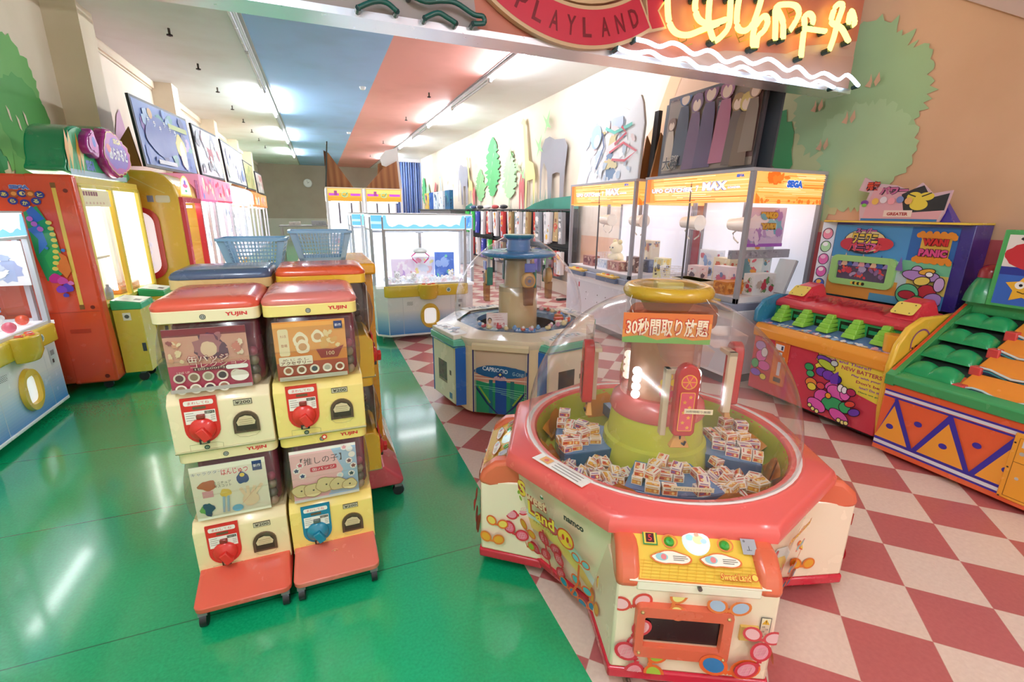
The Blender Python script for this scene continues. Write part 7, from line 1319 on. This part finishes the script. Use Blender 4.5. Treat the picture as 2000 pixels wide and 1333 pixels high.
# end cheeks
q = B(); o_ = [(.08, .62), (-.02, .68), (-.02, .78), (.06, .87), (.2, .91), (.36, .9), (.4, .62)]; q.loft([[(-W-.035, y, z) for y, z in o_], [(-W, y, z) for y, z in o_]], '3a88b0'); obj('end_cheek', q, 'gloss', GM, bev=.012, label='blue rounded end cheek')
q = B(); o_ = [(.02, .02), (-.05, .3), (-.06, .62), (-.03, .76), (.06, .87), (.2, .93), (.45, .93), (.86, .95), (.86, .02)]; q.loft([[(W, y, z) for y, z in o_], [(W+.04, y, z) for y, z in o_]], 'f0c040'); ec = obj('end_panel', q, 'gloss', GM, bev=.012, label='tall yellow end panel')
q = B().frame((W+.04, 0, 0), (0, 1, 0), (0, 0, 1), base=.002); q.ring('8a4a8a', .2, .76, .1, .012, .09); q.otext('f0a030', '5a2a1a', 'Yeah!!', .2, .72, .07, .2, .04, .12, rot=.3); obj('end_logo', q, 'print', ec)
q = B().frame((W, 0, 0), (-1, 0, 0), (0, 0, 1))
# coin panel and cartoon panel on the front
q = B().box(-.33, -.012, .17, -.19, .0, .56, 'e0762c'); cpn = obj('coin_panel', q, 'gloss', GM, bev=.006); q = B().frame((0, -.0125, 0), (1, 0, 0), (0, 0, 1)); q.rect('f0f0f2', -.315, .48, -.235, .53); q.rect('2a3a5a', -.262, .487, -.243, .52); q.rect('dcdce0', -.275, .44, -.245, .465); q.disc('c8a88a', -.225, .42, .012); q.rect('d8d8dc', -.27, .26, -.24, .38); q.rect('4a4a4a', -.29, .2, -.22, .24); obj('coin_fittings', q, 'print', cpn)
q = B().frame((0, 0, 0), (1, 0, 0), (0, 0, 1), base=.0015)
E_ = [(.05, .55), (.06, .52), (.04, .5), (.065, .475), (.04, .45), (.06, .42), (.1, .38), (W-.005, .3), (W-.005, .56), (.08, .56)]
q.poly('2a1a2a', [(u-.006 if u < .5 else u, v) for u, v in E_]); q.poly('eedc4e', E_)
for s, u, v, w_, c, h_ in (('Look and There!!', .27, .535, .34, '8a3ab0', .022), ('NEW BATTERS', .38, .495, .28, 'b03a5a', .03), ('Play with your', .42, .455, .2, '8a3ab0', .02), ("Don't be", .44, .42, .16, 'b03a5a', .022), ('late!! Do it!', .46, .385, .14, '8a3ab0', .018), ('Here we go', .46, .35, .14, '3a8a5a', .014)): q.text(c, s, u, v, h_, w_, .02, rot=0)
def toon(u, v, rx, ry, c, rot=0): q.disc('2a1030', u, v, rx+.006, ry+.006, 22, rot); q.disc(c, u, v, rx, ry, 22, rot)
toon(.12, .5, .075, .032, '7a4ab0', -.3); toon(.13, .475, .07, .028, 'b8d040', -.3); toon(.185, .505, .025, .02, 'c8d8d8')
for u, v, r, c in ((.1, .41, .04, '6a3ab0'), (.16, .4, .045, '7a40b8'), (.22, .39, .04, '4a3ab0'), (.0, .42, .035, '2fa05a'), (.02, .37, .03, '3fae6a'), (.04, .3, .045, 'e8863a'), (.05, .27, .035, 'e8d84a'), (.12, .3, .03, 'd84a4a')): toon(u, v, r, r*.8, c)
toon(.2, .33, .05, .03, 'e05ab0', .6); toon(.25, .29, .075, .05, 'e060b4', -.2); toon(.31, .3, .035, .045, 'e86ac0'); toon(.27, .335, .02, .028, 'f6f6fa'); toon(.3, .33, .018, .025, 'f6f6fa'); toon(.35, .33, .03, .025, 'b02a5a')
toon(.15, .22, .06, .055, 'e05ab4', .2); toon(.24, .19, .085, .055, '35a866', .1); toon(.33, .2, .04, .04, '35a866'); toon(.36, .24, .035, .02, 'd84a3a', .4); toon(.12, .14, .075, .045, 'e060b8', -.3); toon(.3, .12, .075, .04, 'dc58b0', -.35); toon(.4, .19, .04, .025, '6a3ab0', .5)
for u, v in ((.07, .12), (.1, .1), (.135, .092), (.31, .09), (.34, .085), (.365, .09)): toon(u, v, .014, .014, 'e8e488')
toon(.2, .25, .02, .02, 'f0a030')
q.poly('6a3ab0', [(.18, .4), (.24, .46), (.25, .36), (.2, .35)])
obj('cartoon_panel', q, 'print', GM, label='yellow panel with a generic pink and green cartoon creature')
# left end artwork band seen through the dome
q = B().frame((0, 0, 0), (1, 0, 0), (0, 0, 1), base=.0015)
for u, v, rx, ry, c in ((-.47, .47, .05, .04, 'b090d8'), (-.45, .38, .05, .05, 'e060b4'), (-.41, .3, .06, .04, 'dc58b0'), (-.5, .3, .035, .04, '4ab070'), (-.42, .42, .03, .04, 'dfe4e8'), (-.48, .22, .05, .03, '8a5ad0'), (-.4, .2, .03, .025, 'e8d84a')): q.disc('2a1030', u, v, rx+.005, ry+.005); q.disc(c, u, v, rx, ry)
q.text('f0a848', 'GO!', -.43, .53, .03, .07, .03, rot=-.4); obj('cartoon_sticker', q, 'print', GM)
# backboard with wing, window and topper
q = B().box(-.43, .64, .92, .53, .86, 1.54, '3a2f8a'); q.loft([[(-.5, .56, .92), (-.43, .64, .92), (-.43, .8, .92), (-.5, .8, .92)], [(-.5, .56, 1.54), (-.43, .64, 1.54), (-.43, .8, 1.54), (-.5, .8, 1.54)]], 'dfe4f4'); q.box(-.5, .56, 1.54, .53, .87, 1.555, 'e8c84a'); bb = obj('backboard', q, 'gloss', GM, bev=.004)
q = B().frame((-.43, .64, .92), (1, 0, 0), (0, 0, 1), base=.001); w_, h_ = .94, .6; q.clip = (0.005, 0.0, w_-.06, h_)
q.rect('4f9ad8', 0, 0, w_, h_); q.rect('c8dce8', 0, 0, w_*.66, h_*.55); q.rect('2f6ab8', w_*.62, h_*.55, w_, h_); q.rect('7ac8a0', w_*.6, h_*.4, w_, h_*.58); q.rect('e8d070', w_*.66, h_*.18, w_, h_*.42); q.rect('e8a04a', 0, 0, w_*.6, h_*.28); q.rect('5aa0c8', w_*.4, 0, w_*.68, h_*.1)
q.rect('e8b84a', w_*.7, h_*.62, w_*.9, h_*.92)
for i in range(16): q.disc('e8902a', w_*(.68+.016*i), h_*(.9+.02*math.sin(i*2)), .02); q.disc('e8902a', w_*(.68+.016*i), h_*(.6+.02*math.sin(i*2)), .02)
q.otext('d02a2a', '7a1a2a', 'WANI', w_*.8, h_*.82, .05, .16, .06, .1); q.otext('d84a8a', '5a1a3a', 'PANIC', w_*.8, h_*.69, .055, .18, .06, .1)
for u, v, rx, ry, c in ((.28, .78, .17, .1, '2a2a40'), (.28, .79, .16, .09, 'e8d8a0'), (.16, .74, .08, .05, 'c83a50'), (.42, .76, .09, .05, 'd03a4a'), (.28, .72, .1, .045, 'd86ab0')): q.disc(c, w_*u, h_*v, rx, ry)
q.otext('e8c84a', '2a2a40', 'ワニワニ', w_*.28, h_*.82, .085, .2, .05, .1); q.otext('d84a5a', '2a1a30', 'パニック', w_*.29, h_*.7, .08, .26, .05, .12); q.otext('c86ab8', '4a2a5a', 'スーパー', w_*.28, h_*.93, .04, .16, .05, .12)
for i in range(12): q.poly(['e0a0a8', '7a6ab8', 'e8c0a0', '3a5aa8', '9a8ac8'][i % 5], [(w_*(.02+.05*i), h_*.44), (w_*(.05+.05*i), h_*(.52+.05*((i*7) % 3))), (w_*(.08+.05*i), h_*.44)])
for u, v, rx, ry, c, r in ((.84, .4, .045, .03, 'b090d0', 0), (.73, .46, .035, .035, 'c0a0d8', 0), (.73, .4, .09, .035, 'b08ad0', -.1), (.78, .34, .05, .03, 'e8d060', .2), (.8, .46, .05, .02, 'e0a838', .2), (.82, .43, .022, .016, 'f4f4f4', 0), (.83, .2, .06, .06, 'b42a3a', 0), (.88, .12, .06, .05, 'a884cc', .4), (.9, .32, .03, .05, 'c8a8e0', 0), (.7, .16, .075, .075, '5ab88a', 0), (.7, .15, .055, .03, 'b0283a', 0), (.78, .1, .04, .03, '3a8a4a', 0), (.86, .04, .03, .03, 'c83a3a', 0)): q.disc('2a1a2a', w_*u, h_*v, rx+.006, ry+.006, 20, r); q.disc(c, w_*u, h_*v, rx, ry, 20, r)
q.clip = None; obj('backboard_art', q, 'print', bb)
q = B(); o_ = rpoly(.03, .1, .54, .35, .05); i_ = rpoly(.085, .15, .485, .3, .01); fx = lambda P, y: [(-.43+x, y, .92+z) for x, z in P]
q.loft([fx(o_, .638), fx(o_, .61), fx(i_, .61), fx(i_, .64)], '9fd888', False, False); wn = obj('score_window_frame', q, 'gloss', bb, smooth=30, label='pale green window frame'); q = B().frame((-.43, .635, .92), (1, 0, 0), (0, 0, 1), base=.004); q.poly('5a4a6a', i_); q.clip = (.09, .155, .48, .295); q.scrawl(['e0485a', 'e8584a', '8a6aa0', 'c83a50', 'b0a0c8'], .09, .155, .48, .295, 26, (.012, .035), 6); q.clip = None; obj('score_window', q, 'gloss', wn)
q = B().frame((-.43, .608, .92), (1, 0, 0), (0, 0, 1), base=.002); 
for i in range(6): q.disc('2a2418' if i % 2 else 'e8c84a', .24+.018*i, .125, .013)
obj('window_badge', q, 'print', wn)
q = B().frame((-.5, .56, .92), (.07, .08, 0), (0, 0, 1), base=.002); q.clip = (.01, .02, .1, .6)
for i, (c, c2) in enumerate((('e88aa8', 'f4dce0'), ('a8d8a8', 'f0f0f8'), ('e060b0', 'f0b0d8'), ('d858b0', 'f4e4f0'), ('3a5ac0', 'e8a83a'))): v = .52-.11*i; q.disc('2a2040', .05, v, .042, .05); q.disc(c, .05, v, .036, .044); q.disc(c2, .045, v+.02, .02, .018)
obj('wing_art', q, 'print', bb)
q = B().yprism([(-.28, 1.556), (.28, 1.556), (.3, 1.62), (.32, 1.78), (.2, 1.76), (.12, 1.84), (.06, 1.78), (-.06, 1.83), (-.2, 1.85), (-.3, 1.9), (-.33, 1.8), (-.24, 1.78), (-.26, 1.7), (-.3, 1.68)], .68, .7, 'd8b8c8'); tp_ = obj('topper', q, 'plastic', GM, label='flat cut-out topper')
q = B().frame((0, .68, 0), (1, 0, 0), (0, 0, 1), base=.001); q.clip = (-.3, 1.558, .31, 1.9); q.poly('e0a8b8', [(-.26, 1.558), (.27, 1.558), (.3, 1.7), (.2, 1.74), (0, 1.8), (-.2, 1.82), (-.24, 1.7)]); q.rect('2f7ac0', -.27, 1.558, .27, 1.575)
q.poly('2a2a30', [(.04, 1.62), (.3, 1.64), (.31, 1.76), (.2, 1.73), (.14, 1.82), (.08, 1.8), (.0, 1.76)]); q.disc('e8d04a', .09, 1.74, .05, .035); q.disc('e8d04a', .17, 1.74, .05, .03); q.disc('e8d04a', .13, 1.68, .06, .04); q.line('2a2a30', [(.05, 1.76), (.1, 1.74)], .008); q.line('2a2a30', [(.14, 1.74), (.2, 1.765)], .008)
q.otext('d84a3a', '3a1a3a', '元気', -.22, 1.83, .07, .1, .08, .1); q.otext('c86a9a', '4a2a4a', 'パワー', -.06, 1.79, .06, .2, .06, .1); q.rect('f4dcd8', -.1, 1.59, .1, 1.64); q.text('b03a3a', 'GREATER', 0, 1.612, .025, .15, .05); q.disc('7a3aa0', -.26, 1.7, .03, .02); q.disc('7ac84a', -.26, 1.68, .02, .014)
for i in range(5): q.disc(['f0c060', 'e8e0f0', 'f0a0b0', '7a8ac8', 'e8b070'][i], -.18+.06*i, 1.71+.01*(i % 2), .026)
obj('topper_print', q, 'print', tp_); obj('topper_stand', B().loft([[(.2, .71, 1.556), (.36, .71, 1.556), (.36, .8, 1.556), (.2, .8, 1.556)], [(.2, .71, 1.74), (.26, .71, 1.74), (.26, .74, 1.74), (.2, .74, 1.74)]], '4a3aa8'), 'gloss', tp_)
# ---- drum-sided slide game
DG = thing('slide_game', 'orange game with blue zigzag drum pattern, green humps and orange wave slides', 'arcade machine', (3.47, 1.018, 0), -PI/2); W = .76
obj('cabinet', B().xprism([(0, .03), (0, .52), (.72, .96), (.95, .96), (.95, .03)], -W, W, 'e8653a'), 'gloss', DG, bev=.006, label='orange red cabinet')
q = B().frame((0, 0, 0), (1, 0, 0), (0, 0, 1), base=.0015); q.clip = (-W+.005, .03, W-.005, .515)
q.rect('dfe0e8', -W, .435, W, .455); 
for v in (.425, .462, .072, .109): q.rect('3a30a0', -W, v-.006, W, v+.006)
q.rect('dfe0e8', -W, .08, W, .102)
for i in range(5):
    u = -.68+.3*i; q.poly('3a30a0', [(u-.155, .115), (u+.155, .115), (u, .42)]); q.poly('f0a23a', [(u-.122, .122), (u+.122, .122), (u, .37)]); q.disc('3a30a0', u, .22, .022, .018); q.disc('3a30a0', u+.15, .3, .022, .018)
    q.line('3a30a0', [(u, .42), (u+.15, .115), (u+.3, .42)], .022)
q.clip = None; obj('drum_pattern', q, 'print', DG)
q = B().box(-.09, -.015, .06, .26, .0, .455, 'f0a638'); cd_ = obj('coin_door', q, 'gloss', DG, bev=.006); q = B().frame((0, -.0155, 0), (1, 0, 0), (0, 0, 1)); 
q.line('8a5a1a', [(-.065, .08), (.235, .08), (.235, .43), (-.065, .43), (-.065, .08)], .003); q.line('8a5a1a', [(-.065, .29), (.235, .29)], .003); q.rect('d8d4cc', -.05, .38, .02, .42); q.text('333', 'PLAY', -.02, .4, .015, .04); q.disc('b8b4ac', -.04, .345, .011); q.rect('a4a6aa', .03, .31, .14, .42); q.line('222', [(.08, .345), (.08, .33), (.06, .33), (.1, .33)], .004); q.rect('b8b8bc', .05, .23, .13, .255); q.rect('6a6a70', .07, .238, .12, .246); q.disc('c8c4b8', -.03, .2, .009)
for u, v in ((-.078, .07), (-.078, .25), (-.078, .4), (.248, .07), (.248, .25), (.248, .44), (.08, .067)): q.disc('3a2a1a', u, v, .005)
obj('coin_fittings', q, 'print', cd_)
# the sloping bed: side rail, lower green rail
sl_ = lambda y: .52+(.96-.52)*y/.72
q = B().xprism([(-.02, .505), (-.025, .575), (.02, .6), (.72, 1.03), (.72, .94), (0, .5)], -W-.005, -W+.05, '3f9a58'); q.xprism([(.02, .598), (.72, 1.028), (.72, 1.034), (.02, .606)], -W+.0, -W+.02, 'd8502c'); obj('side_rail', q, 'gloss', DG, bev=.004)
obj('front_rail', B().xprism([(-.02, .51), (-.025, .575), (.05, .6), (.08, .585), (.08, .51)], -W, W, '3fa060'), 'gloss', DG, bev=.01)
obj('top_rail', B().box(-W, .68, .95, W, .95, 1.04, '3fa060'), 'gloss', DG, bev=.01)
obj('bed', B().xprism([(.05, .55), (.7, .95), (.7, .9), (.05, .5)], -W+.03, W-.01, '1c2a24'), 'matte', DG)
for i in range(4):
    y0 = .07+.15*i; z0 = .575+.098*i; q = B()
    # two humps, the second melting into a down-curved lip
    n = 16
    def hump(x0, x1, k0, k1):
        rings = []
        for j in range(n+1):
            s = j/n; x = x0+(x1-x0)*s; r_ = .085*(math.sin(PI*min(1, .04+s*.96))**.35 if k0 == 0 else 1)*(k1 if s > .9 else 1)
            rings.append([(x, y0+.075+.085*math.cos(a), z0+.02+max(.004, r_)*math.sin(a)) for a in (PI-PI*m/10 for m in range(11))])
        q.loft(rings, '1f9a5c', closed=False)
    hump(-W+.05, -W+.2, 0, 1); hump(-W+.17, -W+.32, 0, 1.0)
    obj('green_hump', q, 'gloss', DG, smooth=60, label='glossy green double hump')
    q = B().xprism([(y0+.025, z0-.04), (y0+.025, z0+.005), (y0+.05, z0+.035), (y0+.17, z0+.09), (y0+.17, z0+.02)], -W+.33, W-.01, 'ee9234'); s_ = obj('orange_slide', q, 'gloss', DG, bev=.006)
    q = B(); P = [(-W+.35+.05*j, y0+.018, z0-.0+.016*math.sin(j*1.15+i)) for j in range(23)]
    top_ = [(x, y, z+.012) for x, y, z in P]; bot = [(x, y, z0-.085) for x, y, z in P]
    q.loft([bot, top_], '2c3f70', closed=False); q.tube([(x, y-.004, z+.013) for x, y, z in P], .007, 'c8d8dc', 6); q.tube([(x, y-.003, z-.004) for x, y, z in P], .006, '3a8a9a', 6); obj('wave_strip', q, 'gloss', s_, label='dark blue wave strip with pale crest')
    q = B().box(-W+.31, y0-.01, z0-.035, -W+.37, y0+.05, z0+.03, 'd84a4a'); obj('red_stop', q, 'gloss', DG, bev=.006)
# backboard of the slide game
q = B().box(-.63, .62, 1.03, .76, .68, 1.52, '4fae62'); bb2 = obj('backboard', q, 'gloss', DG, bev=.006, label='green framed backboard'); q = B().frame((-.6, .62, 1.05), (1, 0, 0), (0, 0, 1), base=.001); q.clip = (0, 0, 1.33, .44); q.rect('e8e4e0', 0, 0, 1.33, .44); q.rect('3a6ac8', 0, 0, 1.33, .2); q.rect('2a3a9a', 0, .19, 1.33, .24); q.poly('c8303a', blob_outline(.2, .32, .2, .1, 30, .06, 3)); q.disc('f4f4f4', .14, .36, .04); q.disc('f4f4f4', .26, .36, .04); q.line('2a1a1a', [(.06, .42), (.14, .37), (.22, .4), (.32, .42)], .014); q.rrect('f4f4f4', .1, .27, .3, .31, .02); q.rect('4ab06a', .16, .2, .4, .23)
q.star('f0b83a', .14, .11, .1, .55, 5); q.disc('f4f4f4', .115, .13, .024); q.disc('f4f4f4', .165, .13, .024); q.disc('222', .12, .13, .009); q.disc('222', .16, .13, .009); q.line('5a3a1a', [(.11, .09), (.14, .08), (.17, .09)], .006); q.star('e85a5a', .5, .12, .08, .5, 5); q.otext('f0c83a', 'c02a3a', 'カメカメ', .75, .3, .12, .5, .05, .1); q.clip = None; obj('backboard_art', q, 'print', bb2)
q = B().lathe(smooth_prof([(.11, 1.035), (.1, 1.1), (.075, 1.17), (.06, 1.2)]), '2f9a60', 20, ctr=(-.68, .72)); cn = obj('horn', q, 'gloss', DG, smooth=50, label='green cone'); obj('horn_tip', B().lathe(smooth_prof([(.065, 1.2), (.06, 1.25), (.035, 1.28), (.001, 1.29)]), '9a2a30', 20, ctr=(-.68, .72)), 'gloss', cn, smooth=50, label='dark red lamp tip')
for x in (-.6, 0, .6): castor(DG, x, .15, .03)
